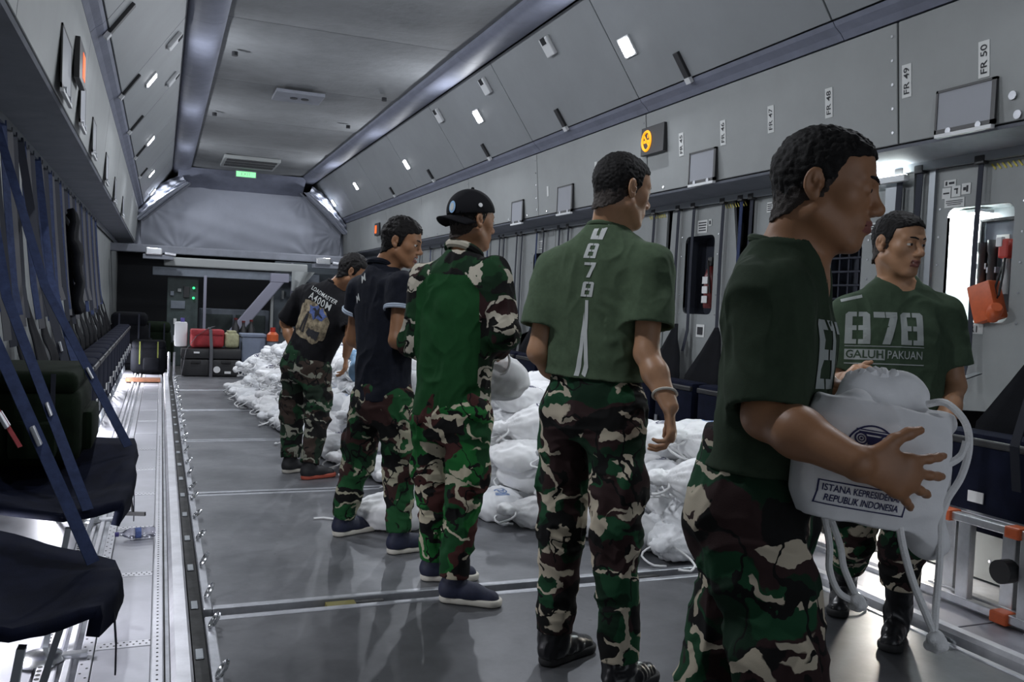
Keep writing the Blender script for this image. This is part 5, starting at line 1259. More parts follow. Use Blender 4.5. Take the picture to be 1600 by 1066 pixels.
def person(label, J_, look, skin='skin', head_scale=1.0, lids=0.2, mouth=0.0, fine=0.0028, coarse=0.0055, hair='crop', shirt=None, trousers=None, feet=None, hands=None, neck_r=0.056, head_up=(0, 0, 1), eyes=True, teeth=False):
    """J_: joints in world space (n neck, h head, p pelvis, s/e/w arms, hp/k/a legs, L and R are the person's own)"""
    P = {k: V(v) for k, v in J_.items()}
    root = empty('person', (P['p'][0], P['p'][1], 0.0), label, 'person')
    up = unit(P['n'] - P['p']); right = unit(P['sR'] - P['sL']); right = unit(right - up * np.dot(right, up)); front = np.cross(up, right)
    fr = dict(P=P, up=up, right=right, front=front, root=root)
    R = frame(look, head_up)
    # ---------- body: one continuous skin
    prims = [loft([(P['p'] - up * 0.06, 0.13, 0.085), (P['p'] + up * 0.12, 0.125, 0.085), (P['p'] * 0.4 + P['n'] * 0.6, 0.145, 0.095), (P['n'] - up * 0.07, 0.13, 0.075), (P['n'] - up * 0.01, 0.06, 0.06)], right, front, 0.05)]
    for s in 'LR':
        S, E, W = P['s' + s], P['e' + s], P['w' + s]
        prims += [rcone(P['n'] - up * 0.05, S, 0.06, 0.05, 0.05), rcone(S, E, 0.050, 0.039, 0.03), rcone(E, E * 0.62 + W * 0.38, 0.038, 0.041, 0.02), rcone(E * 0.62 + W * 0.38, W, 0.041, 0.0265, 0.02)]
        H_, K, A = P['h' + s], P['k' + s], P['a' + s]
        prims += [rcone(H_, K, 0.075, 0.052, 0.04), rcone(K, A, 0.050, 0.036, 0.03)]
    hp = head_prims(P['h'], R, head_scale, P['n'], lids, mouth, neck_r)
    tips = []; hprims = []
    for s in 'LR':
        hd = (hands or {}).get(s)
        if hd is None:
            d = unit(P['w' + s] - P['e' + s]); hd = dict(d=d, n=right * (1 if s == 'L' else -1), t=front)
        L, tp = hand_prims(P['w' + s], **hd); hprims += L; tips += tp
    allp = prims + hp + hprims
    boxes = [(P['h'] - 0.17, P['h'] + 0.17)]
    for s in 'LR':
        pts = np.array([p.lo for p in (hand_prims(P['w' + s], **((hands or {}).get(s) or dict(d=unit(P['w' + s] - P['e' + s]), n=right * (1 if s == 'L' else -1), t=front)))[0])] + [p.hi for p in (hand_prims(P['w' + s], **((hands or {}).get(s) or dict(d=unit(P['w' + s] - P['e' + s]), n=right * (1 if s == 'L' else -1), t=front)))[0])])
        boxes.append((np.minimum(pts.min(0), P['e' + s] - 0.06), np.maximum(pts.max(0), P['e' + s] + 0.06)))
    vs, qs, mi = [], [], []; off = 0
    def emit(v, q, m=None):
        nonlocal off
        vs.append(v); qs.append(q + off); mi.append(np.zeros(len(q), np.int32) if m is None else m); off += len(v)
    v, q = solid(allp, 0.011); ce = v[q].mean(1); ins = np.zeros(len(q), bool)
    for lo, hi in boxes: ins |= ((ce > lo + 0.006) & (ce < hi - 0.006)).all(1)
    v, q = keep(v, q, ~ins); emit(v, q)
    for bi, (lo, hi) in enumerate(boxes):
        v, q = solid(allp, fine if bi == 0 else max(fine, 0.0032), lo, hi); v = relax(v, q, 1, 0.4)
        ce = v[q].mean(1)
        for lo2, hi2 in boxes[:bi]:
            m = ((ce > lo2) & (ce < hi2)).all(1); v, q = keep(v, q, ~m); ce = v[q].mean(1)
        m = np.zeros(len(q), np.int32)
        if bi == 0 and len(q):
            loc = (v[q].mean(1) - P['h']) @ R / head_scale
            m[(np.abs(loc[:, 0]) < 0.023) & (loc[:, 1] > 0.0835) & (loc[:, 2] < -0.0515) & (loc[:, 2] > -0.0745 - 0.008 * mouth) & (loc[:, 1] > 0.080 + 0.3 * np.abs(loc[:, 0]) * 0.3)] = 1
        if len(q): emit(v, q, m)
    me = np_mesh(np.concatenate(vs), np.concatenate(qs)); me.materials.append(MATS[skin]); me.materials.append(MATS['lip']); me.polygons.foreach_set('material_index', np.concatenate(mi))
    body = link_mesh('body', me, None, root)
    # ---------- face parts
    T = lambda x, y, z: P['h'] + R @ (V((x, y, z)) * head_scale)
    if eyes:
        for s in (-1, 1):
            e = MB().ball(T(s * 0.031, 0.0735, 0.005), 0.0138 * head_scale, 8).build('eyeball', 'eye_white', root, smooth=True)
            MB().ball(T(s * 0.031 + 0.001, 0.0835, 0.0035), 0.0062 * head_scale, 6).build('iris', 'iris', e, smooth=True)
            MB().tube([T(s * 0.012, 0.0955, 0.0235), T(s * 0.026, 0.0915, 0.0285), T(s * 0.040, 0.080, 0.0275), T(s * 0.049, 0.068, 0.022)], [0.0028, 0.0036, 0.003, 0.0016], 6).build('eyebrow', 'hair', root, smooth=True)
    if teeth: MB().obox(T(0, 0.083, -0.0595), R[:, 0] * 0.016, R[:, 1] * 0.008, R[:, 2] * 0.005).build('teeth', 'teeth', root, bevel=0.002)
    # ---------- hair
    th = {'crop': 0.008, 'full': 0.017, 'cap': 0.004}[hair]
    hpz = [ball(T(0, -0.012, 0.032), V((0.0762 + th * 0.3, 0.0937 + th * 0.45, 0.084 + th)) * head_scale, 0.02, 'add', R), ball(T(0, 0.040, 0.050), V((0.059, 0.044 + th * 0.3, 0.048 + th)) * head_scale, 0.02, 'add', R),
           rcone(T(0, -0.030, -0.045), T(0, -0.040, -0.10), (neck_r + 0.003) * head_scale, (neck_r + 0.001) * head_scale, 0.03)]
    def region(Q):
        l = (Q - P['h']) @ R / head_scale; y, z = l[..., 1], l[..., 2]; ax = np.abs(l[..., 0])
        top = z - (0.066 + 0.35 * (y - 0.07) - (0.006 if hair == 'full' else 0.0)); back = np.minimum(0.026 - y + 0.35 * (z - 0.02), z - (-0.026 + 0.62 * y))
        wob = 0.0025 * np.sin(l[..., 0] * 140) * np.cos(y * 110)
        return ((np.maximum(np.minimum(top, 0.083 - y), back) + wob) * head_scale).astype(np.float32)
    hpz.append(Prim(region, P['h'] - 0.3, P['h'] + 0.3, 0.003, 'sub'))
    for s in (-1, 1): hpz.append(ball(T(s * 0.083, -0.010, -0.002), V((0.02, 0.018, 0.030)) * head_scale, 0.004, 'sub', R))
    v, q = solid(hpz, max(0.0034, fine)); N = vnormals(v, q)
    v = v + N * (0.0022 * vnoise(v * 160) + (0.004 if hair == 'full' else 0.0015) * vnoise(v * 60))[:, None]
    loc = (v[q].mean(1) - P['h']) @ R / head_scale
    fade = (loc[:, 2] < 0.005 + 0.35 * loc[:, 1] + 0.012 * vnoise(loc * 90)) & (hair != 'full')
    me = np_mesh(v, q); me.materials.append(MATS['hair']); me.materials.append(MATS['hair_fade']); me.polygons.foreach_set('material_index', fade.astype(np.int32)); link_mesh('hair', me, None, root)
    fr['T'] = T; fr['R'] = R; fr['hs'] = head_scale; fr['coarse'] = coarse
    return fr

def shirt_mesh(fr, material, hem=0.02, sleeve=0.62, w=1.0, name='tee_shirt', long=False, amp=0.007, seed=1, collar=True, belly=0.0, dp=1.0, sl_r=(0.085, 0.074), stretch=(1, 1, 0.6)):
    P, up, right, front, root, h = (fr[k] for k in ('P', 'up', 'right', 'front', 'root', 'coarse'))
    p, n = P['p'], P['n']; A = lambda t, f=0.0: p + (n - p) * t + front * f
    ln = np.linalg.norm(n - p); sc = ln / 0.52
    shw = np.linalg.norm(P['sR'] - P['sL']) / 2
    st = [(p - up * hem, 0.178 * w, 0.122 * w + belly, 0.128 * w), (A(0.18, 0.0), 0.172 * w, 0.12 * w + belly, 0.118 * w), (A(0.45, 0.005), 0.182 * w, 0.125 * w, 0.118 * w), (A(0.68, 0.006), (shw + 0.018) * w, 0.125 * w, 0.120 * w), (A(0.86, -0.002), (shw + 0.00) * w, 0.095 * w, 0.108 * w), (A(0.96, -0.008), 0.105, 0.070, 0.085), (A(1.03, -0.01), 0.062, 0.055, 0.065)]
    st = [(q_[0], q_[1], q_[2] * dp, q_[3] * dp) for q_ in st]
    prims = [loft(st, right, front, 0.05)]
    hollow_at = []
    for s in 'LR':
        S, E, W = P['s' + s], P['e' + s], P['w' + s]
        prims.append(rcone(A(0.93), S - up * 0.010, 0.055, 0.058, 0.055))
        if not long:
            e = S + (E - S) * sleeve; prims.append(cutcone(S, e, sl_r[0] * 0.86, sl_r[1] + 0.004, 0.030, 0.0115)); hollow_at.append((e, unit(E - S)))
        else:
            prims.append(rcone(S, E, 0.072, 0.060, 0.045)); prims.append(cutcone(E, E + (W - E) * 0.85, 0.060, 0.047, 0.03, 0.0105))
    # open hem and neck
    c = p - up * hem
    st0 = [(st[0][0] - up * 0.04,) + tuple(st[0][1:])] + st
    prims.append(Prim(lambda Q, f=loft(st0, right, front).fn: np.maximum(f(Q) + 0.009, ((Q - c) @ up - 0.03).astype(np.float32)), c - 0.3, c + 0.3, 0.0, 'sub'))
    prims.append(rcone(n - up * 0.012, n + up * 0.2, 0.060, 0.066, 0.004, 'sub'))
    v, q = solid(prims, h); v = relax(v, q, 1, 0.4)
    spots = [(P['s' + s], 0.11, 0.006) for s in 'LR'] + [(p + up * 0.03, 0.16, 0.006)] + ([(P['e' + s], 0.10, 0.010) for s in 'LR'] if long else [])
    calm = [(e, d_, 0.14) for e, d_ in hollow_at] + [(c, up, 0.32)] + ([(P['e' + s] + (P['w' + s] - P['e' + s]) * 0.85, unit(P['w' + s] - P['e' + s]), 0.08) for s in 'LR'] if long else [])
    v = wrinkle(v, q, amp, 9.5, spots, seed, stretch, calm)
    o = None
    if material: o = link_mesh(name, np_mesh(v, q), material, root)
    if collar and o:
        ring = []
        for a in np.linspace(0, 2 * math.pi, 28, endpoint=False): ring.append(n + up * (0.012 - 0.016 * math.sin(a)) + right * 0.066 * math.cos(a) + front * (0.066 * math.sin(a) - 0.006))
        m = MB(); m.tube(ring, 0.0085, 8, closed=True); m.build('collar', material, o, smooth=True)
    return o, (v, q)
def trouser_mesh(fr, material, name='camouflage_trousers', w=1.0, amp=0.009, seed=3, cuff=0.0, ankle_r=0.062, pockets=True):
    P, up, right, front, root, h = (fr[k] for k in ('P', 'up', 'right', 'front', 'root', 'coarse'))
    p = P['p']; rt = unit(P['hR'] - P['hL']); fz = unit(np.cross((0, 0, 1), rt)); upv = unit(up * 0.5 + V((0, 0, 0.5)))
    prims = [loft([(p - upv * 0.13, 0.12 * w, 0.10 * w, 0.11 * w), (p - upv * 0.05, 0.165 * w, 0.115 * w, 0.135 * w), (p + upv * 0.05, 0.158 * w, 0.108 * w, 0.118 * w), (p + upv * 0.13, 0.148 * w, 0.10 * w, 0.102 * w)], rt, fz, 0.05)]
    spots = []
    for s in 'LR':
        H_, K, A = P['h' + s], P['k' + s], P['a' + s]; e = K + (A - K) * (0.985 - cuff)
        prims += [rcone(H_, K, 0.104 * w, 0.080 * w, 0.035), cutcone(K, e, 0.080 * w, ankle_r * w, 0.03, 0.008)]
        sd = rt * (1 if s == 'R' else -1)
        if pockets:
            m = H_ * 0.35 + K * 0.65 + sd * 0.075 * w; ax = unit(K - H_); M = np.stack([sd, unit(np.cross(ax, sd)), ax], 1)
            prims.append(ball(m, (0.026, 0.075, 0.095), 0.02, 'add', M))
        spots += [(K, 0.12, 0.008), (e, 0.12, 0.010), (H_ - V((0, 0, 0.08)), 0.12, 0.005)]
    v, q = solid(prims, h); v = relax(v, q, 1, 0.4); v = wrinkle(v, q, amp, 8.5, spots, seed, (1, 1, 1.25), [(P['k' + s] + (P['a' + s] - P['k' + s]) * (0.985 - cuff), unit(P['a' + s] - P['k' + s]), 0.11) for s in 'LR'])
    return link_mesh(name, np_mesh(v, q), material, root), (v, q)
def foot_mesh(fr, heel, toe, kind, ankle, upper_mat, sole_mat, boot_top=0.24):
    """heel and toe: ground points"""
    root = fr['root']; g = V(heel).copy(); g[2] = 0; f = V(toe) - V(heel); f[2] = 0; f = unit(f); sd = V((-f[1], f[0], 0)); Lf = 0.275; z = lambda a: V((0, 0, a)); an = V(ankle)
    sole = [rcone(g + f * 0.042 + z(0.016), g + f * 0.10 + z(0.016), 0.039, 0.036, 0.02), rcone(g + f * 0.10 + z(0.016), g + f * (Lf - 0.05) + z(0.018), 0.036, 0.047, 0.02)]
    lo, hi = g - 0.4, g + 0.4
    th = 0.030
    sole += [halfspace(g + z(th), (0, 0, 1), lo, hi, 0.004), halfspace(g + z(0.001), (0, 0, -1), lo, hi, 0.003)]
    v, q = solid(sole, 0.005); v = relax(v, q, 1)
    upz = [ball(g + f * 0.055 + z(0.055), (0.042, 0.055, 0.055), 0.02, 'add', np.stack([sd, f, z(1)], 1)), rcone(g + f * 0.05 + z(0.05), g + f * 0.15 + z(0.045), 0.043, 0.041, 0.02), rcone(g + f * 0.13 + z(0.048), g + f * (Lf - 0.052) + z(0.026), 0.039, 0.036, 0.02), rcone(g + f * 0.07 + z(0.09), an * 0.6 + (g + f * 0.06 + z(0.1)) * 0.4, 0.043, 0.044, 0.02)]
    if kind == 'boot':
        t = an + unit(V(fr['P']['kL' if np.linalg.norm(fr['P']['kL'] - an) < np.linalg.norm(fr['P']['kR'] - an) else 'kR']) - an) * (boot_top - 0.09); upz += [rcone(g + f * 0.062 + z(0.07), an, 0.047, 0.050, 0.02), cutcone(an, t, 0.050, 0.058, 0.02, 0.007)]
    upz += [halfspace(g + z(0.024), (0, 0, -1), lo, hi, 0.002)]
    v2, q2 = solid(upz, 0.005); v2 = relax(v2, q2, 1)
    if kind == 'boot': v2 = wrinkle(v2, q2, 0.004, 16, [(an, 0.06, 0.006)], 4)
    o = link_mesh('boot' if kind == 'boot' else 'shoe', np_mesh(v2, q2), upper_mat, root); s_ = link_mesh('sole', np_mesh(v, q), sole_mat, o)
    m = MB()
    for k in range(4 if kind != 'boot' else 3):
        c = g + f * (0.10 + 0.028 * k) + z(0.094 - 0.012 * k); m.tube([c - sd * 0.025 - z(0.006), c + z(0.003), c + sd * 0.025 - z(0.006)], 0.003, 5)
    m.build('laces', 'sole_white' if kind != 'boot' else 'rubber', o)
    return o
def ground(px, py): g = G(px, py); return g
def ankle_of(heel, toe): f = V(toe) - V(heel); f[2] = 0; return V((heel[0], heel[1], 0)) + unit(f) * 0.062 + V((0, 0, 0.10))

# block digits for the shirts: strips with a slit down the middle
def block_digit(ch, w=1.0, h=1.6, t=0.29, slit=0.035):
    hw, hh = w / 2, h / 2; P_ = []
    def strip(z0, z1, y=None):
        c = 0.12
        P_.append([(-hw + c, z1), (-hw, z1 - c) if z1 > 0.5 * hh else (-hw, z1), (-hw, z0), (-slit, z0), (-slit, z1)][::-1]); P_.append([(slit, z0), (hw, z0), (hw, z1 - c) if z1 > 0.5 * hh else (hw, z1), (hw - c, z1), (slit, z1)])
    if ch == '8':
        strip(hh - t * 0.8, hh); strip(-t * 0.42, t * 0.42); strip(-hh, -hh + t * 0.8)
        for s in (-1, 1):
            for a, b in ((t * 0.42, hh - t * 0.8), (-hh + t * 0.8, -t * 0.42)): P_.append(rect2d(s * hw - (t if s > 0 else 0), a, s * hw + (0 if s > 0 else t), b))
    if ch == '7':
        P_.append(rect2d(-hw, hh - t, -slit * 0.5, hh)); P_.append(rect2d(slit * 0.5, hh - t, hw, hh)); P_.append([(hw - t * 1.1, hh - t), (hw, hh - t), (hw - 0.32, -hh), (hw - 0.32 - t * 1.15, -hh)])
    return P_
def number_print(s=0.13):
    out = []
    for i, ch in enumerate('878'):
        for p in block_digit(ch): out.append([((x + (i - 1) * 1.14) * s * 0.60, y * s * 0.56) for x, y in p])
    return out
def front_print(fr, vq, centre, parent, material, lower=True):
    vs, fs = merge2d(number_print(0.135)); project('number_print', vs, fs, centre, -fr['right'], fr['up'], vq, material, parent, sub=2)
    if lower:
        c2 = centre - fr['up'] * 0.10
        fs2 = [rect2d(-0.132, -0.020, -0.002, 0.020)]; 
        vs, fs = merge2d(fs2); project('name_block', vs, fs, c2, -fr['right'], fr['up'], vq, material, parent, sub=3)
        vs, fs = text_mesh('GALUH', 0.042, True); k_ = 0.118 / np.ptp(vs[:, 0]); vs = [(x * k_ - 0.067, y) for x, y, _ in vs]; project('lettering', vs, fs, c2, -fr['right'], fr['up'], vq, 'tee_green', parent, lift=0.0035, sub=1)
        vs, fs = text_mesh('PAKUAN', 0.042, True); k_ = 0.122 / np.ptp(vs[:, 0]); vs = [(x * k_ + 0.068, y) for x, y, _ in vs]; project('lettering', vs, fs, c2, -fr['right'], fr['up'], vq, material, parent, sub=1)
        vs, fs = merge2d([rect2d(-0.132, -0.036, 0.135, -0.032), rect2d(-0.132, 0.030, 0.135, 0.033)]); project('rule_lines', vs, fs, c2, -fr['right'], fr['up'], vq, material, parent, sub=4)

# ------------------------------------------------------------------ man in the black printed tee, bending over the heap
hl, tl, hr, tr = G(441, 740), G(470, 736), G(470, 750), G(528, 743)
f1 = person('man in a black printed tee and camouflage trousers bending over the heap of bags',
    dict(p=J(478, 566, 6.16), n=J(527, 447, 6.05), h=J(552, 426, 5.97), sL=J(474, 462, 6.22), sR=J(550, 470, 5.98), eL=J(446, 505, 6.30), wL=J(462, 552, 6.20), eR=J(549, 520, 5.88), wR=J(541, 556, 6.0),
         hL=J(464, 576, 6.2), hR=J(494, 578, 6.10), kL=J(457, 652, 6.24), kR=J(497, 655, 6.08), aL=ankle_of(hl, tl), aR=ankle_of(hr, tr)),
    cdir(0.86, -0.42, 0.15), 'skin', 1.02, 0.5, 0, 0.0045, 0.008, 'full', hands={'R': dict(d=cdir(-0.1, -1, 0.2), n=cdir(-1, 0, 0), t=cdir(0, 0, 1)), 'L': dict(d=cdir(0.3, -1, 0), n=cdir(1, 0, 0), t=cdir(0, 0, 1))})
o, vq = shirt_mesh(f1, 'tee_black', hem=0.03, sleeve=0.9, w=1.02, seed=2, amp=0.006)
bc = f1['P']['p'] * 0.42 + f1['P']['n'] * 0.58; ru, uu = f1['right'], f1['up']
blob = []; rr = np.random.default_rng(3)
for k in range(40):
    a = 2 * math.pi * k / 40; rad = 1 + rr.uniform(-0.10, 0.08); blob.append((0.145 * math.copysign(abs(math.cos(a)) ** 0.7, math.cos(a)) * rad, 0.135 * math.copysign(abs(math.sin(a)) ** 0.7, math.sin(a)) * rad - 0.035))
project('picture_print', blob, [tuple(range(40))], bc, ru, uu, vq, 'print_sepia', o, sub=4)
project('cloud_print', [((0.075 + 0.022 * math.sin(5 * a)) * math.cos(a) + 0.03, (0.045 + 0.015 * math.sin(7 * a + 1)) * math.sin(a) + 0.045) for a in np.linspace(0, 6.28, 18, endpoint=False)], [tuple(range(18))], bc, ru, uu, vq, 'print_blue', o, lift=0.0035, sub=3)
vs, fs = merge2d([[(-0.02, 0.055), (0.0, 0.07), (0.09, 0.035), (0.085, 0.025)], [(0.02, 0.05), (0.035, 0.09), (0.05, 0.05)], [(0.01, 0.045), (0.03, 0.0), (0.045, 0.04)]]); project('aircraft_print', vs, fs, bc, ru, uu, vq, 'ink', o, lift=0.005, sub=2)
vs, fs = merge2d([[(-0.055, 0.0), (-0.035, 0.005), (-0.028, -0.04), (-0.06, -0.04)], [(-0.05, 0.005), (-0.04, 0.005), (-0.038, 0.022), (-0.052, 0.022)], [(-0.062, -0.04), (-0.048, -0.04), (-0.058, -0.13), (-0.072, -0.13)], [(-0.044, -0.04), (-0.028, -0.04), (-0.026, -0.13), (-0.04, -0.13)]]); project('figure_print', vs, fs, bc, ru, uu, vq, 'ink', o, lift=0.005, sub=2)
vs, fs = merge2d([[(0.0 + 0.03 * k, -0.12 + 0.01 * (k % 2)), (0.045 + 0.03 * k, -0.135), (0.05 + 0.028 * k, -0.085 + 0.01 * k), (0.01 + 0.03 * k, -0.075)] for k in range(3)]); project('bush_print', vs, fs, bc, ru, uu, vq, 'ink', o, lift=0.005, sub=2)
vs, fs = text_mesh('LOADMASTER', 0.038, True, spacing=1.1); project('lettering', [(x + 0.01, y + 0.172) for x, y, _ in vs], fs, bc, ru, uu, vq, 'print_white', o, sub=1)
vs, fs = text_mesh('A400M', 0.070, True, spacing=1.12); project('lettering', [(x + 0.01, y + 0.122) for x, y, _ in vs], fs, bc, ru, uu, vq, 'print_white', o, lift=0.004, sub=1)
trouser_mesh(f1, 'camo_faded', w=1.04, seed=5)
foot_mesh(f1, hl, tl, 'shoe', f1['P']['aL'], 'shoe_black', 'sole_white'); foot_mesh(f1, hr, tr, 'shoe', f1['P']['aR'], 'shoe_black', 'sole_red')

# ------------------------------------------------------------------ smiling man in the dark polo
hl, tl, hr, tr = G(520, 839), G(578, 828), G(604, 866), G(658, 859)
f2 = person('smiling man in a dark polo shirt with a pale sleeve edge',
    dict(p=J(598, 622, 4.45), n=J(600, 420, 4.46), h=J(628, 379, 4.42), sL=J(565, 452, 4.57), sR=J(630, 447, 4.30), eL=J(552, 530, 4.66), wL=J(600, 560, 4.85), eR=J(620, 532, 4.24), wR=J(662, 556, 4.44),
         hL=J(577, 630, 4.52), hR=J(620, 630, 4.38), kL=J(558, 728, 4.54), kR=J(624, 738, 4.34), aL=ankle_of(hl, tl), aR=ankle_of(hr, tr)),
    cdir(0.93, -0.26, -0.12), 'skin', 1.02, 0.4, 0.8, 0.0036, 0.0065, 'full', teeth=True, hands={'R': dict(d=cdir(0.6, -0.3, 0.6), n=cdir(0, -0.3, 1), t=cdir(0, 1, 0)), 'L': dict(d=cdir(0.6, -0.3, 0.4), n=cdir(0, -0.3, 1), t=cdir(0, 1, 0))})
o, vq = shirt_mesh(f2, None, hem=0.015, sleeve=0.45, w=0.96, seed=4, amp=0.006)
o = link_mesh('polo_shirt', np_mesh(*vq), 'polo_navy', f2['root'])
for s in 'LR':
    S, E = f2['P']['s' + s], f2['P']['e' + s]; d = unit(E - S); e = S + (E - S) * 0.45; a1 = unit(np.cross(d, (0.3, 1, 0.2))); a2 = np.cross(d, a1)
    m = MB()
    for dz in (0.0, 0.010): m.tube([e - d * dz + (a1 * math.cos(a) + a2 * math.sin(a)) * 0.079 for a in np.linspace(0, 6.2832, 26, endpoint=False)], 0.0065, 6, closed=True)
    m.build('sleeve_trim', 'trim_pale', o, smooth=True)
nn_, u_, r_, fr_ = f2['P']['n'], f2['up'], f2['right'], f2['front']
ring = [nn_ + u_ * (0.018 - 0.02 * math.sin(a)) + r_ * 0.069 * math.cos(a) + fr_ * (0.069 * math.sin(a) - 0.006) for a in np.linspace(0, 2 * math.pi, 28, endpoint=False)]
m = MB(); m.tube(ring, 0.016, 8, closed=True); m.build('collar', 'polo_navy', o, smooth=True)
bc = f2['P']['p'] * 0.25 + f2['P']['n'] * 0.75
vs, fs = text_mesh('M', 0.055, True); project('lettering', [(x * 0.9 - 0.035 - 0.4 * y, y + 0.11 + 0.4 * x) for x, y, _ in vs], fs, bc, r_, u_, vq, 'print_white', o, sub=1)
vs, fs = text_mesh('M', 0.055, True); project('lettering', [(x * 0.9 - 0.085 - 0.4 * y, y + 0.01 + 0.4 * x) for x, y, _ in vs], fs, bc, r_, u_, vq, 'print_white', o, sub=1)
trouser_mesh(f2, 'camo_mid', w=0.97, seed=7)
foot_mesh(f2, hl, tl, 'shoe', f2['P']['aL'], 'shoe_navy', 'sole_white'); foot_mesh(f2, hr, tr, 'shoe', f2['P']['aR'], 'shoe_navy', 'sole_white')

# ------------------------------------------------------------------ man with the backward cap and green-backed jacket
hl, tl, hr, tr = G(655, 906), G(745, 905), G(685, 938), G(786, 948)
f3 = person('man in a backward black cap and camouflage jacket with a plain green back',
    dict(p=J(704, 642, 3.76), n=J(726, 402, 3.76), h=J(737, 346, 3.74), sL=J(664, 434, 3.86), sR=J(772, 428, 3.64), eL=J(646, 535, 3.86), wL=J(700, 560, 4.05), eR=J(788, 520, 3.60), wR=J(776, 552, 3.84),
         hL=J(677, 652, 3.83), hR=J(734, 652, 3.69), kL=J(680, 772, 3.86), kR=J(724, 778, 3.66), aL=ankle_of(hl, tl), aR=ankle_of(hr, tr)),
    cdir(0.80, -0.06, 0.60), 'skin', 1.04, 0.3, 0, 0.0032, 0.0055, 'cap', hands={'R': dict(d=cdir(0.1, -0.2, 1), n=cdir(-1, 0, 0), t=cdir(0, 1, 0), curl=(0.7, 0.75, 0.8, 0.85)), 'L': dict(d=cdir(0.4, -0.2, 0.9), n=cdir(1, 0, 0), t=cdir(0, 1, 0))})
o, vq = shirt_mesh(f3, None, hem=0.03, w=1.0, long=True, seed=6, amp=0.008)
ce = vq[0][vq[1]].mean(1); N = vnormals(*vq)[vq[1]].mean(1); rel = ce - f3['P']['p']; lx, lz, ly = rel @ f3['right'], rel @ f3['up'], rel @ f3['front']; lt = np.linalg.norm(f3['P']['n'] - f3['P']['p'])
dmin = np.full(len(ce), 9.0)
for s in 'LR':
    for a, b in (('s', 'e'), ('e', 'w')):
        A_, B_ = f3['P'][a + s], f3['P'][b + s]; t = np.clip(((ce - A_) @ (B_ - A_)) / ((B_ - A_) @ (B_ - A_)), 0, 1); dmin = np.minimum(dmin, np.linalg.norm(ce - A_ - t[:, None] * (B_ - A_), axis=1))
panel = (ly < 0.03) & (lz < lt - 0.085 - 0.9 * np.maximum(np.abs(lx) - 0.10, 0)) & (np.abs(lx) < 0.168) & (dmin > 0.062)
v, q = keep(*vq, ~panel); o = link_mesh('camouflage_jacket', np_mesh(v, q), 'camo_shirt', f3['root'])
v, q = keep(*vq, panel); link_mesh('back_panel', np_mesh(v, q), 'panel_green', o)
nn_, u_, r_, fr_ = f3['P']['n'], f3['up'], f3['right'], f3['front']
ring = [nn_ + u_ * (0.022 - 0.03 * math.sin(a)) + r_ * 0.071 * math.cos(a) + fr_ * (0.071 * math.sin(a) - 0.006) for a in np.linspace(0, 2 * math.pi, 28, endpoint=False)]
m = MB(); m.tube(ring, 0.019, 8, closed=True); m.build('collar', 'camo_shirt', o, smooth=True)
trouser_mesh(f3, 'camo_vivid', w=0.99, seed=9)
foot_mesh(f3, hl, tl, 'shoe', f3['P']['aL'], 'shoe_navy', 'sole_white'); foot_mesh(f3, hr, tr, 'shoe', f3['P']['aR'], 'shoe_navy', 'sole_white')
# cap worn backwards
T, R, hs = f3['T'], f3['R'], f3['hs']
cp = [ball(T(0, -0.008, 0.036), V((0.088, 0.106, 0.096)) * hs, 0.01, 'add', R), halfspace(T(0, 0.09, 0.045), R @ unit((0, 0.17, -1)), f3['P']['h'] - 0.5, f3['P']['h'] + 0.5, 0.003), ball(T(0, -0.008, 0.022), V((0.083, 0.101, 0.092)) * hs, 0.0, 'sub', R)]
v, q = solid(cp, 0.0035); v = relax(v, q, 1); co = link_mesh('cap', np_mesh(v, q), 'cap_black', f3['root'])
bv = []
for j in range(7):
    for i in range(13):
        a = math.pi * (i / 12 - 0.5) * 0.86; rad = j / 6; x = 0.083 * math.sin(a) * (1 - 0.06 * rad); y = -0.085 * math.cos(a) * 0.85 - 0.012 - rad * 0.075 * (0.55 + 0.45 * math.cos(a)); z = 0.022 - 0.020 * rad - 0.34 * x * x / 0.083 - 0.026; bv.append(T(x, y, z + 0.018))
bf = [(j * 13 + i, j * 13 + i + 1, (j + 1) * 13 + i + 1, (j + 1) * 13 + i) for j in range(6) for i in range(12)]
b = link_mesh('brim', mesh_from(bv, bf, True), 'cap_black', co); md = b.modifiers.new('thick', 'SOLIDIFY'); md.thickness = 0.005
MB().ball(T(0, -0.008, 0.133), 0.008, 6).build('button', 'cap_black', co, smooth=True)
def on_cap(d):
    d = unit(d); return T(*(V((0, -0.008, 0.036)) + d * V((0.089, 0.107, 0.097)))), R @ d
pos, nrm = on_cap(R.T @ cdir(-0.62, 0.10, -0.78)); M_ = frame(nrm)
vs = [pos + M_[:, 0] * 0.017 * math.cos(a) + M_[:, 2] * 0.026 * math.sin(a) + nrm * 0.003 for a in np.linspace(0, 6.283, 20, endpoint=False)]; pt = link_mesh('badge', mesh_from(vs, [tuple(range(20))]), 'patch_blue', co)
vs = [pos + M_[:, 0] * 0.010 * math.cos(a) + M_[:, 2] * 0.018 * math.sin(a) + nrm * 0.005 for a in np.linspace(0, 6.283, 16, endpoint=False)]; link_mesh('badge_centre', mesh_from(vs, [tuple(range(16))]), 'print_white', pt)
pos, nrm = on_cap((0.93, -0.12, 0.22)); MB().cyl(pos, pos + nrm * 0.004, 0.009, 12).build('white_dot', 'tag_white', co)

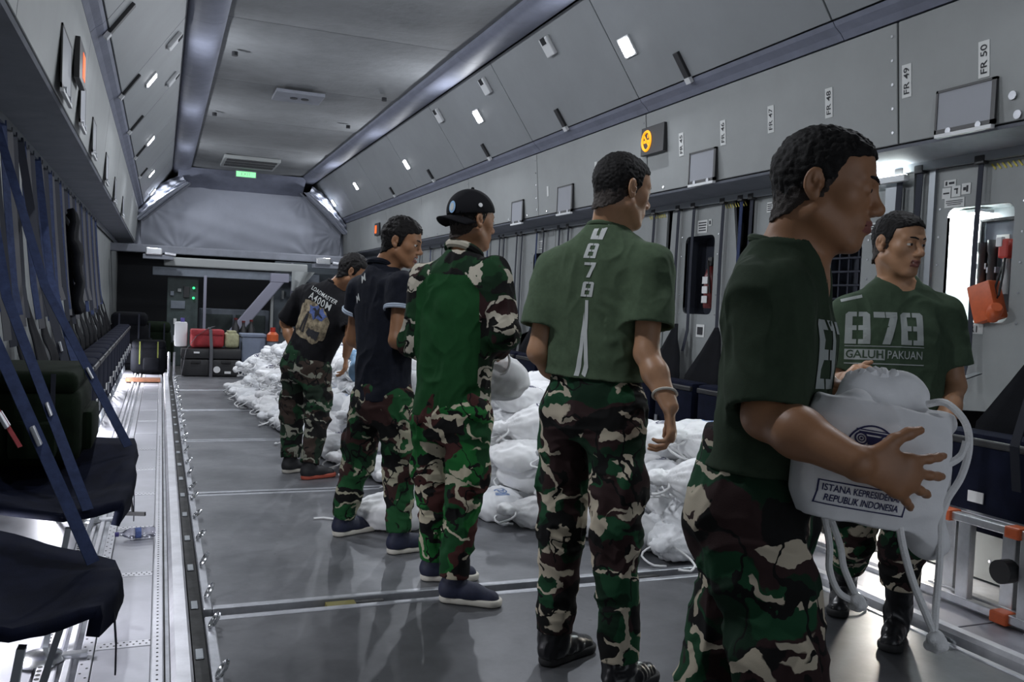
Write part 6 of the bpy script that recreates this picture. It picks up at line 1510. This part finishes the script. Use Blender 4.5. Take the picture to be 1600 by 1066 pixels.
# ------------------------------------------------------------------ man seen from the back with the number down his spine
hl, tl, hr, tr = G(845, 1042), G(925, 1012), G(948, 1094), G(1010, 1062)
f4 = person('man from behind in an olive tee with white numerals down the spine',
    dict(p=J(927, 628, 2.98), n=J(950, 364, 2.96), h=J(972, 298, 2.93), sL=J(868, 425, 3.05), sR=J(1018, 415, 2.86), eL=J(842, 550, 3.02), wL=J(890, 606, 3.17), eR=J(1010, 552, 2.80), wR=J(1047, 636, 2.70),
         hL=J(888, 640, 3.05), hR=J(962, 642, 2.92), kL=J(878, 822, 3.07), kR=J(962, 834, 2.84), aL=ankle_of(hl, tl), aR=ankle_of(hr, tr)),
    cdir(0.86, -0.16, 0.45), 'skin_light', 1.03, 0.4, 0, 0.0028, 0.005, 'crop', hands={'R': dict(d=cdir(0.06, -1, 0.0), n=cdir(-0.95, 0, 0.2), t=cdir(-0.1, 0, 1), curl=(0.5, 0.6, 0.65, 0.7)), 'L': dict(d=cdir(0.5, -0.5, 0.6), n=cdir(1, 0, 0), t=cdir(0, 1, 0))})
o, vq = shirt_mesh(f4, 'tee_olive', hem=-0.085, sleeve=0.70, w=1.02, seed=8, amp=0.007, sl_r=(0.086, 0.082))
A = lambda t: f4['P']['p'] + (f4['P']['n'] - f4['P']['p']) * t
for k, (ch, t) in enumerate((('U', 0.985), ('8', 0.875), ('7', 0.765), ('8', 0.655))):
    if ch == 'U': vs, fs = merge2d([[(-0.026, -0.025), (-0.008, -0.025), (-0.004, 0.03), (-0.020, 0.03)], [(0.002, -0.025), (0.018, -0.025), (0.024, 0.03), (0.006, 0.03)], rect2d(-0.008, -0.025, 0.002, -0.012)])
    else: vs, fs = merge2d([[(x * 0.042 + y * 0.004, y * 0.031) for x, y in p] for p in block_digit(ch, slit=0.03)])
    project('numeral_print', [(x + (0.012 if k == 0 else 0), y) for x, y in vs], fs, A(t), f4['right'], f4['up'], vq, 'print_white', o, sub=1)
L1 = [(-0.006, 0.10), (0.006, 0.10), (0.010, 0.0), (0.030, -0.12), (0.012, -0.25), (-0.004, -0.25), (0.014, -0.11), (-0.003, 0.0)]
L2 = [(-0.008, 0.06), (0.002, -0.02), (0.004, -0.12), (-0.008, -0.25), (-0.028, -0.25), (-0.014, -0.12)]
vs, fs = merge2d([L1, L2]); project('stripe_print', vs, fs, A(0.42), f4['right'], f4['up'], vq, 'print_white', o, sub=3)
trouser_mesh(f4, 'camo_deep', w=1.0, seed=11, cuff=0.02)
foot_mesh(f4, hl, tl, 'boot', f4['P']['aL'], 'boot_black', 'rubber'); foot_mesh(f4, hr, tr, 'boot', f4['P']['aR'], 'boot_black', 'rubber')
wR, eR = f4['P']['wR'], f4['P']['eR']; d = unit(eR - wR); s1_ = unit(np.cross(d, (1, 0, 0))); s2_ = np.cross(d, s1_)
m = MB(); m.tube([wR + d * 0.045 + (s1_ * math.cos(a) + s2_ * math.sin(a)) * 0.036 + d * 0.012 * math.sin(a) for a in np.linspace(0, 6.283, 20, endpoint=False)], 0.0045, 6, closed=True)
b = m.build('wristband', 'sole_white', None, smooth=True); tag(b, 'pale band round the right wrist of the man seen from behind', 'wristband')

# ------------------------------------------------------------------ man in the 878 tee facing the camera
hl, tl, hr, tr = G(1404, 988), G(1390, 1016), G(1318, 938), G(1308, 962)
f6 = person('man facing the camera in a green tee printed with a large number',
    dict(p=J(1393, 692, 3.34), n=J(1400, 440, 3.36), h=J(1404, 382, 3.29), sR=J(1328, 490, 3.38), sL=J(1474, 490, 3.34), eR=J(1304, 605, 3.40), wR=J(1318, 592, 3.16), eL=J(1492, 603, 3.33), wL=J(1468, 690, 3.14),
         hR=J(1358, 702, 3.40), hL=J(1428, 702, 3.37), kR=J(1334, 842, 3.62), kL=J(1410, 856, 3.40), aL=ankle_of(hl, tl), aR=ankle_of(hr, tr)),
    cdir(0.42, -0.16, -0.90), 'skin_light', 1.02, 0.35, 0.35, 0.0028, 0.0055, 'crop', teeth=True, hands={'R': dict(d=cdir(-0.05, 0.3, -1), n=cdir(0.6, -0.6, 0), t=cdir(0.3, 1, 0)), 'L': dict(d=cdir(-0.3, -0.7, -0.6), n=cdir(-1, 0, 0), t=cdir(0, 0.5, -1))})
o, vq = shirt_mesh(f6, 'tee_green', hem=0.0, sleeve=0.74, w=1.0, seed=10, amp=0.006)
front_print(f6, vq, J(1390, 512, 3.2), o, 'print_grey')
vs, fs = merge2d([rect2d(-0.038, -0.006, 0.038, 0.006)]); project('chest_mark', vs, fs, J(1346, 462, 3.2), unit(-f6['right'] + f6['up'] * 0.25), f6['up'], vq, 'print_grey', o, sub=2)
trouser_mesh(f6, 'camo_deep', w=0.98, seed=13, cuff=0.42, ankle_r=0.074)
foot_mesh(f6, hl, tl, 'boot', f6['P']['aL'], 'boot_black', 'rubber', 0.33); foot_mesh(f6, hr, tr, 'boot', f6['P']['aR'], 'boot_black', 'rubber', 0.33)

# ------------------------------------------------------------------ man carrying a bag, nearest the camera
kR5, kL5 = J(1248, 1180, 1.50), J(1092, 1150, 1.78); fwd = cdir(1, 0, -0.15); fwd[2] = 0; fwd = unit(fwd)
aR5 = V((kR5[0], kR5[1], 0.10)) + fwd * 0.05; aL5 = V((kL5[0], kL5[1], 0.12)) - fwd * 0.16
f5 = person('man in profile nearest the camera carrying a white printed bag',
    dict(p=J(1182, 775, 1.68), n=J(1232, 400, 1.66), h=J(1288, 296, 1.62), sR=J(1204, 470, 1.55), sL=J(1238, 458, 1.83), eR=J(1197, 650, 1.49), wR=J(1340, 724, 1.345), eL=J(1200, 640, 1.92), wL=J(1290, 604, 1.70),
         hR=J(1172, 805, 1.60), hL=J(1196, 800, 1.77), kR=kR5, kL=kL5, aR=aR5, aL=aL5),
    cdir(0.90, -0.19, -0.40), 'skin', 0.95, 0.95, 0, 0.0024, 0.0042, 'crop', neck_r=0.054,
    hands={'R': dict(d=cdir(0.93, -0.26, 0.05), n=cdir(0.1, 0, 1), t=cdir(0.25, 1, 0), curl=(0.22, 0.26, 0.30, 0.30), spread=2.3, thumb=0.15, thumb_out=0.85, s=0.88), 'L': dict(d=cdir(0.95, -0.05, -0.2), n=cdir(0.1, -1, 0), t=cdir(0.1, 0, -1), curl=(0.3, 0.35, 0.4, 0.45))})
o, vq = shirt_mesh(f5, 'tee_shadow_green', hem=-0.06, sleeve=0.95, w=0.96, dp=0.86, seed=12, amp=0.008, sl_r=(0.088, 0.062))
front_print(f5, vq, f5['P']['p'] * 0.38 + f5['P']['n'] * 0.62 + f5['front'] * 0.1, o, 'print_grey', False)
trouser_mesh(f5, 'camo_deep', w=0.96, seed=15, cuff=0.02)
for a, s in ((aR5, 'R'), (aL5, 'L')):
    h_ = V((a[0], a[1], 0)) - fwd * 0.062; foot_mesh(f5, h_, h_ + fwd, 'boot', a, 'boot_black', 'rubber')
# ================================================================== white drawstring bags
def bag_shape(seed, sx, sy, sz, lean=0.25, h=0.0125):
    """stuffed drawstring bag lying in its own frame: base at z=0, gathered neck towards +y"""
    rr = np.random.default_rng(seed)
    prims = [ball((0, 0, sz * 0.5), (sx, sy * 0.86, sz * 0.56), 0.05)]
    for _ in range(6):
        prims.append(ball((rr.uniform(-0.5, 0.5) * sx, rr.uniform(-0.55, 0.45) * sy, sz * rr.uniform(0.4, 0.6)), (sx * rr.uniform(0.35, 0.6), sy * rr.uniform(0.3, 0.55), sz * rr.uniform(0.4, 0.55)), 0.04))
    prims.append(rcone((0, sy * 0.6, sz * 0.5), (0.02, sy * 1.02, sz * (0.5 + lean)), 0.075, 0.035, 0.06))
    prims.append(rcone((0.02, sy * 1.02, sz * (0.5 + lean)), (0.03, sy * 1.22, sz * (0.52 + lean)), 0.032, 0.06, 0.02, flat=(0, 0, 1), s=0.6))
    prims.append(halfspace((0, 0, 0.004), (0, 0, -1), (-1, -1, -1), (1, 1, 1)))
    v, q = solid(prims, h)
    v = relax(v, q, 1)
    N = vnormals(v, q)
    # radiating gathers near the neck, crumples elsewhere
    neck = V((0.02, sy * 1.02, sz * (0.5 + lean))); d = v - neck; ang = np.arctan2(d[:, 0], d[:, 2]); dist = np.linalg.norm(d, axis=1)
    v = v + N * (0.009 * np.sin(ang * 15 + rr.uniform(0, 6)) * np.exp(-dist / 0.12))[:, None]
    v = wrinkle(v, q, 0.010, 11, seed=seed)
    v[:, 2] = np.maximum(v[:, 2], 0)
    return v, q, neck
BAGS = []
for s in range(7):
    rr = np.random.default_rng(100 + s); sx, sy, sz = rr.uniform(0.13, 0.17), rr.uniform(0.16, 0.20), rr.uniform(0.15, 0.20)
    v, q, neck = bag_shape(50 + s, sx, sy, sz, rr.uniform(-0.1, 0.35))
    body = np_mesh(v, q); body.materials.append(MATS['bag_white' if s % 3 else 'bag_grey'])
    # cord: ring round the neck and two slack ends
    mb = MB(); ring = [neck + V((0.036 * math.cos(a), 0.005 * math.sin(2 * a), 0.036 * math.sin(a))) for a in np.linspace(0, 2 * math.pi, 12, endpoint=False)]
    mb.tube(ring, 0.006, 6, closed=True)
    for e in (-1, 1):
        p = neck + V((0.036 * e, 0, 0)); pts = [p]; a = rr.uniform(-0.8, 0.8) + (0 if e > 0 else math.pi)
        for t in range(9):
            a += e * rr.uniform(0.15, 1.0); p = p + 0.030 * V((math.cos(a), math.sin(a) * 0.9, -0.55 + 0.05 * t)); p = V((p[0], p[1], max(p[2], 0.012))); pts.append(p)
        mb.tube(pts, 0.006, 6)
    me = mesh_from(mb.v, mb.f, True); me.materials.append(MATS['cord_white'])
    # small printed emblem on the upper side
    pr = None
    if s % 2 == 0:
        bvh = BVHTree.FromPolygons([tuple(x) for x in v], [tuple(int(i) for i in f) for f in q])
        m2 = MB(); n = 22; vs = []
        for rad in (0.034, 0.040): vs += [(rad * math.cos(2 * math.pi * k / n), rad * math.sin(2 * math.pi * k / n)) for k in range(n)]
        fs = [(k, (k + 1) % n, n + (k + 1) % n, n + k) for k in range(n)]
        for k in range(5): b = len(vs); vs += rect2d(-0.018 + 0.008 * k, -0.026, -0.014 + 0.008 * k, 0.002); fs.append((b, b + 1, b + 2, b + 3))
        b = len(vs); vs += rect2d(-0.026, 0.004, 0.026, 0.018); fs.append((b, b + 1, b + 2, b + 3))
        for l in range(2): b = len(vs); vs += rect2d(-0.045, -0.062 - 0.014 * l, 0.045, -0.055 - 0.014 * l); fs.append((b, b + 1, b + 2, b + 3))
        P = []
        for (a_, b_) in vs:
            hit = bvh.ray_cast(Vector((a_, b_ - 0.03, 0.6)), Vector((0, 0, -1)))
            P.append(tuple(hit[0] + hit[1] * 0.003) if hit[0] is not None else (a_, b_, 0.1))
        pr = mesh_from(P, fs); pr.materials.append(MATS['print_bagblue'] if s else MATS['print_lightblue'])
    BAGS.append((body, me, pr, sz))
def put_bag(x, y, z, rz, kind, label, group, tilt=(0, 0), sc=1.0, blue=False, cord=True):
    body, cme, pr, sz = BAGS[kind % len(BAGS)]
    o = bpy.data.objects.new('drawstring_bag', body if not blue else body.copy()); COL.objects.link(o)
    if blue: o.data.materials[0] = MATS['bag_blue']
    o.location = (x, y, z); o.rotation_euler = (tilt[0], tilt[1], rz); o.scale = (sc, sc, sc); tag(o, label, 'bag', group)
    if cord: c = bpy.data.objects.new('cord', cme); COL.objects.link(c); c.parent = o
    if pr: p = bpy.data.objects.new('emblem_print', pr); COL.objects.link(p); p.parent = o
    return o
# the heap: left (camera-side) edge and crest height along the hold
EDGE = [(3.66, 2.48), (4.3, 2.25), (4.55, 1.25), (5.0, 1.72), (6.4, 1.30), (7.6, 1.22), (9.0, 1.10), (10.4, 0.98), (11.6, 0.95)]
CREST = [(3.66, 0.55), (4.4, 0.62), (5.0, 0.72), (6.4, 0.86), (8.0, 0.84), (9.5, 0.76), (10.6, 0.66), (11.6, 0.45)]
def itp(tb, y): return float(np.interp(y, [a for a, _ in tb], [b for _, b in tb]))
zone = lambda y: ('heap end beside the boots' if y < 4.25 else ('heap right of the capped man' if y < 5.6 else ('heap behind the polo man' if y < 7.6 else 'far heap by the bending man')))
nb = 0
rows = np.arange(3.72, 11.6, 0.265)
for iy, y in enumerate(rows):
    x0 = itp([(3.66, 2.50), (4.3, 2.28), (4.75, 1.85), (6.4, 1.36), (7.6, 1.22), (9.0, 1.14), (10.4, 1.02), (11.6, 1.0)], y); top = itp(CREST, y); layers = max(1, int(round(top / 0.155)))
    for L_ in range(layers):
        xs = x0 + 0.085 * L_ + (0.10 if L_ % 2 else 0.0); z = 0.145 * L_
        ncol = 1 if L_ < layers - 1 else (3 if y < 5.6 else 2)
        if y < 4.1: ncol = max(ncol, 2)
        for c_ in range(ncol):
            x = xs + 0.29 * c_ + random.uniform(-0.04, 0.04)
            if x > 3.0: continue
            face = math.pi / 2 + random.uniform(-0.9, 0.9) if random.random() < 0.6 else random.uniform(0, 6.28)
            blue = (nb in (61, 64))
            kd = random.randrange(7); zl = ('white bag with blue emblem, ' if kd % 2 == 0 else 'plain white bag, ') + ('on top of the ' if L_ == layers - 1 else ('at the foot of the ' if L_ == 0 else 'mid-height in the ')) + zone(y)
            put_bag(x, y + random.uniform(-0.05, 0.05), z + (0.0 if L_ == 0 else random.uniform(-0.015, 0.015)), face, kd, zl, 'bags in the ' + zone(y), (random.uniform(-0.35, 0.25) * (L_ > 0), random.uniform(-0.25, 0.25) * (L_ > 0)), random.uniform(0.92, 1.1)); nb += 1
put_bag(1.20, 4.62, 0.0, 1.2, 2, 'white drawstring bag on the floor between the polo man\'s feet', 'loose bags on the pallets', sc=1.0)
put_bag(1.48, 4.75, 0.0, 2.0, 3, 'white drawstring bag lying just behind the polo man\'s right leg', 'loose bags on the pallets', sc=1.0)
put_bag(1.42, 4.72, 0.15, 2.6, 5, 'white drawstring bag propped on the bag behind the polo man', 'loose bags on the pallets', sc=0.95)
put_bag(1.50, 6.55, 0.66, 0.4, 1, 'pale blue bag on the heap right of the printed-tee man', 'loose bags on the pallets', (0.3, -0.5), 0.9, True)
wc = MB(); wc.tube([G(490, 812) + (0, 0, 0.006), G(505, 811) + (0, 0, 0.006), G(522, 813) + (0, 0, 0.006), G(535, 815) + (0, 0, 0.006)], 0.006, 6)
tag(wc.build('loose_cord', 'cord_white', None, smooth=True), 'short white cord lying on the pallet left of the blue shoe', 'cord')
# ================================================================== the carried bag, and the one in the capped man's hands
def carried():
    c = J(1362, 712, 1.50)
    X_ = cdir(0.985, -0.17, 0.06); Z_ = cdir(0.17, 0.985, 0.05); Z_ = unit(Z_ - X_ * np.dot(X_, Z_)); Yv = np.cross(Z_, X_)      # Yv: away from the camera
    R = np.stack([X_, Yv, Z_], 1)
    L = lambda x, y, z: c + R @ V((x, y, z))
    root = empty('printed_bag', L(0, 0, -0.12), 'white drawstring bag with a blue printed emblem carried in the foreground man\'s arms', 'bag')
    pr = [loft([(L(0.0, 0, -0.115), 0.110, 0.060), (L(0, 0, -0.08), 0.126, 0.080), (L(0, 0, 0.0), 0.128, 0.088), (L(0, 0, 0.055), 0.122, 0.080), (L(0.004, 0, 0.088), 0.108, 0.060)], X_, -Yv, 0.03, n=3.0)]
    # gathered neck slumped to the upper right, behind
    pr += [rcone(L(0.01, 0.045, 0.07), L(0.05, 0.06, 0.105), 0.050, 0.042, 0.03, flat=Yv, s=0.7), rcone(L(-0.02, 0.05, 0.11), L(0.085, 0.05, 0.115), 0.030, 0.026, 0.03), ball(L(-0.012, 0.05, 0.135), 0.014, 0.015), ball(L(0.06, 0.05, 0.138), (0.025, 0.018, 0.014), 0.02), ball(L(0.108, 0.0, 0.075), (0.03, 0.03, 0.022), 0.02), ball(L(-0.05, -0.02, 0.09), (0.022, 0.02, 0.018), 0.015), ball(L(0.10, -0.03, -0.125), (0.03, 0.035, 0.035), 0.03)]
    v, q = solid(pr, 0.0038); v = relax(v, q, 1); N = vnormals(v, q)
    loc = (v - c) @ R
    rim = np.clip((loc[:, 2] - 0.05) / 0.08, 0, 1); side_ = np.clip((np.abs(loc[:, 0]) - 0.07) / 0.05, 0, 1)
    v = wrinkle(v, q, 0.0042, 10, [(L(0.03, 0, 0.11), 0.07, 0.009), (L(0.12, 0, 0.0), 0.06, 0.007), (L(-0.12, 0, 0.07), 0.05, 0.006), (L(0.1, 0, -0.12), 0.05, 0.006)], 21)
    body = link_mesh('cloth_body', np_mesh(v, q), 'bag_white', root)
    # ruffle along the gathered mouth
    m = MB(); pts = []
    for k in range(60):
        t = k / 59; pts.append(L(-0.035 + 0.125 * t, 0.05 + 0.010 * math.sin(40 * t), 0.128 + 0.018 * math.sin(math.pi * t) + 0.006 * math.sin(55 * t)))
    m.tube(pts, 0.009, 8); m.build('ruffled_mouth', 'bag_white', root, smooth=True)
    # print
    ctr = L(-0.042, -0.1, 0.006); n = 48; polys = []
    def P2(name, vs, fs, mtl='print_bagblue', lift=0.0016, sub=2): project(name, [(x * 0.92, y * 0.92) for x, y in vs], fs, ctr, X_, Z_, (v, q), mtl, body, lift=lift, sub=sub)
    vs = [(r * 0.98 * math.cos(2 * math.pi * k / n), r * math.sin(2 * math.pi * k / n)) for r in (0.0445, 0.0475) for k in range(n)]; P2('emblem_ring', vs, [(k, (k + 1) % n, n + (k + 1) % n, n + k) for k in range(n)])
    # capital with two volutes
    pol = []
    def ring(cx, cy, r0, r1, m_=18): 
        b = []
        for k in range(m_):
            a0, a1 = 2 * math.pi * k / m_, 2 * math.pi * (k + 1) / m_; b.append([(cx + r0 * math.cos(a0), cy + r0 * math.sin(a0)), (cx + r1 * math.cos(a0), cy + r1 * math.sin(a0)), (cx + r1 * math.cos(a1), cy + r1 * math.sin(a1)), (cx + r0 * math.cos(a1), cy + r0 * math.sin(a1))])
        return b
    for s in (-1, 1): pol += ring(s * 0.022, 0.0215, 0.0085, 0.0115) + ring(s * 0.022, 0.0215, 0.0042, 0.0062) + ring(s * 0.022, 0.0215, 0.0, 0.0022)
    pol += [rect2d(-0.026, 0.030, 0.026, 0.0345), rect2d(-0.030, 0.0365, 0.030, 0.0385), [(-0.012, 0.012), (0.012, 0.012), (0.012, 0.027), (-0.012, 0.027)], rect2d(-0.024, 0.003, 0.024, 0.0085), rect2d(-0.020, -0.001, 0.020, 0.001)]
    for k in range(7): x = -0.0215 + 0.0062 * k; yb = -math.sqrt(max(0, 0.0425 ** 2 - (x + 0.0019) ** 2)); pol.append(rect2d(x, yb, x + 0.0038, -0.003))
    vs, fs = merge2d(pol); P2('emblem_column', vs, fs)
    # caption in a box
    y0 = -0.083; w_, h_ = 0.076, 0.0215; fr_ = [rect2d(-w_, y0 - h_, w_, y0 - h_ + 0.0022), rect2d(-w_, y0 + h_ - 0.0022, w_, y0 + h_), rect2d(-w_, y0 - h_, -w_ + 0.0022, y0 + h_), rect2d(w_ - 0.0022, y0 - h_, w_, y0 + h_)]
    vs, fs = merge2d(fr_); P2('caption_frame', vs, fs, sub=4)
    for s_, dy in (('ISTANA KEPRESIDENAN', 0.0085), ('REPUBLIK INDONESIA', -0.0090)):
        t, f = text_mesh(s_, 0.0168, True, offset=0.0002); wd = t[:, 0].max() - t[:, 0].min(); k = min(1.0, 0.138 / wd) if dy > 0 else min(1.0, 0.128 / wd)
        P2('caption', [(x * k, y + y0 + dy) for x, y, _ in t], f, sub=0)
    # cords: thick rope loop at the right, two hanging loops with knots
    def rope(px, name='rope', r=0.0062):
        P_ = [J(*p) for p in px]; out = []
        for i in range(len(P_) - 1):
            p0, p1, p2, p3 = P_[max(i - 1, 0)], P_[i], P_[i + 1], P_[min(i + 2, len(P_) - 1)]
            for k in range(6):
                t = k / 6; out.append(0.5 * ((2 * p1) + (-p0 + p2) * t + (2 * p0 - 5 * p1 + 4 * p2 - p3) * t * t + (-p0 + 3 * p1 - 3 * p2 + p3) * t ** 3))
        out.append(P_[-1]); m = MB(); m.tube(out, r, 8); return m.build(name, 'cord_white', root, smooth=True)
    rope([(1448, 632, 1.50), (1478, 630, 1.48), (1508, 660, 1.46), (1514, 700, 1.45), (1502, 745, 1.44), (1478, 785, 1.44), (1470, 820, 1.44), (1468, 880, 1.43), (1462, 950, 1.42), (1460, 985, 1.42)])
    rope([(1510, 690, 1.45), (1502, 712, 1.45), (1480, 726, 1.44), (1455, 730, 1.44), (1435, 728, 1.44)])
    rope([(1405, 815, 1.44), (1410, 850, 1.43), (1425, 905, 1.42), (1445, 955, 1.42), (1458, 985, 1.42)])
    rope([(1284, 790, 1.56), (1296, 850, 1.56), (1296, 890, 1.56), (1310, 925, 1.55), (1335, 940, 1.55)])
    rope([(1292, 795, 1.57), (1312, 850, 1.57), (1318, 885, 1.57), (1330, 915, 1.56), (1340, 935, 1.55)])
    for (p, sz) in (((1463, 1003, 1.42), 0.017), ((1340, 942, 1.55), 0.015)):
        kp = [ball(J(*p), (sz * 0.85, sz * 0.85, sz * 1.15), 0.004)] + [ball(J(*p) + V((sz * 0.6 * math.cos(a), sz * 0.6 * math.sin(a), sz * 0.5 * math.sin(2.3 * a))), sz * 0.55, 0.003) for a in np.linspace(0, 6.28, 7)[:-1]]
        kv, kq = solid(kp, 0.0025); link_mesh('knot', np_mesh(kv, kq), 'cord_white', root)
carried()
# bag held by the capped man, mostly hidden, with its cord in view
c = J(772, 590, 3.98); b = put_bag(c[0], c[1], c[2] - 0.10, 2.2, 1, 'white bag held in front of the man in the backward cap', 'bags in hands', (0.2, 0.1), 1.0)
m = MB(); P_ = [J(*p) for p in ((762, 548, 3.86), (785, 545, 3.85), (796, 560, 3.85), (793, 578, 3.85), (782, 586, 3.85), (768, 586, 3.86))]; out = []
for i in range(len(P_) - 1):
    p0, p1, p2, p3 = P_[max(i - 1, 0)], P_[i], P_[i + 1], P_[min(i + 2, len(P_) - 1)]
    for k in range(5): t = k / 5; out.append(0.5 * ((2 * p1) + (-p0 + p2) * t + (2 * p0 - 5 * p1 + 4 * p2 - p3) * t * t + (-p0 + 3 * p1 - 3 * p2 + p3) * t ** 3))
m.tube(out, 0.006, 8); o = m.build('hanging_cord', 'cord_white', None, smooth=True); o.parent = b
o.matrix_parent_inverse = Matrix.LocRotScale(b.location, b.rotation_euler, b.scale).inverted()
